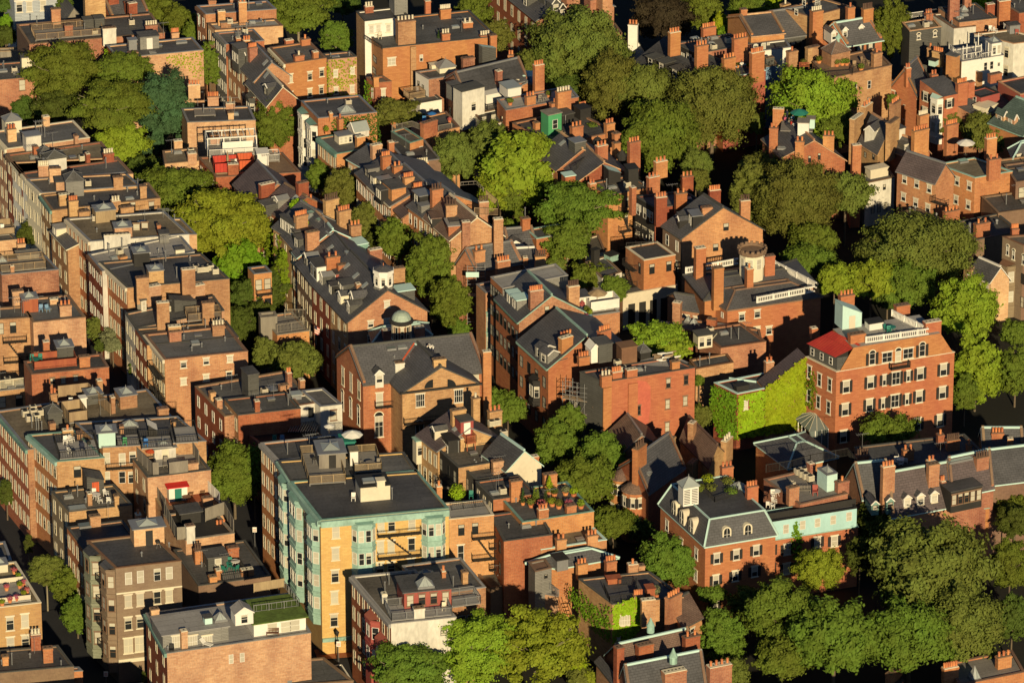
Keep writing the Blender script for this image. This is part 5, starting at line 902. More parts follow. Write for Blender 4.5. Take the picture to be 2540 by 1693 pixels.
for (p_, q_, c_) in (((1450, 52), (1345, 205), 'rd'), ((1480, 50), (1940, 293), 'rd'), ((1455, 55), (1620, 200), 'mint')):
    A_, B_ = slope_hit(BG, p_), slope_hit(BG, q_)
    if A_ and B_: k = MB(); k.bar(A_ + Z * .22, B_ + Z * .22, .16, c_); mk(k, 'roof_flashing', BG)
ppl = P((1592, 112), 17.6); person(ppl, "roof worker in white shirt bending on the big slate roof, left of the pair", 'wh', 'navy', 'bend', -.6, hair='navy'); ppl = P((1618, 122), 17.4); person(ppl, "roof worker in white shirt bending on the big slate roof, right of the pair", 'wh', 'navy', 'bend', -.4, hair='wh')
# left of hall
a = B((-268, 705), (560, 560), (-535, 432), 11.5, 'br', 'ta', "low brown house with small chimneys and a corrugated roof hut, left of the hall", side='bd', l=(4, 3), lk='n', cap='bs', junk=1)
ch(a, (-390, -345, 485, 570, 0), (-332, -285, 555, 640, 0)); J(a, 'ant', (-200, 470)); hut(a, -50, 45, 330, 560, 2.6, 'dg', 'ta'); ch(a, (305, 345, 310, 440, 2), (420, 462, 375, 470, 0), (240, 320, 425, 495, 0))
a = B((-143, 692), (422, 630), (-268, 545), 12.2, 'br', 'ta', "brick house with dark roof and slim chimney in front of the hall", cap='dg', junk=1, side='bt', l=(3, 3)); ch(a, (12, 55, 565, 680, 0)); hut(a, 345, 430, 515, 555, 1.2, 'metal', 'skyl', name='skylight'); J(a, 'pipe', (310, 600), (325, 550))
a = B((600, 615), (797, 592), (430, 470), 12.4, 'ws', 'ta', "whitewashed brick rear wing next to the hall's arched side", cap='metal', junk=0); wpx(a, 'f', [(720, 690)], 'b', .9, 1.5); a = B((400, 605), (560, 580), (330, 520), 12.2, 'ws', 'ta', "narrow whitewashed wing between brick wall and white rear wing", junk=0); wpx(a, 'f', [(515, 665)], 'k', .8, 1.5)
a = B((60, 960), (620, 880), (-60, 860), 9.0, 'bs', 'dk', "sunken dark yard terrace with white slatted pergola behind the lattice deck", junk=0, cap='bs'); k = MB()
for i in range(12): q = P((310 + i * 22, 840), 9.6); k.bar(q, q + Vector((.8, 4, 0)), .12, 'metal')
mk(k, 'pergola', a); furn(a, 185, 935, 'chair', "teal lidded bin-like seat on the sunken dark terrace", 'teal', 0, 0); furn(a, 255, 935, 'chair', "pale blue seat on the sunken dark terrace", 'bl', 0, 0)
# right of yellow building
a = B((1665, 1015), (2240, 915), (1478, 870), 13.6, 'bt', 'slp', "purple slate mansard house with black dormers, right of the yellow building", kind='gv', rise=2.6, side='bt', l=(4, 4), lk='w', cap='metal'); ch(a, (1797, 1920, 650, 810, 0), (1985, 2045, 540, 665, 1, 'potc'), zo=1.2); hut(a, 1870, 1985, 755, 870, 2, 'pk', 'dg', zo=1.2, door='wh', name='stair_hut'); hut(a, 1470, 1535, 930, 1100, 1.4, 'cream', 'cu', name='bay_window', zo=-3.2, win='f'); hut(a, 1570, 1640, 905, 1010, .3, 'slp', 'slp', name='hatch', zo=.1) if False else None
p_ = deck(a, 1925, 2010, 945, 2.2, 1.2, 'rwood', 'rwood', 1.0); ch(a, (2133, 2245, 660, 750, 3), zo=.2)
a = B((1850, 1168), (2334, 1090), (1665, 1000), 13.6, 'bt', 'ta', "dark mansard house with two tall black dormers", kind='flat', side='dk', l=(3, 4), lk='k', cap='dg', junk=1); hut(a, 1760, 1860, 930, 1110, 2.5, 'dk', 'dk', name='dormer', zo=-1.2, win='l', nw=2); ch(a, (1870, 1898, 905, 1020, 0)); J(a, 'ac', (2150, 790), (2260, 880), (2200, 780))
a = B((2010, 1275), (2520, 1200), (1860, 1140), 13, 'bp', 'ta', "tan-roofed house with dark glazed attic and cream gable behind", side='dg', l=(3, 4), lk='k', cap='dg', junk=1); J(a, 'vent', (1995, 1130), (2010, 1150)); ch(a, (2165, 2258, 1110, 1235, 0))
a = B((2290, 1190), (2600, 1140), (2080, 1040), 13.8, 'cream', 'sl', "cream-gabled slate house behind the tan-roofed attic", kind='gv', rise=2.4, cap='mint')
a = B((2165, 1455), (2560, 1400), (2005, 1290), 13.4, 'br', 'ta', "brick house with dark roof and lattice-screened vents behind the potted garden", side='dg', l=(3, 3), lk='w', cap='dg', junk=2); ch(a, (2330, 2410, 1270, 1400, 0))
T(1, 3)
a = B((1765, 102), (2170, 62), (1680, -40), 14.0, 'br', 'lg', "brick house with a white corrugated terrace and fire escape, right of the yellow building", cap='cream', junk=0); wpx(a, 'f', [(1875, 195), (2000, 180)], 'k', .85, 1.6, 3); wpx(a, 'f', [(1870, 400)], 'w', .85, 2.2, 1); escape(a, 'f', 3.0, 3.4, 2, 3.0); railpx(a, [(1790, 20), (2110, -20)], 0, .9, 'dk', .25); T(1, 2); shrub(a, 1840, 1445, 1.1, 2.1, "big bright clipped bush on the white corrugated terrace", 'ivyb', False, 0, name='clipped_bush'); furn(a, 1965, 1440, 'chair', "dark chair beside the clipped bush", 'teal', 0, 0)
T(1, 3)
a = B((2260, 300), (2700, 240), (2130, 60), 12.5, 'br', 'ta', "tall narrow brick wall with bricked-up window near the fire escape", l=(2, 3), lk='k', junk=1); escape(a, 'l', 1, 3, 3)
a = B((2080, 475), (2320, 455), (2040, 400), 6.5, 'cream', 'bs', "low porch roof with a lit room under it, behind the cream building", junk=0, cap='bs')
a = B((2140, 720), (2700, 660), (1990, 560), 5.5, 'bs', 'ta', "low shadowed roof right of the cream building", junk=2)

# flagpole, street lamp, parking signs
def simple(name, cat, lab, px, z0, parts):
    q = P(px, z0); b = Vector((q.x, q.y, 0)); h = H(); h.o = b; h.e = thing(name, lab, cat, b)
    for n_, f_ in parts: m = MB(); f_(m, b, q); mk(m, n_, h)
T(1, 1)
def flag_(m, b, q):
    for i in range(7): m.box(q + Vector((.05, -.02 * i, -.2 - i * .17)), (.75, -.2, -.35), (0, .03, 0), (0, 0, .17), 'wh' if i % 2 else 'flagr')
    m.box(q + Vector((.05, -.06, -.5)), (.35, -.1, -.17), (0, .06, 0), (0, 0, .5), 'navy')
simple('flagpole', 'flag', "flag hanging from a thin pole beside the slatted deck, centre left", (545, 1410), 8, [('pole', lambda m, b, q: m.tube(b, q, .06, .04, 'brn', 6)), ('flag', flag_)])
T(1, 3)
simple('street_lamp', 'street lamp', "old iron lantern post at the foot of the yellow building", (752, 1100), 4.6, [('post', lambda m, b, q: m.tube(b, q - Z * .9, .09, .06, 'dk', 8)), ('lantern', lambda m, b, q: m.lathe(q - Z * .9, [(.12, 0), (.26, .55), (.3, .6), (.05, .9), (0, 1)], 'dk', 6))])
def sg(lab, tc, px, z0): T(*tc); simple('street_sign', 'sign', lab, px, z0, [('post', lambda m, b, q: m.tube(b, q, .04, .04, 'metal', 6)), ('sign_board', lambda m, b, q: (m.box(q + Vector((-.28, -.05, -.75)), (.56, 0, 0), (0, -.03, 0), (0, 0, .75), 'wh'), m.box(q + Vector((-.2, -.085, -.4)), (.4, 0, 0), (0, -.01, 0), (0, 0, .1), 'rd'), m.box(q + Vector((-.2, -.085, -.6)), (.4, 0, 0), (0, -.01, 0), (0, 0, .06), 'rd')))])
sg("white and red parking sign under the lantern of the yellow building", (1, 3), (765, 1200), 3.0)
sg("white and red parking sign below the brown bow-fronted building", (0, 3), (957, 1470), 3.0)
sg("white and red parking sign in the dark street left of the yellow building", (0, 3), (2303, 168), 3.0)
# ================================================================ right half
T(2, 0)
a = B((260, 190), (960, 60), (-180, -170), 12.6, 'br', 'sl', "long slate-roofed house with grey dormers and tall slab chimneys, top centre", kind='gv', rise=3.0, side='bd', l=(7, 3), cap='metal'); hut(a, 330, 390, -30, 55, 2, 'dg', 'ta', 'gab', name='dormer', zo=.4, win='f'); hut(a, 400, 465, 40, 112, 2, 'dg', 'ta', 'gab', name='dormer', zo=.3, win='f'); hut(a, 465, 520, 85, 160, 2, 'dk', 'ta', 'gab', name='dormer', zo=.2, win='f')
ch(a, (532, 618, 0, 165, 0), (745, 855, 10, 240, 4), zo=0, dep=2.2); ch(a, (855, 945, -20, 270, 0), dep=3)
a = B((760, 275), (1032, 300), (700, 190), 9, 'br', 'ta', "stepped brick end wall with shadowed chimneys, top centre", junk=0)
a = B((1105, 470), (1245, 480), (1040, 380), 7.5, 'wh', 'sl', "white rendered gable carrying one tall white chimney", kind='gv', rise=1.8, name='white_house'); ch(a, (1085, 1168, 225, 445, 3), mat='wh', zo=.8)
a = B((1700, 800), (2240, 640), (1150, 560), 10.8, 'br', 'tb', "dark mansard house with four boxy flat-topped dormers, upper right centre", kind='gv', rise=2.6, side='bt', cap='dg')
for i, (x0, x1, y0, y1) in enumerate([(1320, 1340, 540, 615), (1420, 1445, 580, 665), (1540, 1560, 640, 720), (1650, 1680, 690, 770)]): hut(a, x0, x1 + 60, y0, y1, 1.8, 'dk', 'dg', name='dormer', zo=.1, win='l', nw=1, ov=.25, wk='w')
a = B((1705, 490), (2200, 400), (1510, 395), 14.2, 'br', 'ta', "flat-roofed attic block with tall glazed doors and orange chimneys", side='dk', cap='dg', junk=2, l=(4, 1), lk='n'); ch(a, (1468, 1562, 305, 495, 4), (1768, 1885, 260, 330, 6), (2045, 2170, 360, 550, 5), mat='or', zo=0); ch(a, (1708, 1812, 425, 610, 4), mat='or', zo=-.5); J(a, 'sky', (1690, 355), (1830, 400), (1860, 350)); J(a, 'ac', (1860, 450)); J(a, 'vent', (1820, 420), (1980, 380)); wpx(a, 'l', [(1540, 470), (1640, 530)], 'k', 1.6, 1.8)
a = B((1955, 720), (2330, 640), (1880, 640), 12.4, 'pk', 'ta', "red-painted house front with round porthole beneath potted shrubs", cap='mint', junk=0, side='br'); ch(a, (1955, 2060, 540, 740, 4), (2205, 2320, 490, 740, 6), mat='or', zo=0); wpx(a, 'f', [(2080, 730), (2165, 690), (2180, 800), (2077, 800)], 'k', .45, .7); shrub(a, 2170, 620, .35, .6, "right potted shrub on the red house terrace", 'lf'); shrub(a, 2080, 610, .4, .7, "left potted shrub on the red house terrace", 'lfd')
person(P((2113, 640), a.rz), "person in pale clothes standing among pots on the red house terrace", 'wh', 'navy', 'stand', .3)
a = B((2200, 330), (2500, 300), (1990, 160), 12, 'br', 'sl', "slate roof with a rectangular skylight behind the orange chimneys", kind='gu', rise=1.8, cap='bp'); ch(a, (2110, 2165, 90, 155, 0), zo=.5)
a = B((2225, 470), (2560, 430), (2180, 400), 11, 'wh', 'ta', "white bay-windowed house peeping between chimneys, upper right", junk=0, name='white_house'); wpx(a, 'f', [(2240, 430), (2310, 420)], 'n', .8, 1)
# green shed house
a = GS = B((440, 1310), (985, 1190), (40, 1115), 12.4, 'br', 'ta', "dark-roofed house carrying the bright green shed", side='br', l=(4, 2), lk='k', cap='bs', junk=1); hut(a, 365, 485, 1050, 1232, 2.2, 'gn', 'wgr', name='green_shed', win='f', nw=1, wk='n'); ch(a, (583, 682, 1155, 1290, 3), (893, 968, 1125, 1230, 3), (250, 290, 1115, 1180, 0), (965, 1020, 1215, 1330, 0)); hut(a, 490, 600, 1050, 1130, 2.5, 'dk', 'dg', name='roof_box'); hut(a, 655, 750, 1000, 1090, 2, 'dk', 'dk', name='roof_box'); ch(a, (658, 715, 970, 1030, 4))
k = MB(); q = P((420, 1230), a.rz)
for i in range(5): k.box(q + a.U * .3 * i + Z * (.9 - .18 * i) + a.nf * .3 * i, a.U * .9, a.nf * .3, Z * .05, 'wood')
mk(k, 'wooden_steps', a); shrub(a, 765, 1140, .9, .5, "low planter of greenery behind the green shed", 'lf', False, .2, name='planter')
a = B((-20, 1000), (640, 880), (-100, 900), 13.2, 'br', 'lg', "brick house with grey terrace, cream pots and a weathered curved glass roof", cap='metal', junk=0); ch(a, (172, 252, 880, 970, 3), (450, 572, 840, 1030, 5, 'potc'), (245, 330, 600, 840, 4), (395, 470, 940, 1010, 1)); hut(a, 0, 120, 810, 895, 3, 'wh', 'skyl', name='glasshouse'); shrub(a, 370, 880, .5, .8, "left leafy shrub on the grey terrace with cream pots", 'lf'); shrub(a, 20, 950, .5, .8, "leafy shrub at the corner of the grey terrace", 'lf'); furn(a, 290, 920, 'chair', "grey chair on the terrace with cream chimney pots", 'wgr', 0, .1); furn(a, 320, 910, 'table', "grey table on the terrace with cream chimney pots", 'wgr', 0, .1)
a = B((20, 820), (330, 830), (-120, 690), 11, 'br', 'ta', "small gable with a square window behind the grey terrace", kind='gv', rise=1.4, cap='metal'); wpx(a, 'f', [(75, 745)], 'w', .7, .7); ch(a, (0, 48, 500, 600, 2), (55, 108, 580, 650, 1), zo=2); hut(a, 140, 240, 690, 730, 2, 'bl', 'mint', name='glass_roof')
a = B((445, 1545), (905, 1450), (250, 1400), 12.4, 'br', 'sl', "steep dark-roofed house below the green shed with an iron roof stair", kind='gv', rise=2.6, cap='bp', l=(2, 3)); ch(a, (810, 905, 1330, 1530, 3), (965, 1020, 1300, 1395, 0), (1102, 1200, 1295, 1470, 4), zo=.6); hut(a, 605, 705, 1300, 1400, 2, 'dg', 'metal', name='dormer', zo=1.6); hut(a, 700, 790, 1440, 1500, 2, 'dk', 'dg', name='dormer', zo=.6); railpx(a, [(590, 1560), (710, 1460)], 1.0, 1.0, 'dk'); m = MB(); q = P((810, 1290), 16); m.lathe(q, [(.7, -.4), (.7, .3), (.8, .3), (.5, .7), (.15, .9), (0, 1.1)], 'dk', 8); mk(m, 'ventilator', a); m = MB(); q = P((1030, 1420), 14.6); m.lathe(q, [(.7, -.4), (.7, .3), (.9, .3), (.5, .7), (.15, 1.1), (0, 1.3)], 'dk', 8); mk(m, 'ventilator', a)
T(2, 1)
a = B((640, 110), (1100, 40), (430, -90), 12.6, 'br', 'sl', "slate house with red timber hatch behind the big locust", kind='gv', rise=2.4, cap='bp'); hut(a, 520, 610, 70, 125, 1.6, 'rwood', 'mint', name='dormer', zo=0); hut(a, 910, 1020, 50, 100, 2, 'dk', 'mint', 'shl', name='dormer', zo=1)
a = B((905, 240), (1290, 160), (720, 130), 13, 'br', 'ta', "brick house with a curved gravel roof and fire escape, centre right", cap='dg', junk=2, side='br'); wpx(a, 'f', [(1075, 300), (1070, 450)], 'b', .6, 1.6); escape(a, 'f', 1.8, 1.9, 3, 3); ch(a, (745, 800, 135, 215, 2), (1275, 1375, 80, 215, 3), (1120, 1160, 170, 400, 0), (1340, 1445, -60, 70, 3)); J(a, 'vent', (1225, 150))
a = B((1330, 350), (1780, 300), (1150, 245), 13, 'bd', 'ta', "black shingled attic house with window air conditioner, centre right", side='dk', cap='dg', junk=1, l=(3, 1), lk='n'); wpx(a, 'l', [(1190, 350), (1275, 400)], 'n', .8, 1.1); auto_windows(a, 'l', 3, 2, 'w', z0=5); ch(a, (1340, 1438, 260, 500, 4), (1520, 1620, 225, 390, 2), dep=1.0); ch(a, (1578, 1678, 70, 185, 3), (1825, 1925, 195, 300, 5)); hut(a, 1090, 1180, 10, 160, 2.2, 'dk', 'dk', name='roof_box'); escape(a, 'l', 1, 3.4, 3, 4.5)
a = BGW = B((1575, 625), (2305, 545), (1400, 510), 12.6, 'br', 'sl', "wide plain brick gable with three dark windows, centre right", kind='gv', rise=4.2, side='bs', cap='dg', l=(2, 3), lk='n'); wpx(a, 'f', [(1972, 520), (1878, 705)], 'k', .75, 1.25, 2); ch(a, (1758, 1848, 350, 550, 0), (2105, 2192, 290, 480, 4, 'potd'), zo=.5); hut(a, 1670, 1760, 430, 545, 2.4, 'dk', 'metal', name='dormer', zo=.3, win='l'); hut(a, 1560, 1640, 430, 480, 1.6, 'dk', 'ta', name='dormer', zo=1.0, win='l')
T(2, 1); a = B((1675, 700), (2310, 640), (1590, 600), 6, 'bd', 'ta', "dark lower wall beneath the wide gable", junk=0)
a = FE = B((1230, 825), (1515, 775), (1065, 705), 10.4, 'or', 'tb', "small brick annex with iron spiral fire stairs, centre right", side='br', cap='cream', junk=0); wpx(a, 'f', [(1302, 900), (1455, 875)], 'k', .75, 1.6, 3); wpx(a, 'l', [(1193, 895)], 'k', .6, 1.7); railpx(a, [(1070, 715), (1340, 700)], 0, .9, 'dk', .2); escape(a, 'l', .5, 3.2, 2, 2.4, 2.6)
a = B((1040, 1140), (1530, 1050), (860, 980), 5.6, 'cream', 'ta', "low colonnaded garden building with cream cornice and arches", name='garden_pavilion', cat='pavilion', junk=0, side='bp', cap='cream'); k = MB()
for i in range(5): q = a.FL + a.U * (a.lu * (.1 + .2 * i)); k.box(Vector((q.x, q.y, .2)), a.U * 1.1, a.nf * .05, Z * 3.8, 'dk')
mk(k, 'arcade', a)
a = B((850, 985), (1030, 930), (700, 840), 7.4, 'ws', 'tb', "dark-roofed low building with a copper lantern beside the annex", junk=0, f=(2, 1), wk='k'); hut(a, 925, 1000, 790, 840, 1.5, 'cu', 'dk', name='roof_lantern'); hut(a, 780, 830, 740, 860, .8, 'dk', 'dk', name='black_chimney')
a = B((700, 790), (880, 740), (640, 640), 6.6, 'cream', 'ta', "small pale building in the shade of the big locust", junk=0, f=(2, 1), wk='k')
a = B((258, 630), (560, 580), (165, 545), 9.6, 'br', 'tb', "small square brick house with mint copper coping and a tall corner chimney", cap='cu', junk=0); ch(a, (132, 202, 450, 580, 0)); J(a, 'pipe', (155, 440))
a = B((0, 720), (260, 700), (-80, 600), 8, 'br', 'sl', "low slate roof with a white gable beside the young trees", kind='gu', rise=2, cap='metal'); hut(a, 0, 140, 700, 760, 2, 'wh', 'ta', 'gab', name='dormer')
a = B((160, 890), (350, 880), (-60, 760), 9.6, 'br', 'sl', "slate house with white eaves and short chimneys, left of the pale metal roof", kind='gu', rise=1.8, cap='wh'); ch(a, (138, 180, 800, 880, 0), (248, 343, 790, 890, 5, 'potd'), zo=.5); J(a, 'ant', (190, 760), z=11)
# federal terrace with white deck
T(2, 2)
T(2, 1)
ra = B((620, 1345), (1012, 1290), (480, 1200), 11.6, 'br', 'ta', "brick rear wing carrying the white-railed roof deck and tan parasol", cap='metal', junk=0)
a = B((100, 1382), (690, 1290), (-110, 1165), 13.4, 'br', 'sl', "brick gable end with shuttered facade and copper dormers beside the white roof deck", kind='gv', rise=3.3, side='or', cap='cu', cor='cud'); auto_windows(a, 'l', 6, 3, 'k', z0=2.4, w=1.0)
ch(a, (203, 322, 1105, 1330, 6), (550, 648, 1065, 1240, 6, 'potd'), zo=.5); wpx(a, 'f', [(352, 1270)], 'k', .7, 1.2, 2); hut(a, 80, 200, 1190, 1290, 2.2, 'gr', 'mint', name='dormer', zo=.2, win='l'); hut(a, 30, 130, 1150, 1240, 2.2, 'gr', 'mint', name='dormer', zo=.3, win='l'); deck(ra, 748, 1012, 1290, 2.8, .1, 'lg', 'wh', 1.5, True); hut(ra, 645, 745, 1160, 1255, 2.5, 'wh', 'sl', zo=.1, win='f', nw=2, name='garden_room'); furn(ra, 810, 1230, 'umb', "tan parasol on the white-railed roof deck", 'wood', 0, 0)
T(1, 1); a = B((2250, 1080), (2840, 960), (2140, 975), 15.2, 'gr', 'lg', "pale metal-roofed shingled attic block at the back of the shuttered row", side='or', cap='lg', junk=0, l=(5, 5), lk='k', par=.1); T(2, 1)
a = B((600, 1425), (800, 1395), (410, 1280), 11.8, 'brn', 'sl', "brown-sided porch block with overflowing flower boxes on top", side='bs', cap='dg', junk=0)
for i, (x, y) in enumerate([(500, 1270), (520, 1310), (560, 1350), (610, 1370), (700, 1370), (740, 1330), (710, 1300), (670, 1260)]): shrub(a, x, y, .45, .8, "%s planter edging the rooftop flower terrace" % ['first', 'second', 'third', 'fourth', 'fifth', 'sixth', 'seventh', 'eighth'][i], ['lfo', 'fl', 'lfy'][i % 3], True, 0, group='planters on the flower terrace', potmat='bl')
T(2, 2)
a = B((365, 270), (1060, 60), (90, 20), 12.4, 'or', 'sl', "lower shuttered brick house with paired copper dormers and slate hip", kind='gv', rise=3.2, side='or', cap='cu', cor='cu'); auto_windows(a, 'l', 4, 3, 'k', z0=2.6); ch(a, (487, 590, 0, 148, 0), zo=.5)
for (x0, y0, y1) in ((320, 105, 195), (360, 150, 240)): hut(a, x0, x0 + 100, y0, y1, 2.0, 'gr', 'sl', 'gab', name='dormer', zo=.1, win='l', rise=.6)
bay(a, 'l', 5.5, 2.2, 9.4, 5.5, .9, 'dk', 1, 'dk', 1); hut(a, 455, 530, 200, 240, 2, 'dk', 'ta', name='roof_box')
T(2, 1); ch(a, (485, 592, 1520, 1570, 4), zo=3)
ch(a, (838, 935, 1470, 1560, 5), zo=1)
# red patch building
T(2, 2)
a = RP = B((860, 395), (1692, 262), (650, 300), 14, 'or', 'tb', "tall plain brick party wall with a faded red painted patch", side='dg', cap='dg', junk=1); wpx(a, 'f', [(1450, 400), (1610, 370), (1443, 590), (1603, 560), (1440, 795), (1180, 645)], 'b', .7, 1.4)
ch(a, (850, 940, 340, 420, 3, 'potc'), (948, 1033, 305, 380, 4), (1078, 1172, 285, 370, 0), (1485, 1555, 210, 290, 0)); k = MB()
for x, wd in ((858, 75), (1085, 85)): T(2, 2); q = PP((x, 420), a.FL, a.nf); k.box(Vector((q.x, q.y, .2)), a.U * (wd / 60), a.nf * .25, Z * 13, 'or'); mk(k, 'chimney_breast', a); k = MB()
k = MB(); pts = [PP(p_, a.FL + a.nf * .02, a.nf) for p_ in ((1165, 780), (1270, 770), (1290, 600), (1290, 430), (1250, 385), (1170, 375))]; k.face(pts, 'ptch'); mk(k, 'red_paint_patch', a)
hut(a, 1028, 1168, 90, 245, 2.0, 'brn', 'brn', name='stair_hut'); hut(a, 1200, 1290, 130, 190, 1.6, 'dk', 'ta', 'pyr', name='roof_tank'); J(a, 'ac', (990, 245)); hut(a, 820, 945, 60, 220, 2.6, 'dg', 'ta'); hut(a, 752, 828, 105, 220, 2.2, 'wh', 'wh', 'gab'); ch(a, (645, 740, 170, 225, 4)); k = MB()
q = P((1380, 225), a.rz)
for i in range(26): k.box(q + a.U * rnd.uniform(0, 2.6) + a.V * rnd.uniform(0, 2) + Z * rnd.uniform(.02, .9), a.U * rnd.uniform(.5, 1.3), a.V * rnd.uniform(.08, .3) + a.U * rnd.uniform(-.3, .3), Z * rnd.uniform(.1, .3), 'wood' if i % 3 else 'wh')
mk(k, 'lumber_pile', a); k = MB(); k.face([P(p_, a.rz + .03) for p_ in ((1170, 240), (1480, 250), (1640, 215), (1450, 130), (1200, 195))], 'lg'); mk(k, 'membrane_patch', a)
# its curved front and scaffold
a = B((770, 620), (880, 590), (560, 480), 9.5, 'dg', 'ta', "scaffolded dark rounded front of the red-patch building", junk=0, side='dg', l=(2, 2), lk='n'); 
h = H(); h.o = P((520, 800), 4); h.o.z = 0; h.e = thing('scaffold', "metal scaffold with plank platforms around the dark rounded front", 'scaffold', h.o); T(2, 2); c0 = P((520, 470), 10.5); k = MB()
for i in range(5):
    q = Vector((c0.x + i * 1.0, c0.y - i * .35, 0)); k.bar(q, q + Z * 12.6, .07, 'metal'); q2 = q + Vector((-.4, -1.3, 0)); k.bar(q2, q2 + Z * 12.6, .07, 'metal')
    for z in (8, 10, 11, 12): k.bar(q + Z * z, q2 + Z * z, .05, 'metal')
for z in (8, 10, 10.6, 11.2, 12): k.bar(Vector((c0.x, c0.y, z)), Vector((c0.x + 4, c0.y - 1.4, z)), .06, 'metal'); k.bar(Vector((c0.x - .4, c0.y - 1.3, z)), Vector((c0.x + 3.6, c0.y - 2.7, z)), .06, 'metal')
for i in range(4): k.bar(Vector((c0.x + i, c0.y - i * .35 - 1.3, 8)), Vector((c0.x + i + 1, c0.y - i * .35 - 1.6, 10)), .05, 'metal')
mk(k, 'tube_frame', h); k = MB()
for z in (7.9, 9.9): k.box((c0.x - .4, c0.y - 1.3, z), Vector((4, -1.4, 0)), Vector((.3, 1.1, 0)), Z * .06, 'wood')
mk(k, 'plank_platform', h)
h = H(); T(1, 1); c0 = P((1930, 1010), 9.5); h.o = Vector((c0.x, c0.y, 0)); h.e = thing('scaffold', "pale scaffold with a hoist platform between young trees, centre", 'scaffold', h.o); k = MB()
for i in range(3):
    for j in range(2):
        q = Vector((c0.x + i * 1.3, c0.y + j * 1.2, 0)); k.bar(q, q + Z * 11.5, .07, 'metal')
for z in (3, 5, 7, 9, 10.2, 11.3):
    for j in range(2): k.bar(Vector((c0.x, c0.y + j * 1.2, z)), Vector((c0.x + 2.6, c0.y + j * 1.2, z)), .06, 'metal')
mk(k, 'tube_frame', h); k = MB(); k.box((c0.x, c0.y, 7), (2.6, 0, 0), (0, 1.2, 0), Z * .06, 'wood'); k.box((c0.x - .2, c0.y - .2, 10.2), (1.9, 0, 0), (0, .06, 0), Z * .8, 'mint'); mk(k, 'plank_platform', h)
T(1, 1)
a = B((2095, 1120), (2240, 1090), (2010, 1040), 11.4, 'bd', 'sl', "narrow mint bay-fronted house beside the pale scaffold", kind='flat', junk=0, name='bay_house'); bay(a, 'f', .1, a.lu - .2, 8.6, 1, .9, 'cu', 3, 'cud', 1)
# octagon house with balustrade
T(2, 1)
a = OC = B((1780, 1180), (1780 + 1010, 1040), (1600, 960), 10.5, 'or', 'sl', "hip-roofed brick mansion with white roof balustrade and crenellated turret, right of centre", kind='hip', rise=1.4, cap='dg', cat='mansion', name='brick_mansion')
T(2, 1)
a2 = B((1985, 1272), (2830, 1150), (1745, 1122), 9.8, 'or', 'sl', "front block of the balustraded mansion with tall slender chimneys", kind='hip', rise=1.6, cap='bs', cat='mansion', name='brick_mansion'); wpx(a2, 'f', [(2115, 1330), (2255, 1305), (2250, 1460), (2360, 1455)], 'w', .9, 1.25, 3); wpx(a2, 'f', [(2250, 1490)], 'w', .9, 1.6, 1); wpx(a2, 'l', [(1812, 1245), (1940, 1315)], 'n', .6, .9)
ch(a, (1700, 1790, 720, 1020, 0), (1862, 1950, 900, 1200, 0), zo=0, dep=1.0); ch(a2, (2160, 2218, 905, 1200, 1), zo=-.5, dep=1)
k = MB(); bz = 11.4
def balus(k, p, q, z):
    A, C_ = P(p, z), P(q, z); L = (C_ - A).length; d = (C_ - A) / L; k.bar(A + Z * .85, C_ + Z * .85, .2, 'wh'); k.bar(A + Z * .1, C_ + Z * .1, .2, 'wh')
    for i in range(int(L / .28)): q2 = A + d * (i * .28); k.bar(q2 + Z * .1, q2 + Z * .8, .1, 'wh')
    for i in range(int(L / 2.6) + 1): q2 = A + d * (i * 2.6); k.bar(q2, q2 + Z * 1.0, .24, 'wh')
for c_, p_, q_ in ((2, (1610, 940), (2080, 855)), (3, (-80, 1207), (440, 1105)), (3, (80, 880), (455, 1075))): T(c_, 1); k = MB(); balus(k, p_, q_, bz); mk(k, 'balustrade', a)
T(2, 1); tb = P((2205, 950), 11.8); h = H(); h.o = Vector((tb.x, tb.y, 0)); h.e = thing('roof_turret', "cream octagonal turret with a crenellated brown crown on the mansion roof", 'turret', h.o); m = MB(); m.lathe(tb, [(1.85, -1), (1.85, 3.4)], 'cream', 8, .2); mk(m, 'wall', h); m = MB(); m.lathe(tb, [(1.85, 3.4), (2.15, 3.6), (2.2, 4.1), (1.9, 4.1), (1.85, 3.8), (0, 3.85)], 'bs', 16)
for i in range(16): t_ = i * math.pi / 8; d = Vector((math.cos(t_), math.sin(t_), 0)); m.cbox(tb + d * 2.05 + Z * 4.1, Vector((-d.y, d.x, 0)), d, .42, .25, .3, 'bs')
mk(m, 'crown', h)
for k_ in range(8): t_ = k_ * math.pi / 4 + .2 + math.pi / 8; d = Vector((math.cos(t_), math.sin(t_), 0)); window(h, tb + d * 1.715 + Z * 2.2, t_ + math.pi / 2, 'n', .85, 1.6, 0)
T(3, 1); ch(a, (-10, 80, 790, 1030, 0), zo=0, mat='or')
T(2, 1); a = B((1560, 1260), (1760, 1290), (1445, 1150), 7.6, 'br', 'sl', "low brick house beside a slim chimney below the mansion", kind='gu', rise=1.4, cap='dg', f=(2, 1)); ch(a, (1485, 1555, 1200, 1440, 0), zo=-1)
a = B((1560, 1450), (2300, 1560), (1540, 1340), 7.4, 'br', 'ta', "dark service roofs with white air conditioners below the mansion", junk=2); J(a, 'ac', (1475, 1440), (1410, 1430), (1345, 1450)); skylight(a, 1630, 1380, 1, .8); skylight(a, 1680, 1400, 1, .8); ch(a, (1795, 1875, 1350, 1480, 0)); hut(a, 1690, 1850, 1490, 1568, 2, 'cream', 'dg', name='cream_hut', win='f', nw=2, zo=.2); hut(a, 1850, 2000, 1440, 1480, 2, 'dg', 'metal', name='metal_roof')
T(2, 2)
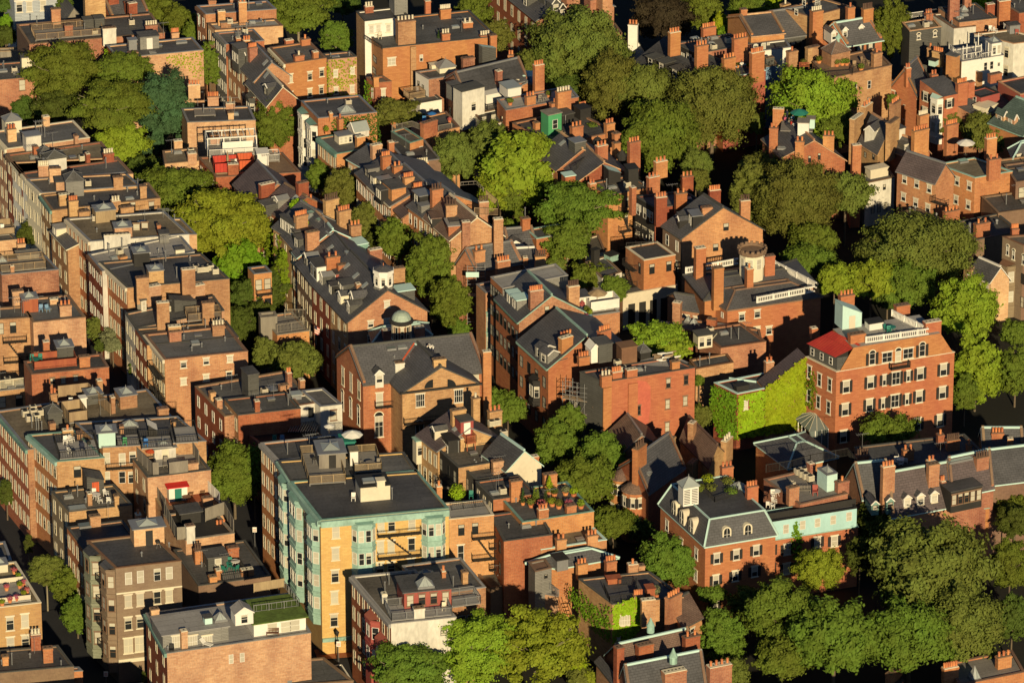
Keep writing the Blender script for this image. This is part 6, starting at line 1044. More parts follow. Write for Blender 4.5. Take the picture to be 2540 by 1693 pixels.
a = B((1925, 85), (2335, 25), (1700, -80), 8.6, 'br', 'ta', "low brick wing with scalloped cornice in front of the mansion", junk=1, cap='brn'); hut(a, 1720, 1850, -20, 90, 2, 'cream', 'dg', name='cream_hut', win='f', nw=2)
a = B((1700, 275), (2040, 215), (1640, 190), 7.6, 'br', 'ta', "lowest brick wing with dentilled eaves beside the feathery tree", junk=0, cap='brn'); J(a, 'pipe', (1735, 255), (1822, 225))
# ivy building
a = IV = B((2075, 500), (2660, 385), (1865, 398), 8.8, 'br', 'ta', "flat-roofed house wholly clad in bright ivy, right of centre", cap='mint', junk=0); hut(a, 2070, 2180, 440, 485, 1, 'dk', 'dk', name='ac_unit'); wpx(a, 'f', [(2150, 595)], 'g', .7, 1.4, 0)
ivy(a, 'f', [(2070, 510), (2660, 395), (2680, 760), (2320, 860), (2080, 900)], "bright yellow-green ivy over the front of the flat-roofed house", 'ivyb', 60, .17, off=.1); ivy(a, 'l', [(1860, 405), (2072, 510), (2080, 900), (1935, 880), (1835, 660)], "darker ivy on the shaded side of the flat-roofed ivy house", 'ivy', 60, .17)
k = MB(); k.box(P((2000, 365), a.rz), Vector((3.8, -1.2, 0)), Vector((0, .2, 0)), Z * .25, 'mint'); mk(k, 'roof_kerb', a)
T(3, 2)
a = B((-8, 458), (352, 400), (-80, 385), 8.8, 'br', 'slp', "purple slate lean-to with a slim chimney behind the sloping ivy wall", kind='rise', rise=4.1); ch(a, (0, 72, 215, 360, 2), zo=0); ivy(a, 'f', [(-10, 450), (352, 165), (352, 780), (-10, 870)], "ivy filling the sloping garden wall beside the mansion", 'ivyb', 75, .17, off=.1)
# shuttered mansion
a = SM = B((637, 300), (1705, 122), (360, 165), 12.8, 'or', 'lg', "grand orange brick mansion with black shutters and white balustrade, right", side='or', cap='cream', junk=0, cat='mansion', name='brick_mansion')
T(3, 2)
wpx(a, 'f', [(725, 432), (945, 393), (1395, 315), (1605, 278), (715, 638), (935, 597), (1385, 520), (1595, 485), (1370, 770), (1575, 735), (700, 880)], 's', 1.0, 1.8, 2); wpx(a, 'f', [(1175, 355), (1165, 560)], 's', 1.25, 1.9, 1); wpx(a, 'f', [(1070, 372), (1287, 335), (1058, 582), (1275, 545)], 's', .55, 1.6, 2); wpx(a, 'f', [(930, 800), (1160, 790)], 's', 1.0, 1.8, 2)
wpx(a, 'l', [(485, 370), (578, 415), (475, 570), (567, 620), (395, 300), (390, 510)], 'w', .8, 1.9, 1)
# raised centre and penthouse of the mansion
k = MB(); q0 = PP((790, 190), a.FL, a.nf); q1 = PP((1575, 60), a.FL, a.nf); L_ = (q1 - q0).dot(a.U); q0 = Vector((q0.x, q0.y, 12.8)) ; k.box(q0 - a.nf * .003 + Z * .11, a.U * L_, -a.nf * 7, Z * 3.2, 'or', 'lg'); 
for (s_, t_) in ((0, -1), (L_, 1)):
    A = q0 + a.U * s_ + Z * .1; k.face([A, A + a.U * t_ * 2.0, A + Z * 3.2] if t_ > 0 else [A + a.U * t_ * 2.0, A, A + Z * 3.2], 'or')
mk(k, 'attic_wall', a); a.rz = 16.1
T(3, 2); wpx(a, 'f', [(960, 180), (1412, 105)], 'a', .9, 1.7, 1); wpx(a, 'f', [(1095, 165), (1285, 130)], 'w', 1.55, 1.5, 1); wpx(a, 'f', [(1195, 155)], 'a', .9, 1.6, 0)
for x, y in ((960, 180), (1412, 105)):
    T(3, 2); q = PP((x, y), a.FL, a.nf); Mx = wallang(a, 'f')
    for sx in (-1, 1): put(shutter_mesh(.42, 1.8), 'shutter', a.e, a.o, Matrix.Translation(q + a.U * sx * .75) @ Matrix.Rotation(Mx, 4, 'Z'))
k = MB(); q = PP((1110, 265), a.FL, a.nf); k.box(q, a.U * 2.9, a.nf * .9, Z * .1, 'dk'); railing(k, [q, q + a.nf * .9, q + a.nf * .9 + a.U * 2.9, q + a.U * 2.9], .9, 'dk', .18); mk(k, 'balcony', a)
T(3, 1); k = MB()
def bal2(p, q, z): balus(k, p, q, z)
bal2((905, 1568), (1470, 1490), 16.1); mk(k, 'balustrade', a); k = MB(); bal2((1140, 1325), (1460, 1480), 16.1); mk(k, 'balustrade', a)
ch(a, (675, 802, 1150, 1300, 4), (1180, 1305, 1240, 1370, 0), (1440, 1585, 1390, 1600, 0), (762, 900, 1500, 1700, 0), zo=-2.0, dep=1.0, mat='or'); ch(a, (415, 468, 1440, 1510, 0), zo=-3)
p, w, ht = hut(a, 690, 868, 1325, 1450, 2.6, 'mint', 'mint', 'shl', rise=1.6, zo=0, door='cream', name='glass_stair_hut'); hut(a, 935, 1065, 1400, 1460, 1.6, 'wh', 'dk', name='planter_box'); furn(a, 1110, 1480, 'chair', "teal chair beside the white planter on the mansion roof", 'teal', 0, 0); furn(a, 1090, 1460, 'chair', "teal chair nearest the white planter on the mansion roof", 'teal', 1, 0); furn(a, 1135, 1465, 'table', "teal table on the mansion roof", 'teal', 0, 0)
T(3, 2); k = MB(); A = a.BL + a.U * .1; n_ = 3.6   # red roofed side attic
q = a.FL + a.V * .3 + Z * .11; k.box(q + a.U * .3, a.U * n_, a.V * (a.lv - .6), Z * 1.9, 'dg'); mk(k, 'side_attic', a); k = MB(); e = Z * 2.02
k.face([q + e, q + a.U * 3.9 + e + Z * 1.3, q + a.U * 3.9 + a.V * (a.lv - .4) + e + Z * 1.3, q + a.V * (a.lv - .4) + e], 'rd'); mk(k, 'red_roof', a)
for s_ in (.2, .5, .8): window(a, q + a.U * .3 + a.V * (a.lv * s_) + Z * 1.0, wallang(a, 'l'), 'n', .7, 1.1, 1)
ivy(a, 'l', [(355, 260), (445, 300), (470, 480), (450, 640), (345, 570)], "ivy column climbing the mansion's side wall", 'ivy', 40, .13)
h = H(); T(3, 2); c0 = P((400, 840), 3.6); h.o = Vector((c0.x, c0.y, 0)); h.e = thing('conservatory', "glass-roofed conservatory at the foot of the ivy wall", 'conservatory', h.o); k = MB(); U, V = a.U, -a.nf; q = h.o - U * .2
k.box(q + Z * .01, U * 5, V * 6, Z * .5, 'br')
for s_ in range(6): k.bar(q + U * s_, q + U * s_ + Z * 3.6, .1, 'wh'); k.bar(q + V * 1.2 * s_, q + V * 1.2 * s_ + Z * 3.6, .1, 'wh')
mk(k, 'frame', h); k = MB(); c = [q + Z * 3.6, q + U * 5 + Z * 3.6, q + U * 5 + V * 6 + Z * 3.6, q + V * 6 + Z * 3.6]; ap = (c[0] + c[2]) / 2 + Z * 1.5; k.face([q + Z * .5 + V * .02, q + U * 5 + Z * .5 + V * .02, c[1] + V * .02, c[0] + V * .02], 'paneg')
for i in range(4):
    k.face([c[i], c[(i + 1) % 4], ap], 'paneg')
    for t_ in (0, .25, .5, .75): k.bar(c[i].lerp(c[(i + 1) % 4], t_), ap, .06, 'cream')
mk(k, 'glass_roof', h)
a = B((200, 1170), (640, 1070), (-90, 950), 6.4, 'br', 'sl', "low blue-slate hip roof at the garden in front of the ivy wall", kind='hip', rise=1.8, cap='mint')
T(2, 2)
furn(None, 2200, 930, 'lounge', "left white lounger in the shaded garden by the ivy wall", 'wh', 0, 0, z=.1); furn(None, 2240, 900, 'lounge', "middle white lounger in the shaded garden by the ivy wall", 'wh', .3, 0, z=.1); furn(None, 2310, 900, 'lounge', "right white lounger in the shaded garden by the ivy wall", 'wh', .3, 0, z=.1)
# ---- below the red patch building
a = B((1030, 1040), (1385, 980), (900, 850), 7.2, 'br', 'tile', "steep tile-roofed cottage left of the weathered shingle roof", kind='gv', rise=2.3, cap='metal', name='cottage')
a = B((1270, 1400), (1600, 1160), (1000, 1170), 8.2, 'br', 'sl', "blue slate house with twin round brick bays and a tall chimney", kind='gu', rise=3.2, cap='metal', side='or'); ch(a, (1172, 1270, 1000, 1200, 4, 'potd'), zo=1.2); skylight(a, 1275, 1225, .9, .7, 1.2, pyr=False)
for x, y, r_, s_ in ((1025, 1290, 1.5, "left"), (1150, 1400, 1.8, "right")):
    T(2, 2); q = P((x, y), 6.6); h = H(); h.o = Vector((q.x, q.y, 0)); h.e = thing('round_bay', "%s round brick bay with black shutters under the blue slate house" % s_, 'bay', h.o); m = MB(); m.lathe(h.o, [(r_, 0), (r_, 7.3), (r_ + .15, 7.35)], 'or', 16); mk(m, 'wall', h); m = MB(); m.lathe(h.o, [(r_ + .2, 7.35), (r_ * .6, 8.1), (0, 8.6)], 'tile', 16); mk(m, 'roof', h)
    for z in (3, 6.0):
        for t_ in (-1.75, -1.2, -.5, -2.5): d = Vector((math.cos(t_), math.sin(t_), 0)); window(h, h.o + d * (r_ + .0) + Z * z, t_ + math.pi / 2, 's', .6, 1.4, 2)
a = B((1820, 1160), (1965, 1030), (1560, 900), 5.6, 'bt', 'tile', "weathered shingle-roofed long cottage in the shadow of chimneys", kind='gv', rise=2.2, cap='tile', name='cottage'); ch(a, (1445, 1545, 940, 1090, 1), (1675, 1718, 765, 880, 0), (1975, 2060, 930, 1040, 3, 'potc'), zo=1.5); ch(a, (1665, 1742, 1130, 1240, 0), zo=1)
# potted garden house
T(2, 2)
a = PG = B((130, 1660), (778, 1560), (-110, 1390), 13, 'br', 'ta', "brick house with a rooftop garden of conical potted evergreens", cap='cud', side='br', l=(3, 3), lk='k', junk=1); ch(a, (30, 130, 1290, 1480, 0), (332, 445, 1230, 1365, 0), (167, 280, 1075, 1195, 0)); 
T(2, 2)
for i, (x, y, hh, r_, mt) in enumerate([(135, 1500, 2.0, .4, 'con'), (240, 1480, 1.8, .35, 'lf'), (268, 1480, 1.7, .35, 'lf'), (340, 1500, 2.0, .4, 'con'), (375, 1400, 2.2, .7, 'ivyb')]): shrub(a, x, y, r_, hh, "%s conical evergreen in the rooftop garden" % ['leftmost', 'second', 'third', 'fourth', 'tallest bright'][i], mt, True, 0, cone=True, group='conical evergreens in pots')
for i, (x, y, mt) in enumerate([(420, 1420, 'lfd'), (400, 1510, 'lfy'), (460, 1530, 'lfo'), (520, 1410, 'lfw'), (595, 1420, 'ivyb'), (300, 1530, 'fl'), (210, 1520, 'lfo'), (660, 1530, 'lfy'), (550, 1530, 'fl')]): shrub(a, x, y, .6, .9, "%s round potted shrub in the rooftop garden" % ['back dark', 'front yellow', 'front olive', 'silvery', 'bright right', 'left pink', 'left olive', 'far right', 'right pink'][i], mt, True, 0)
T(2, 3); ch(a, (280, 368, 15, 115, 3), zo=0, dep=.8); ch(a, (533, 620, -20, 60, 0))
a = B((300, 375), (893, 285), (135, 215), 10.6, 'br', 'tn', "house with tan roof and mint copper edges below the rooftop garden", side='cu', l=(2, 2), lk='w', cap='mint', junk=1); ch(a, (445, 530, 285, 390, 2), (722, 815, 250, 340, 3), zo=0); J(a, 'hatch', (650, 290)); skylight(a, 490, 195, .9, .6, pyr=False)
a = B((450, 545), (980, 450), (185, 500), 9.6, 'br', 'sl', "dark slate house with copper hips and a grey clapboard stair block", kind='hip', rise=1.4, cap='mint'); ch(a, (635, 722, 510, 570, 3), (893, 985, 485, 570, 4), zo=.3); hut(a, 445, 545, 475, 570, 2, 'metal', 'dk', name='grey_tank'); 
a = B((245, 575), (395, 540), (185, 490), 10.6, 'gr', 'bs', "tall narrow grey clapboard stair house with small window", side='gr', junk=0, cap='bs', name='clapboard_house'); wpx(a, 'f', [(342, 612)], 'k', .5, .6); a = B((300, 770), (455, 800), (290, 700), 7, 'bp', 'ta', "small brick landing block under the clapboard stair house", junk=0); railpx(a, [(300, 680), (460, 790)], .8, .9, 'metal')
a = LI = B((945, 870), (1590, 800), (640, 640), 10.4, 'br', 'tb', "broad dark-roofed house with iron rails and lime ivy, bottom centre right", cap='dg', junk=0, side='bt')
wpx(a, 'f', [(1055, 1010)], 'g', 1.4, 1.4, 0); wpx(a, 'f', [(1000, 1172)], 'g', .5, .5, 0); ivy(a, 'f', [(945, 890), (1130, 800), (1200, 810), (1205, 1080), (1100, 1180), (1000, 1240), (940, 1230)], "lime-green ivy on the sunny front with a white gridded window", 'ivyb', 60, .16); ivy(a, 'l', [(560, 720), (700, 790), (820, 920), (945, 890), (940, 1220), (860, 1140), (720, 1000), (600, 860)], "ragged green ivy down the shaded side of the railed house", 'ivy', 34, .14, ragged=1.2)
ch(a, (1145, 1225, 790, 860, 4), (1090, 1180, 510, 600, 1), (1185, 1240, 520, 565, 0)); ch(a, (1210, 1335, 830, 1060, 0), zo=-1.5); railpx(a, [(865, 735), (920, 860), (1150, 820), (1160, 690), (1000, 700)], 0, .95, 'dk', .2); hut(a, 905, 1025, 650, 690, 1.2, 'rwood', 'rwood', name='timber_box'); hut(a, 1260, 1330, 735, 830, 1.4, 'rwood', 'rwood', name='timber_box'); shrub(a, 1345, 800, .55, 1.3, "potted shrub at the corner of the railed dark roof", 'lfw'); railpx(a, [(1240, 830), (1330, 860)], 0, .9, 'dk')
k = MB(); q = P((480, 860), 9)
for i in range(22): k.box(q + Vector((i * .16, -.28 * i, -.38 * i)), Vector((.7, .25, 0)), Vector((.1, -.2, 0)), Z * .03, 'dk')
for o_ in (Vector((0, 0, .1)), Vector((.7, .25, .1)), Vector((0, 0, 1)), Vector((.7, .25, 1))): k.bar(q + o_, q + o_ + Vector((3.5, -6.1, -8.3)), .06, 'dk'); mk(k, 'outside_stair', a)
a = B((1580, 1080), (1757, 985), (1330, 850), 8.6, 'br', 'tile', "brick house end with corrugated tile roof and tall five-pot chimney", kind='gu', rise=1.6, cap='dg'); ch(a, (1462, 1575, 810, 1100, 5), zo=-.5); wpx(a, 'f', [(1665, 1120)], 'w', .9, 1.1, 1)
a = B((1060, 1570), (1720, 1420), (880, 1330), 6.8, 'br', 'tile', "slate-tiled house with green copper ridge vents, bottom right of centre", kind='gu', rise=3.3, cap='mint'); ch(a, (985, 1050, 1260, 1568, 0), (1182, 1318, 1245, 1420, 0), (1605, 1738, 1170, 1410, 2), zo=0, dep=1)
for x, y, s_ in ((1290, 1080, .8), (1495, 1360, .85)):
    m = MB(); q = P((x, y), 11.2); m.lathe(q, [(.62 * s_, -.6), (.62 * s_, .3), (.7 * s_, .3), (.68 * s_, .4), (.3 * s_, 1.2 * s_), (.1, 1.7 * s_), (0, 1.9 * s_)], 'cu', 10); mk(m, 'copper_ventilator', a)
a = B((1100, 1760), (1800, 1620), (1000, 1560), 6.8, 'br', 'sl', "slate house at the bottom edge with wide square chimneys", kind='gu', rise=3.6, cap='mint'); ch(a, (1420, 1618, 1490, 1660, 0), (1825, 2028, 1440, 1620, 4), zo=1, dep=1.2)
a = B((960, 1590), (1010, 1580), (800, 1390), 6, 'br', 'sl', "narrow bay-roofed brick wing at the bottom edge", kind='hip', rise=1)
# mansard red house
T(2, 3)
a = MS = B((1785, 345), (2420, 240), (1380, -30), 11.6, 'or', 'sl', "orange-red corner house with grey mansard and white arched dormers, lower right", kind='man', rise=3.3, cap='mint', side='or'); wpx(a, 'f', [(1888, 452), (2065, 418), (2245, 380), (1880, 648), (2055, 610), (2230, 570), (1870, 890)], 's', .85, 1.45, 2); wpx(a, 'l', [(1440, 155), (1705, 410), (1700, 605), (1570, 320)], 'w', .9, 1.5)
def arch(h, x, y, side, s=1.0):
    "round-headed white dormer"
    q = P((x, y), 12.0); d = h.nf if side == 'f' else h.nl; u = h.U if side == 'f' else -h.V; m = MB(); w2 = .55 * s; pts = [(-w2, 0), (w2, 0)] + [(w2 * math.cos(i * math.pi / 8), 1.1 * s + w2 * math.sin(i * math.pi / 8)) for i in range(9)]
    F = [q + u * x_ + Z * z_ for x_, z_ in pts]; G_ = [p_ - d * 1.5 for p_ in F]; m.face(F, 'cream')
    for i in range(len(F)): m.face([F[i], G_[i], G_[(i + 1) % len(F)], F[(i + 1) % len(F)]], 'cream')
    o = mk(m, 'arched_dormer', h); m = MB(); m.face([q + u * x_ * .68 + Z * (z_ * .86 + .1) + d * .02 for x_, z_ in pts], 'pane'); m.bar(q + d * .04 + Z * .1, q + d * .04 + Z * 1.5 * s, .05, 'wh'); m.bar(q + d * .04 - u * w2 * .65 + Z * .8, q + d * .04 + u * w2 * .65 + Z * .8, .05, 'wh'); mk(m, 'pane', h, o)
for x, y in ((1980, 285), (2170, 255)): arch(a, x, y, 'f', 1.15)
for x, y in ((1570, 140), (1655, 215), (1500, 60)): arch(a, x, y, 'l', 1.25)
T(2, 2); p, w, ht = hut(a, 1585, 1725, 1350, 1515, 1.8, 'wh', 'skyl', 'pyr', zo=0, name='louvred_tower', rise=1.1, ov=.15); ch(a, (2165, 2265, 1340, 1480, 4), zo=-.4); skylight(a, 2085, 1350, 2.0, 1.6, -.2); k = MB()
for i in range(9): k.box(p + a.U * .12 + a.nf * .02 + Z * (.3 + i * .24), a.U * (w * .38), a.nf * .05, Z * .08, 'dk'); k.box(p + a.U * (w * .55) + a.nf * .02 + Z * (.3 + i * .24), a.U * (w * .38), a.nf * .05, Z * .08, 'dk')
mk(k, 'louvre', a); railpx(a, [(1780, 1390), (1870, 1480), (2070, 1410), (2080, 1380)], -.1, .8, 'dk', .2)
for i, (x, y, s_) in enumerate([(1810, 1290, 'back left'), (1830, 1370, 'front left'), (2020, 1400, 'front right'), (1730, 1370, 'far left'), (1990, 1310, 'back right')]): shrub(a, x, y, .9, 1.0, "%s planting on the mansard house roof garden" % s_, ['ivyb', 'lfo', 'lf', 'lf', 'lfo'][i], False, 0, name='roof_shrub')
ch(a, (1938, 2040, 1165, 1255, 3), zo=-.2, mat='or')
# light blue fronted terrace
T(3, 3)
a = LB = B((-4, 304), (834, 170), (-64, 190), 8.8, 'or', 'cu', "brick lower front with black shutters under the pale blue storey", side='or', cap='cu', junk=0); wpx(a, 'f', [(40, 380), (465, 305), (618, 295), (190, 370)], 's', .95, 1.5, 0); wpx(a, 'f', [(30, 545), (185, 545), (610, 465)], 's', .95, 1.5, 0)
a = LB2 = B((0, 130), (822, 0), (-60, 20), 11.6, 'lb', 'ta', "pale blue-panelled top storey with dark railed deck, lower right", side='lb', cap='dk', junk=0); wpx(a, 'f', [(40, 205), (180, 185), (330, 150), (465, 128), (607, 103), (750, 72)], 'n', .8, 1.3, 0); railpx(a, [(0, 110), (810, -30)], 0, .9, 'dk', .2, True); 
T(3, 2)
a2 = B((310, 1500), (740, 1400), (-20, 1270), 12.6, 'br', 'deck', "rooftop terrace with plank floor, benches and the pale blue lift hut", cap='bs', junk=0, side='br'); hut(a2, 550, 645, 1235, 1385, 2.6, 'mint', 'skyl', 'sk', ov=.05, name='lift_hut', rise=.7, zo=.0); J(a2, 'ac', (290, 1225), (325, 1245), (360, 1265), (400, 1285), (345, 1215)); furn(a2, 350, 1390, 'bench', "grey slatted bench on the plank terrace", 'wgr', 0, 0); furn(a2, 445, 1410, 'chair', "pinkish deck chair beside the slatted bench", 'pk', 0, 0, s=1.3); ch(a2, (210, 300, 1350, 1490, 0), (395, 440, 1130, 1240, 0), (650, 755, 1300, 1400, 1)); furn(a2, 245, 1330, 'chair', "pale chair in the shade behind the slatted bench", 'cream', 2, 0)
for i, (x, y, s_) in enumerate([(60, 1430, 'upper'), (75, 1490, 'middle'), (55, 1530, 'lower'), (20, 1520, 'lowest left')]): furn(a2, x, y, 'chair', "%s white chair on the left plank terrace" % s_, 'wh', i, 0)
furn(a2, 90, 1420, 'table', "white table on the left plank terrace", 'wh', 0, 0); railpx(a2, [(0, 1210), (240, 1170), (400, 1120), (740, 1060), (820, 1160)], 0, 1.2, 'dk', .2)
T(3, 2)
a = B((870, 1440), (1160, 1410), (720, 1270), 10.6, 'br', 'sl', "slate roof with two copper dormers in tree shade, lower right", kind='gu', rise=3.6, cap='mint')
for x0, y0, y1 in ((955, 1500, 1560), (1090, 1470, 1550)): hut(a, x0, x0 + 65, y0, y1, 3.0, 'cud', 'sl', 'gab', name='dormer', zo=0, win='f', rise=.6, wk='k')
a = B((1140, 1600), (1690, 1500), (1050, 1400), 10, 'br', 'slp', "brown slate roof with three white copper-edged dormers, lower right", kind='gu', rise=4.6, cap='mint'); ch(a, (1055, 1165, 1160, 1420, 4, 'tc' and 'pot'), (1470, 1568, 1140, 1360, 0), zo=1)
for x0, y0, y1 in ((1245, 1450, 1530), (1365, 1430, 1510), (1488, 1410, 1490)): hut(a, x0, x0 + 68, y0, y1, 3.0, 'wh', 'sl', 'gab', name='dormer', zo=.2, win='f', rise=.6, wk='g')
a = B((1680, 1420), (2060, 1340), (1600, 1240), 11.2, 'br', 'slp', "slate roof with three-pane skylight and a dark glazed bay, lower right", kind='gu', rise=4.0, cap='mint'); skylight(a, 1750, 1100, 3.6, 1.2, 3.6, pyr=False); hut(a, 1670, 1960, 1385, 1540, 3, 'dk', 'tb', name='glazed_bay', zo=-1, win='f', nw=5, wk='b'); ch(a, (1905, 2018, 1080, 1210, 5, 'potd'), (1475, 1540, 1110, 1140, 2), zo=1.5); ch(a, (1590, 1628, 1290, 1330, 2), zo=0)
a = B((1000, 1180), (2000, 1060), (800, 980), 10, 'bs', 'ta', "dark middle roofs with patio chairs and clustered chimney pots, lower right", junk=0); ch(a, (828, 935, 1060, 1190, 5, 'potd'), (1243, 1340, 1010, 1110, 2), (1555, 1612, 870, 990, 1), (1640, 1755, 920, 1020, 6, 'potd'), (1825, 1862, 960, 1030, 1), zo=0); J(a, 'ant', (870, 1000), (1575, 1080), z=11.8); furn(a, 1220, 1130, 'table', "white table in the ring of chairs among the dark roofs", 'wh', 0, 0)
for i, s_ in enumerate(['left', 'back', 'right', 'front']): t_ = i * 1.57; furn(a, 1220 + 42 * math.cos(t_ + 3.14), 1130 + 22 * math.sin(t_ + 3.14), 'chair', "%s chair around the white table among the dark roofs" % s_, 'wh', t_, 0)
a = B((1960, 960), (2330, 960), (1930, 880), 10, 'bs', 'sl', "dim slate cottage roof with copper finials at the right edge", kind='gu', rise=1.8, cap='mint'); ch(a, (2040, 2150, 850, 920, 4, 'tc' and 'pot'), (2185, 2235, 905, 970, 0), zo=1)
a = B((2020, 1320), (2600, 1250), (1900, 1080), 10.4, 'bs', 'sl', "shadowed slate house with a copper-trimmed oval window at the right edge", kind='gu', rise=3, cap='mint')
T(3, 3); a = B((1690, 40), (2020, 0), (1620, -60), 8.2, 'or', 'cu', "brick front with black shutters at the right behind the big tree", cap='cu', junk=0); wpx(a, 'f', [(1757, 95)], 's', .9, 1.4, 1); 
a = B((1430, 95), (1650, 30), (1380, 20), 8.0, 'or', 'cu', "rounded shuttered brick front above the big tree crown", cap='cu', junk=0, kind='hip', rise=1.2); wpx(a, 'f', [(1475, 140), (1600, 120)], 's', .8, 1.4, 1)
a = B((1130, 1640), (1245, 1560), (1080, 1500), 4, 'br', 'ta', "brick chimney stump building at the bottom edge, right", junk=0); ch(a, (1128, 1245, 1500, 1600, 0))
a = B((1750, 1600), (2340, 1480), (1640, 1400), 5.5, 'br', 'deck', "low house at the bottom right corner with pots and a glass finial", cap='bs', junk=0); ch(a, (1612, 1745, 1450, 1568, 6), (2098, 2225, 1350, 1460, 3)); skylight(a, 1885, 1540, 1.3, 1.3, rise=1.6)
# ---- upper right
T(3, 0)
a = B((400, 155), (760, 60), (150, 80), 12.8, 'bt', 'ta', "tan brick house with tall gridded window at the top right", f=None, junk=0); wpx(a, 'f', [(465, 20)], 'g', 1.0, 1.6); wpx(a, 'l', [(345, 20), (275, 110)], 'n', .7, 1.1); ch(a, (155, 222, 50, 145, 1, 'potc'), zo=-2)
a = B((110, 345), (445, 300), (-60, 200), 9.6, 'dg', 'sl', "slate-roofed grey clapboard house with white-trimmed windows, upper right", kind='gu', rise=3.0, cap='metal', name='clapboard_house'); wpx(a, 'f', [(195, 415), (245, 405), (295, 400)], 'k', .75, 1.2); wpx(a, 'f', [(395, 380)], 'w', .6, 1.2, 1)
a = B((730, 410), (1050, 355), (480, 345), 9.6, 'or', 'sl', "brick house with three white gabled dormers on a slate roof, upper right", kind='gu', rise=3.0, cap='mint'); wpx(a, 'f', [(945, 430), (845, 450)], 's', .65, 1.4, 2); ch(a, (740, 805, 75, 200, 1), (880, 970, 90, 290, 6, 'potd'), zo=1); ch(a, (420, 515, 115, 400, 5, 'potc'), zo=-.5, dep=1.2)
for x0, y0, y1 in ((590, 305, 370), (692, 280, 350), (838, 255, 320)): hut(a, x0, x0 + 45, y0, y1, 2.6, 'wh', 'sl', 'gab', name='dormer', zo=.8, win='f', rise=.6)
a = B((-20, 510), (90, 500), (-60, 470), 9, 'dg', 'sl', "little clapboard dormer house at the edge of the slate row", kind='gv', rise=1, cap='wh'); wpx(a, 'f', [(20, 410)], 'n', .5, 1)
a = RG = B((570, 715), (1138, 592), (420, 560), 13.2, 'bt', 'bs', "tan brick block with lush roof garden and domed copper skylight, upper right", cap='bs', junk=0); wpx(a, 'f', [(668, 815), (805, 790), (933, 765)], 'n', .65, 1.35, 1); wpx(a, 'f', [(780, 920), (928, 905)], 'k', .6, .9); p, w, ht = hut(a, 590, 765, 500, 610, 2.8, 'bt', 'tile', 'pyr', rise=1.6, name='roof_pavilion'); m = MB(); q = p + a.U * w / 2 + a.V * 1.4 + Z * (ht + 1.6); m.lathe(q, [(.3, -.2), (.2, .2), (.45, .3), (.45, .6), (.15, .9), (.1, 1.1), (0, 1.2)], 'cu', 10); mk(m, 'copper_finial', a)
ch(a, (975, 1052, 490, 620, 1), (205, 290, 475, 600, 1), (378, 420, 440, 560, 0), (420, 490, 430, 520, 0)); T(3, 0)
for i, (x, y, s_) in enumerate([(480, 570, 'left'), (640, 600, 'middle'), (690, 590, 'near pavilion'), (730, 590, 'right'), (340, 600, 'far left'), (860, 640, 'front')]): shrub(a, x, y, .55, .8, "%s greenery pot in the tan block's roof garden" % s_, ['lf', 'lfo', 'lf'][i % 3])
furn(a, 345, 620, 'bench', "orange bench in the roof garden of the tan block", 'rwood', 0, 0); furn(a, 800, 610, 'chair', "left wooden chair in the roof garden of the tan block", 'wood', 0, 0); furn(a, 880, 570, 'chair', "middle wooden chair in the roof garden of the tan block", 'wood', 1, 0); furn(a, 930, 590, 'chair', "right wooden chair in the roof garden of the tan block", 'wood', 2, 0); railpx(a, [(430, 640), (540, 700), (780, 680), (790, 640)], 0, .9, 'dk')
T(3, 0); a = B((0, 610), (112, 590), (-40, 560), 10.5, 'bl', 'ta', "narrow blue-painted house side wall, upper right", side='bt', junk=0); ch(a, (0, 75, 530, 600, 0), mat='dg')
a = B((1300, 285), (1585, 245), (1230, 205), 12, 'dg', 'tn', "tan-topped mansard with two pink round-arched dormers, top right", kind='flat', junk=1, cap='bp'); wpx(a, 'f', [(1380, 335), (1528, 310)], 'a', .6, .8, 2); J(a, 'sky', (1310, 240), (1465, 215)); ch(a, (1450, 1512, 130, 195, 3)); railpx(a, [(1215, 180), (1425, 150)], 0, .9, 'wh')
a = B((1750, 205), (2090, 165), (1560, 70), 12.4, 'br', 'tb', "dark flat roofs with tall slab chimney and domed skylight, top right", junk=1); ch(a, (1660, 1750, -20, 175, 0), (1795, 1858, -30, 75, 0)); skylight(a, 1790, 100, 1.2, 1)
a = B((1700, 260), (1900, 240), (1500, 130), 11.6, 'ws', 'ta', "pale house with roof hatches at the top right", junk=2)
a = B((2290, 125), (2560, 90), (2080, 0), 13, 'br', 'ta', "dark-roofed brick house at the top right corner with slab chimneys", junk=1, cap='bs'); ch(a, (2000, 2070, 45, 150, 0), zo=-1); ch(a, (2105, 2210, 20, 210, 0), zo=-1.5)
a = B((2240, 400), (2560, 360), (1885, 310), 11.6, 'ws', 'tn', "pale curved mansard house with terrace chairs, right edge of the top", junk=0, cap='bp', l=(3, 2)); hut(a, 2205, 2300, 240, 310, 1.5, 'metal', name='metal_box')
for i, (x, y, s_) in enumerate([(2030, 290, 'left'), (2075, 300, 'second'), (2170, 260, 'third'), (2270, 310, 'fourth pink')]): furn(a, x, y, 'chair', "%s folding chair on the pale curved house terrace" % s_, 'wh' if i < 3 else 'pk', i, 0)
a = B((1770, 560), (2150, 500), (1660, 450), 11.4, 'wh', 'lg', "white timber house with glass lantern room and steel deck frames, upper right", junk=0, cap='metal', side='bt', name='white_house'); hut(a, 2040, 2130, 400, 520, 2.2, 'wh', 'skyl', 'sk', name='lantern_room', win='f', nw=2, rise=.8); railpx(a, [(1655, 450), (1775, 550), (1945, 520), (1950, 540), (2120, 505)], 0, 1.0, 'wh', .5); k = MB()
for x, y in ((1780, 540), (1815, 520), (1895, 500), (1920, 420), (1945, 520), (2010, 510)): k = MB(); q = P((x, y), a.rz); k.bar(q, q + Z * 2.3, .12, 'wh'); mk(k, 'steel_post', a)
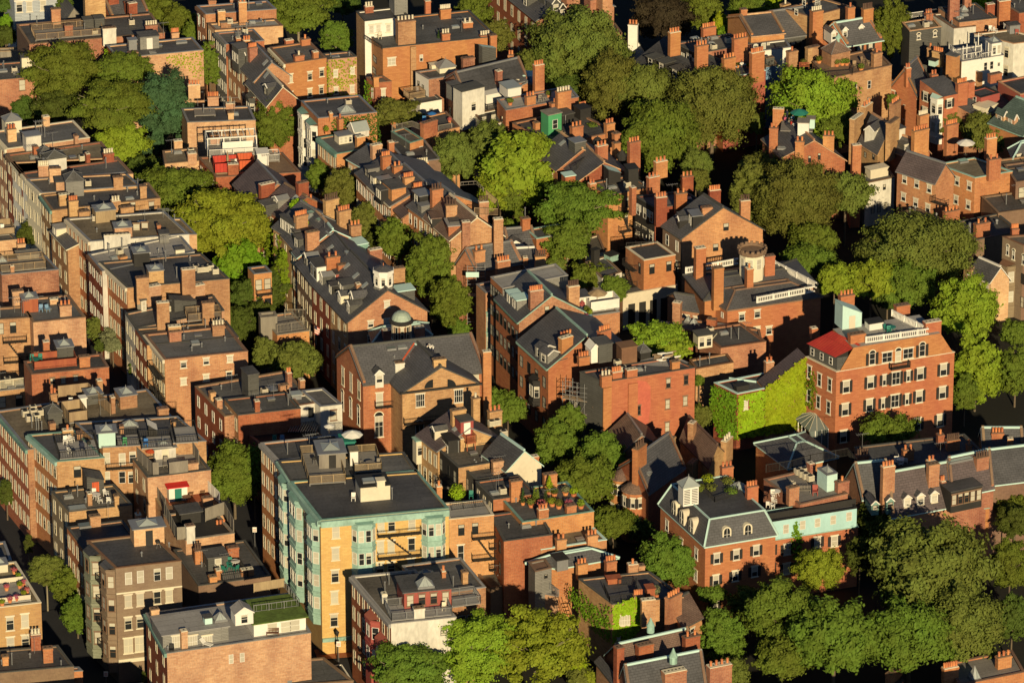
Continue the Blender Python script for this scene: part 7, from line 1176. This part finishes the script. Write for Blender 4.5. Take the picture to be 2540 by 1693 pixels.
T(3, 0); wpx(a, 'f', [(1985, 600), (2040, 590)], 'n', .7, 1.4, 1); wpx(a, 'f', [(2105, 580)], 'n', .5, .7); T(3, 0)
a = B((1710, 600), (1960, 660), (1600, 560), 9.4, 'bt', 'tb', "dark low roof below the white timber house", junk=1); hut(a, 1625, 1710, 500, 680, 1.2, 'br', name='chimney'); ch(a, (1500, 1582, 460, 570, 5), zo=0); ch(a, (1455, 1490, 430, 520, 1)); hut(a, 1470, 1525, 545, 590, 1.2, 'mint', 'dk', name='mint_hatch')
a = B((1360, 860), (1480, 745), (1135, 780), 9.6, 'or', 'sl', "brick shuttered house under a wide slate slope, upper right", kind='gu', rise=3.4, side='or', cap='metal'); 
a = B((1370, 868), (1640, 830), (1120, 785), 9.4, 'or', 'sl', "brick front wing with black-shuttered windows left of the white bay", kind='shed', rise=1.2, side='or'); wpx(a, 'l', [(1148, 860), (1272, 910), (1337, 935), (1265, 1040)], 's', .9, 1.5, 2); ch(a, (1268, 1312, 620, 730, 2), (1500, 1555, 680, 750, 2), zo=2.2)
a = WB = B((1612, 875), (1825, 830), (1392, 790), 11.6, 'or', 'sl', "brick house with a white corner bay and dark shutters, upper right", kind='shed', rise=1.2, cap='mint', side='br'); wpx(a, 'f', [(1658, 935)], 's', .9, 1.45, 3); wpx(a, 'l', [(1445, 875), (1437, 1010)], 's', .9, 1.45, 3); bay(a, 'l', a.lv - 2.6, 2.4, 11.2, 3.5, .8, 'wh', 2, 'mint', 1); ch(a, (1738, 1830, 760, 850, 5), (1830, 1890, 750, 825, 0), zo=0); shrub(a, 1697, 840, .01, .01, "x") if False else None
a = B((1945, 885), (2115, 840), (1815, 830), 10.4, 'pk', 'tb', "red-painted penthouse with one window between slate roofs, upper right", junk=0, cap='dk'); wpx(a, 'l', [(1888, 905)], 'n', .7, 1.2)
a = B((1950, 1080), (2330, 900), (1700, 1000), 8.6, 'br', 'ta', "low roof with studded copper gutter below the red penthouse", kind='shed', rise=1, cap='cu'); hut(a, 1990, 2100, 990, 1040, 2.5, 'cream', 'cream', name='arched_dormer')
a = B((2330, 1230), (2800, 1100), (2020, 1110), 9.2, 'br', 'slg', "green-slate roof with pink arched dormers behind a stepped brick wall", kind='gv', rise=3, cap='cu', side='or'); hut(a, 2150, 2190, 1060, 1110, 2, 'bp', 'slg', 'gab', name='dormer', zo=.5, win='l'); hut(a, 2245, 2280, 1090, 1140, 2, 'bp', 'slg', 'gab', name='dormer', zo=.4, win='l')
a = B((2300, 860), (2600, 800), (2100, 740), 11, 'pk', 'tb', "dark roof with a red side wall at the right edge", junk=0, cap='bp'); ch(a, (2030, 2138, 680, 740, 0))
a = B((1010, 1395), (1240, 1230), (840, 1290), 9.2, 'bt', 'sl', "slate gable house with an arched black dormer, middle upper right", kind='gv', rise=3.2, cap='bp'); hut(a, 975, 1090, 1195, 1275, 1.6, 'ws', 'sl', 'gal', name='dormer', zo=1, win='f', wk='w'); ch(a, (795, 905, 1085, 1320, 0), (1125, 1232, 1120, 1290, 0), zo=0); ch(a, (898, 985, 970, 1080, 3), (1155, 1240, 945, 1080, 4), zo=1.5); wpx(a, 'l', [(900, 1400), (975, 1420)], 'k', .6, .9)
a = B((1320, 1420), (1480, 1380), (1060, 1330), 8.8, 'br', 'sl', "dark roof with greenhouse box and white window beside an iron stair", kind='gv', rise=2, cap='bp'); hut(a, 1205, 1260, 1170, 1280, 2.6, 'ws', 'sl', name='glasshouse', zo=.5); hut(a, 1245, 1300, 1310, 1390, 1.5, 'dg', 'ta', name='dormer', win='f', wk='g'); ch(a, (1392, 1475, 1050, 1190, 6, 'potc'), zo=1); ch(a, (1338, 1475, 1195, 1440, 6), (1635, 1742, 1140, 1330, 6), zo=0)
a = GB = B((150, 1430), (715, 1450), (-30, 1260), 9.8, 'br', 'sl', "slate-roofed gabled house with four red chimneys and a white roof box", kind='gv', rise=3.0, cap='bp'); ch(a, (28, 105, 1160, 1340, 2), (262, 342, 1280, 1430, 2), (512, 612, 1230, 1420, 3), zo=.3); wpx(a, 'f', [(395, 1440), (482, 1415)], 'k', .45, 1.1); hut(a, 285, 385, 1115, 1250, 1.8, 'wh', 'wgr', name='white_stair_box', zo=1.6); ch(a, (60, 160, 985, 1110, 0), zo=2); skylight(a, 160, 1350, 2, .8, 1.6, pyr=False)
a.rz = 12.2
furn(a, 300, 1125, 'umb', "dark green parasol over the rooftop party", 'teal', 0, 0)
for i, (x, y, s_, tp, ps) in enumerate([(242, 1110, "person in light blue shirt seated beside the green parasol", 'bl', 'sit'), (175, 1115, "person in pink top seated at the left of the rooftop party", 'pink', 'sit'), (235, 1150, "person in red top seated in front of the green parasol", 'rd', 'sit'), (255, 1165, "person in white and pink seated nearest the white stair box", 'wh', 'sit'), (205, 1135, "person in grey seated in the middle of the rooftop party", 'wgr', 'sit'), (190, 1085, "person in dark clothes standing at the back of the rooftop party", 'navy', 'stand')]): person(P((x, y), 12.25), s_, tp, 'navy', ps, i * 1.1, 'people at the rooftop party')
hut(a, 370, 440, 1080, 1130, 1.2, 'mint', 'wgr', name='mint_cabinet', zo=0); deck(a, 130, 420, 1180, 4.5, 0, 'deck', None)
T(3, 0)
a = B((770, 1568 + 60), (860, 1620), (740, 1560), 8, 'br', 'ta', "slim tall chimney tower house left of the iron stair", junk=0); ch(a, (778, 858, 1320, 1600, 0), zo=0)
T(3, 0)
T(3, 1)
T(3, 1)
a = R1 = B((1535, 118), (1700, 60), (1188, 5), 10.2, 'br', 'slp', "brick house with cream-framed windows under a plum slate slope, right side", kind='gv', rise=2.4, side='br', cap='metal'); wpx(a, 'l', [(1255, 90), (1365, 130), (1478, 175), (1245, 250), (1355, 300), (1465, 350)], 'w', .85, 1.25, 2); escape(a, 'l', 7.5, 2.6, 1, 3)
a = R2 = B((1890, 80), (2230, 20), (1545, -45), 10.4, 'br', 'tn', "brick house with cream roof and mint gutter beside the plum slate house", side='br', cap='cu', junk=0); wpx(a, 'l', [(1617, 62), (1730, 105), (1840, 150), (1605, 225), (1720, 275), (1830, 320)], 'w', .85, 1.3, 2); T(3, 0); skylight(a, 1780, 1465, 1.5, 1.2, pyr=False, mat='cu'); ch(a, (2015, 2125, 1450, 1620, 2), (1995, 2088, 1260, 1430, 4), zo=0); furn(a, 1805, 1400, 'umb', "white parasol on the cream roof", 'wh', 0, 0)
T(3, 1); a = B((2120, 10), (2700, -60), (1890, -60), 9.8, 'bt', 'tn', "tan brick wing stepping down in evening shadow at the right", junk=0); escape(a, 'f', .5, 2, 2)
a = B((900, 130), (1165, 75), (850, 60), 7.2, 'ws', 'ta', "peeling white rendered house with a white roof box, right of the dark trees", side='ws', junk=0, f=None, name='white_house'); wpx(a, 'f', [(968, 180), (1070, 160)], 'k', .5, .9, 2); wpx(a, 'f', [(965, 360), (1022, 350), (1080, 335)], 'k', .6, 1.4, 0); hut(a, 945, 1110, 15, 90, 1.6, 'cream', 'cream', name='white_roof_box')
a = B((1900, 640), (2300, 560), (1700, 480), 7, 'bs', 'ta', "shadowed low roofs with a steel flue, right side", junk=2); ch(a, (1900, 2030, 500, 620, 2), zo=0); k = MB(); q = P((1838, 660), a.rz); k.tube(q, q + Z * 3.2, .2, .2, 'metal', 8); mk(k, 'steel_flue', a)
a = B((1500, 500), (1640, 470), (1230, 380), 6.4, 'bs', 'ta', "low membrane roof with white vents beside an orange chimney, right", junk=0); J(a, 'vent', (1300, 390), (1350, 380), (1540, 445), s=1.3); ch(a, (1622, 1755, 390, 490, 4, 'pot'), zo=0)
a = B((2260, 120), (2700, 60), (2150, -40), 10, 'bs', 'tb', "dusky slate house at the right edge above the trees", junk=1, f=(4, 1), wk='k'); a = B((2100, 400), (2600, 330), (1950, 250), 7.4, 'bs', 'ta', "unlit flat roof at the right edge", junk=2)
T(3, 0); a = B((2240, 1440), (2500, 1380), (2200, 1350), 9.6, 'or', 'sl', "shuttered brick house at the right edge behind a tall chimney", kind='hip', rise=1.6, cap='mint'); wpx(a, 'f', [(2285, 1440)], 's', .7, 1.4, 2)
T(3, 1)
a = BS = B((2330, 690), (2900, 640), (2140, 610), 12, 'bs', 'ta', "brownstone mansion with arched attic windows at the right edge", cap='brn', junk=0, side='st', cat='mansion', name='brownstone_mansion'); wpx(a, 'l', [(2187, 735), (2240, 775), (2330, 820)], 'a', .55, 1.4, 2); wpx(a, 'l', [(2150, 945), (2325, 990), (2135, 1155), (2320, 1200)], 'k', .7, 1.7); ch(a, (2225, 2290, 540, 600, 4), zo=0); bay(a, 'l', .3, 2.6, 8.3, 0, 1.2, 'st', 2, 'brn', 1)
a = B((2035, 1000), (2060, 960), (1830, 920), 6.6, 'ws', 'sl', "pale clapboard cottage with slate roof beside the brownstone mansion", kind='gv', rise=1.8, cap='wh', name='cottage') if False else B((2035, 1015), (2200, 990), (1840, 930), 6.6, 'bp', 'sl', "pale cottage with slate roof beside the brownstone mansion", kind='gv', rise=2, cap='wh', name='cottage', l=(3, 1))
a = B((1860, 900), (1960, 830), (1790, 850), 7.5, 'bp', 'tn', "sunlit brick parapet wall between the large tree and the brownstone", junk=0)
# unseen neighbours just beyond the bottom edge keep the evening shade
T(0, 3); B((300, 1900), (1500, 1780), (100, 1700), 10, 'br', 'ta', "dark house along the bottom edge, left", junk=0); T(1, 3); B((-600, 2000), (800, 1850), (-700, 1830), 8, 'br', 'ta', "dark house along the bottom edge, centre left", junk=0)
T(3, 3); B((200, 2000), (2200, 1750), (100, 1850), 12, 'br', 'ta', "dark house along the bottom edge, right", junk=0)
# ================================================================ trees
def TR(c, r, L, tag=''):
    for it in L:
        T(c, r); x, y, rx, ry, mat, lab = it[:6]; g_ = .9 if 'grove' in lab else 1; rx *= g_; ry *= g_; kw = it[6] if len(it) > 6 else {}
        tree(x, y, rx, ry, lab, mat, **kw)
LO = dict(style='l', name='honey_locust_tree', bark='barkl'); OV = dict(style='r', name='leafy_tree')
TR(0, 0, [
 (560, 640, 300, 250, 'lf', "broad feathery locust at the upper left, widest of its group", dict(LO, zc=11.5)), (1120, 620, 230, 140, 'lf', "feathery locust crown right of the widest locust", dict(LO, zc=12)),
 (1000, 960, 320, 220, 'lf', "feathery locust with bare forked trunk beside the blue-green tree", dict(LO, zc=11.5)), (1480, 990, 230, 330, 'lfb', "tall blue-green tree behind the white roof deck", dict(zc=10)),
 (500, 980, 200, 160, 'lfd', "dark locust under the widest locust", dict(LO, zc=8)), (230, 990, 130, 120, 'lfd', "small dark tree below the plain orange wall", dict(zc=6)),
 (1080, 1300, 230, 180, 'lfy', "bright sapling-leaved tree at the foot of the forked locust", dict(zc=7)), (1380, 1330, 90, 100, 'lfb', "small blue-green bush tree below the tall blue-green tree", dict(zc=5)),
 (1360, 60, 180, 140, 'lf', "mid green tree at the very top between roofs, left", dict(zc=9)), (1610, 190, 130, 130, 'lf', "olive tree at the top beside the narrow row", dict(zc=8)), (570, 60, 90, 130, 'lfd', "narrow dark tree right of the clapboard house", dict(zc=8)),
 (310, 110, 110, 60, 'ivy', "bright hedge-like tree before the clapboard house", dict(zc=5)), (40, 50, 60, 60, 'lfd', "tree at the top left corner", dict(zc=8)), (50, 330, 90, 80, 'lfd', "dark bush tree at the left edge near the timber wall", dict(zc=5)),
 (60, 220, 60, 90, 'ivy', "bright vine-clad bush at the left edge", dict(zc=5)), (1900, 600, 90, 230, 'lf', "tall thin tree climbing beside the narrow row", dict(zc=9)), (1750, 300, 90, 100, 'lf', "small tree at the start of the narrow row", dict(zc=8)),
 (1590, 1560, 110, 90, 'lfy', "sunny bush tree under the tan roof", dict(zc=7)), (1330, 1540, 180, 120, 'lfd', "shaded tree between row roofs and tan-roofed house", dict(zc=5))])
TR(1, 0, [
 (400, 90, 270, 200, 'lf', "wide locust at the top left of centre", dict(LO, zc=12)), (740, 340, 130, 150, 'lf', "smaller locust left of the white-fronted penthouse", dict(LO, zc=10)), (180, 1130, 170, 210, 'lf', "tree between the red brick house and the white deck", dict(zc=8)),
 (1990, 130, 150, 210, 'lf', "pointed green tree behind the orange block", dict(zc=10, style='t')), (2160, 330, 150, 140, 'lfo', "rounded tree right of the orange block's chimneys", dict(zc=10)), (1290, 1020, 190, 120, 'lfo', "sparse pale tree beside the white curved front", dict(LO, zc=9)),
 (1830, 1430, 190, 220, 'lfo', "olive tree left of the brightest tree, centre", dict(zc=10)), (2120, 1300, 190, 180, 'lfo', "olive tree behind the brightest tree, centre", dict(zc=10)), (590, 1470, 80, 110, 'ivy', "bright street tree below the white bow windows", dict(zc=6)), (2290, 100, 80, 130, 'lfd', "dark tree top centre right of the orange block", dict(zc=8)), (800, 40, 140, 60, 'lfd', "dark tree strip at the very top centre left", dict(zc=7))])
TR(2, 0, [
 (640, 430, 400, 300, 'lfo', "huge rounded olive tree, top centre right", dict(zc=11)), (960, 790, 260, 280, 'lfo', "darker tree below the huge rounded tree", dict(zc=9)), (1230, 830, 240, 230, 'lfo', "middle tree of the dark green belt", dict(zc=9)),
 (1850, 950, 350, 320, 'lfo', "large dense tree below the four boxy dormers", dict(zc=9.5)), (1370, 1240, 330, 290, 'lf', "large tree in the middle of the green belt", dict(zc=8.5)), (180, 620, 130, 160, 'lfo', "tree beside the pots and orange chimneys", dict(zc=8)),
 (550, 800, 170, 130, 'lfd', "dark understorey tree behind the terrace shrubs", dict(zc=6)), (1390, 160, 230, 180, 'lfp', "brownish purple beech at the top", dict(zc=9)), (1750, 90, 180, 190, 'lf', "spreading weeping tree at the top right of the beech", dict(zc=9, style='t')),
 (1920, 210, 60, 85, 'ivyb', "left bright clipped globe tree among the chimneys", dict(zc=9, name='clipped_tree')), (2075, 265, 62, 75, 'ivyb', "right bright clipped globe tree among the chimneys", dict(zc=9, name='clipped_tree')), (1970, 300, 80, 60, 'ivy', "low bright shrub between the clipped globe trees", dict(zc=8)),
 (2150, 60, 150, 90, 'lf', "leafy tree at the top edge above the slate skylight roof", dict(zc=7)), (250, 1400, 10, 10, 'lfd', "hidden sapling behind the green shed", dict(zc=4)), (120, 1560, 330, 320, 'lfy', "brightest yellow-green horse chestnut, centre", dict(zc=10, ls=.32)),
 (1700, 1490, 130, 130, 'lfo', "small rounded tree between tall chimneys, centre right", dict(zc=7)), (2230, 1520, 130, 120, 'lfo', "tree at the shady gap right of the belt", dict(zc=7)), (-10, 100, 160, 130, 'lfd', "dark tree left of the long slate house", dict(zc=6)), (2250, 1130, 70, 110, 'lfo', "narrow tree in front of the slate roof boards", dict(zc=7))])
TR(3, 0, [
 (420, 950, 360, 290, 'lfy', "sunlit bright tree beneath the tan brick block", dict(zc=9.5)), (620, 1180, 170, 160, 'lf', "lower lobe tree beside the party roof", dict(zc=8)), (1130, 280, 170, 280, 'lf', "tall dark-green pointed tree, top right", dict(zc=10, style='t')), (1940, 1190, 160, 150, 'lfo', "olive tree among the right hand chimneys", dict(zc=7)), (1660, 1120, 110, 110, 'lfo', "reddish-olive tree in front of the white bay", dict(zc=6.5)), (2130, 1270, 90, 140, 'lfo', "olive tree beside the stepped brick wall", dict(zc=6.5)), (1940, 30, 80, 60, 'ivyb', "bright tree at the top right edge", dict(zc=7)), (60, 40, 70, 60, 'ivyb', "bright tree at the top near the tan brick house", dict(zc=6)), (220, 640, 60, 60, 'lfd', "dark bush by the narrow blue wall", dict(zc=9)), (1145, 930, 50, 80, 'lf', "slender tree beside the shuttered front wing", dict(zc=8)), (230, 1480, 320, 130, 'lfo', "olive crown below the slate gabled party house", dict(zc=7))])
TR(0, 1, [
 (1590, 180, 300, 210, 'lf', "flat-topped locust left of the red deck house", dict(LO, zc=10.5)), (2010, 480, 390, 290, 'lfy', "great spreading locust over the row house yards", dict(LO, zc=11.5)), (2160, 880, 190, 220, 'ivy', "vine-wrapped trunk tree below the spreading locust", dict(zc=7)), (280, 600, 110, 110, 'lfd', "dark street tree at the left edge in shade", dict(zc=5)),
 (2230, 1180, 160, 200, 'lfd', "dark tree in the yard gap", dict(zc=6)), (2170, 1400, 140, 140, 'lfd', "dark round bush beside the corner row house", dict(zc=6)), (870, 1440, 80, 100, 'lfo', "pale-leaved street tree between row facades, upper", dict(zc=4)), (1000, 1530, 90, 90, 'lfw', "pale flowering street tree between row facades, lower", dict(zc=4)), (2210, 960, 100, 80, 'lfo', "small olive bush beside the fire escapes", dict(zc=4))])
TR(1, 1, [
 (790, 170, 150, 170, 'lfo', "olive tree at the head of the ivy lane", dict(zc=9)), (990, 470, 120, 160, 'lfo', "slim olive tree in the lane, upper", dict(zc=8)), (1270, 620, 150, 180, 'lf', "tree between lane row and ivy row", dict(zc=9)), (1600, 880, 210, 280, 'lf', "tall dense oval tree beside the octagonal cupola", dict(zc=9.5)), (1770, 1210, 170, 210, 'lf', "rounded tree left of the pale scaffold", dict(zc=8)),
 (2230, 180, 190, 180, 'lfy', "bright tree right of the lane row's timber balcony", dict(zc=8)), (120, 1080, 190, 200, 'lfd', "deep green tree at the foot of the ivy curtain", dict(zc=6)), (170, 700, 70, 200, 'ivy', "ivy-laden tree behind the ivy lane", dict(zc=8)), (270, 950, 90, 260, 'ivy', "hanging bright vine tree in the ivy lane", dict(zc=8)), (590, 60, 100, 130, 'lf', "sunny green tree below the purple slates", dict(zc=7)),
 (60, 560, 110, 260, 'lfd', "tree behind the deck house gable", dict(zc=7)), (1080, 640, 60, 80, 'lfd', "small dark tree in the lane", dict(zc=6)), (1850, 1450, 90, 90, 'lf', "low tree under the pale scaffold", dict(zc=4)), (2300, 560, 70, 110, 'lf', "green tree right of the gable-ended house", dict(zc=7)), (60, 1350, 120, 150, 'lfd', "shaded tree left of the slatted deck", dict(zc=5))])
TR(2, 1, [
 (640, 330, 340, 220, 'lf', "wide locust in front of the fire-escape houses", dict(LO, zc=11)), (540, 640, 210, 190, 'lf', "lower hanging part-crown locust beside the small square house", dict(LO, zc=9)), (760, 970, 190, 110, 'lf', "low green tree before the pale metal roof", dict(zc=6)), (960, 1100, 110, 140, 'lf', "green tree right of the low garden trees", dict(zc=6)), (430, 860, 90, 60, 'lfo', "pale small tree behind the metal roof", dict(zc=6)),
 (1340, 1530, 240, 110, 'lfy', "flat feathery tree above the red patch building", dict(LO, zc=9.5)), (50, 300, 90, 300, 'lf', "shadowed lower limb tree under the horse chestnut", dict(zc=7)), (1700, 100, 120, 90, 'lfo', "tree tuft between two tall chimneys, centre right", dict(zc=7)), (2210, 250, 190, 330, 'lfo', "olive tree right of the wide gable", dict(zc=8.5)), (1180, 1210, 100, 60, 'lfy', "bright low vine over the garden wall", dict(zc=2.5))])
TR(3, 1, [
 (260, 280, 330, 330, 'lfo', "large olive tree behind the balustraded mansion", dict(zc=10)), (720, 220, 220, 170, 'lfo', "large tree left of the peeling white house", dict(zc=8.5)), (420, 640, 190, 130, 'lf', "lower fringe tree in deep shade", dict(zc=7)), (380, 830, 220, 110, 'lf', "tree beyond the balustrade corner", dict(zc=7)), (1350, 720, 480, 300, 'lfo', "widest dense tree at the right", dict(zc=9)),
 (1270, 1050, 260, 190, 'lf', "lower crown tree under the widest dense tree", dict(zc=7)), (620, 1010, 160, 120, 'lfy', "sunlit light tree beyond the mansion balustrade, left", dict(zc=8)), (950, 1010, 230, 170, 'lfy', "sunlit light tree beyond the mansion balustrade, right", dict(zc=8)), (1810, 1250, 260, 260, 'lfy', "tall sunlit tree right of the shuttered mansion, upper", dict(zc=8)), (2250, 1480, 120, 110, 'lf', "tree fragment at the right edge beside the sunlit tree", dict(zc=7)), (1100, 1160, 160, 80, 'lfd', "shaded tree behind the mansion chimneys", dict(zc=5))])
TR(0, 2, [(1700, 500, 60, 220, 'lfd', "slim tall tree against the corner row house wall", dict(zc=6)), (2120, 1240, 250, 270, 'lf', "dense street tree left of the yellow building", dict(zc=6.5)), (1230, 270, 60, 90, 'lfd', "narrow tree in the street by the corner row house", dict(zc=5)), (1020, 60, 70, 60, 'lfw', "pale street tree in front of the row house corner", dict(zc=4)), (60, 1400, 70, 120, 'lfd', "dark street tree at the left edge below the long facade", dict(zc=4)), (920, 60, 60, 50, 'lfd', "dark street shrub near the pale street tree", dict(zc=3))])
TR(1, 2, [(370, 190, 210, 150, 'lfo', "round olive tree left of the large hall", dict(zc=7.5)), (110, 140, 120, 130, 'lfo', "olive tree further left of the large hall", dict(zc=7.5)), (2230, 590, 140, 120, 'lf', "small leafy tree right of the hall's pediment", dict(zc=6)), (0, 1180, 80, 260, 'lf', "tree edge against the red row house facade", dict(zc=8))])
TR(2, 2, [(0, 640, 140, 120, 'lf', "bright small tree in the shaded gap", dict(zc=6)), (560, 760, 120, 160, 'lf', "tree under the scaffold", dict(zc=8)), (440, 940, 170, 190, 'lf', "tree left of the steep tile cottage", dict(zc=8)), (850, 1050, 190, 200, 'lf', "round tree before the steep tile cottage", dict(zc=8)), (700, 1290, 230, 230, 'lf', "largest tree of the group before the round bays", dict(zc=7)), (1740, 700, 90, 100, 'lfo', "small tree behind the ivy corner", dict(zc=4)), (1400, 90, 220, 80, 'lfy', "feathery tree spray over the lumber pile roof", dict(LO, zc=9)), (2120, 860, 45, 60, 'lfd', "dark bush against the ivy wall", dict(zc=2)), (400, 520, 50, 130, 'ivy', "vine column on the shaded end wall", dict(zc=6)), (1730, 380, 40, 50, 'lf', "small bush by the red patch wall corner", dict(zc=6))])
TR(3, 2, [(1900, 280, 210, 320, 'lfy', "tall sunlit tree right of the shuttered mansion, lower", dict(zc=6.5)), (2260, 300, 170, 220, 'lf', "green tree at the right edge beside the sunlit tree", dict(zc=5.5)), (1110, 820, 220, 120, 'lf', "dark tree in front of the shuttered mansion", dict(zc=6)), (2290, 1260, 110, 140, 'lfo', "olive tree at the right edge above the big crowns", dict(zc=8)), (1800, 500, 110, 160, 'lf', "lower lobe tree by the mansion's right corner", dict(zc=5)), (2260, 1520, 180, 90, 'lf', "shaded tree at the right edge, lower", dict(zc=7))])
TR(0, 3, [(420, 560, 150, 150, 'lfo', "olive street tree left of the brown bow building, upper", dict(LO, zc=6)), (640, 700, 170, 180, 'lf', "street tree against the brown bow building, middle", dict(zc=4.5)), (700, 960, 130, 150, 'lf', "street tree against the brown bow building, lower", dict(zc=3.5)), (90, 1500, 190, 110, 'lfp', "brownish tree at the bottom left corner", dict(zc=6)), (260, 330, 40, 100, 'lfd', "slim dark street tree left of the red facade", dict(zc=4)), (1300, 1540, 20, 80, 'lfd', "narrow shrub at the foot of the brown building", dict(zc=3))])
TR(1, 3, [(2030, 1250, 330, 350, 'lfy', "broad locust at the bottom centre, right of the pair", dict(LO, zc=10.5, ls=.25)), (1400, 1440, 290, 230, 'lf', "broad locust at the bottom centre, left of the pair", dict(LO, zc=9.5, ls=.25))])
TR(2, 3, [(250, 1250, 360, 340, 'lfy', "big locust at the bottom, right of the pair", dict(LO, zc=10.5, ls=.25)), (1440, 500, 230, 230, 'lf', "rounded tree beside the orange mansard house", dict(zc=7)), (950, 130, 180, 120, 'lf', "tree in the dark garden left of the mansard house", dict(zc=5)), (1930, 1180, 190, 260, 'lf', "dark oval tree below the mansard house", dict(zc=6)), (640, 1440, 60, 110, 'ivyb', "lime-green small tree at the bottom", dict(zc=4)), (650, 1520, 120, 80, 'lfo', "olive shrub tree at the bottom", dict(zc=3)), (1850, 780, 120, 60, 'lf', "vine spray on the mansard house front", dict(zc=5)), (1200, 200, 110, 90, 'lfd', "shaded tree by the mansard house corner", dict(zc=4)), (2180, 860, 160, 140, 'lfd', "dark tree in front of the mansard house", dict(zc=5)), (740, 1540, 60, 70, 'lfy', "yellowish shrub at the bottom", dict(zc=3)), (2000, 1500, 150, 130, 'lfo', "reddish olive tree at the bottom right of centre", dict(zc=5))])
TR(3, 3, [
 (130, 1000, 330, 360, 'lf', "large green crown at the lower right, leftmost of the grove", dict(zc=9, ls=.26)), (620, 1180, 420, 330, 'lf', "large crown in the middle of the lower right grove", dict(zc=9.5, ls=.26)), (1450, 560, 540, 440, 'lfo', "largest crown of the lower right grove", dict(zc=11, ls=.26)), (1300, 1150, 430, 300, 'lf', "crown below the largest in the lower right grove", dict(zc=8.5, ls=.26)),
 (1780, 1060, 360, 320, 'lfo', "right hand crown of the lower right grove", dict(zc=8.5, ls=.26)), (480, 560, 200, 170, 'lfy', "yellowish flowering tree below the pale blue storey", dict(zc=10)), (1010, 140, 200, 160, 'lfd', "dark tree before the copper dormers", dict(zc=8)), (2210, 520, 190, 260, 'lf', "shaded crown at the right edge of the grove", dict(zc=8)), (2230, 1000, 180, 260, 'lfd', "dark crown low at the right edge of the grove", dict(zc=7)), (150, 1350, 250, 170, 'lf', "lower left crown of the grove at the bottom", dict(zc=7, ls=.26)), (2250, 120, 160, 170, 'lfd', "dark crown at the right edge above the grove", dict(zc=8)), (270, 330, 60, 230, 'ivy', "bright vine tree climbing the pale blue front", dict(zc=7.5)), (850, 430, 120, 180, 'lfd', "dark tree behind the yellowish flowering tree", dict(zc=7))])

T(1, 1); e = tree(430, 520, 62, 110, "bright ivy mound smothering a chimney at the top of the ivy lane", 'ivyb', zc=15, trunk=False, name='ivy'); e['category'] = 'ivy'
T(1, 1); e = tree(395, 330, 70, 50, "small bright ivy clump on the roof edge above the ivy lane", 'ivyb', zc=15.5, trunk=False, name='ivy'); e['category'] = 'ivy'
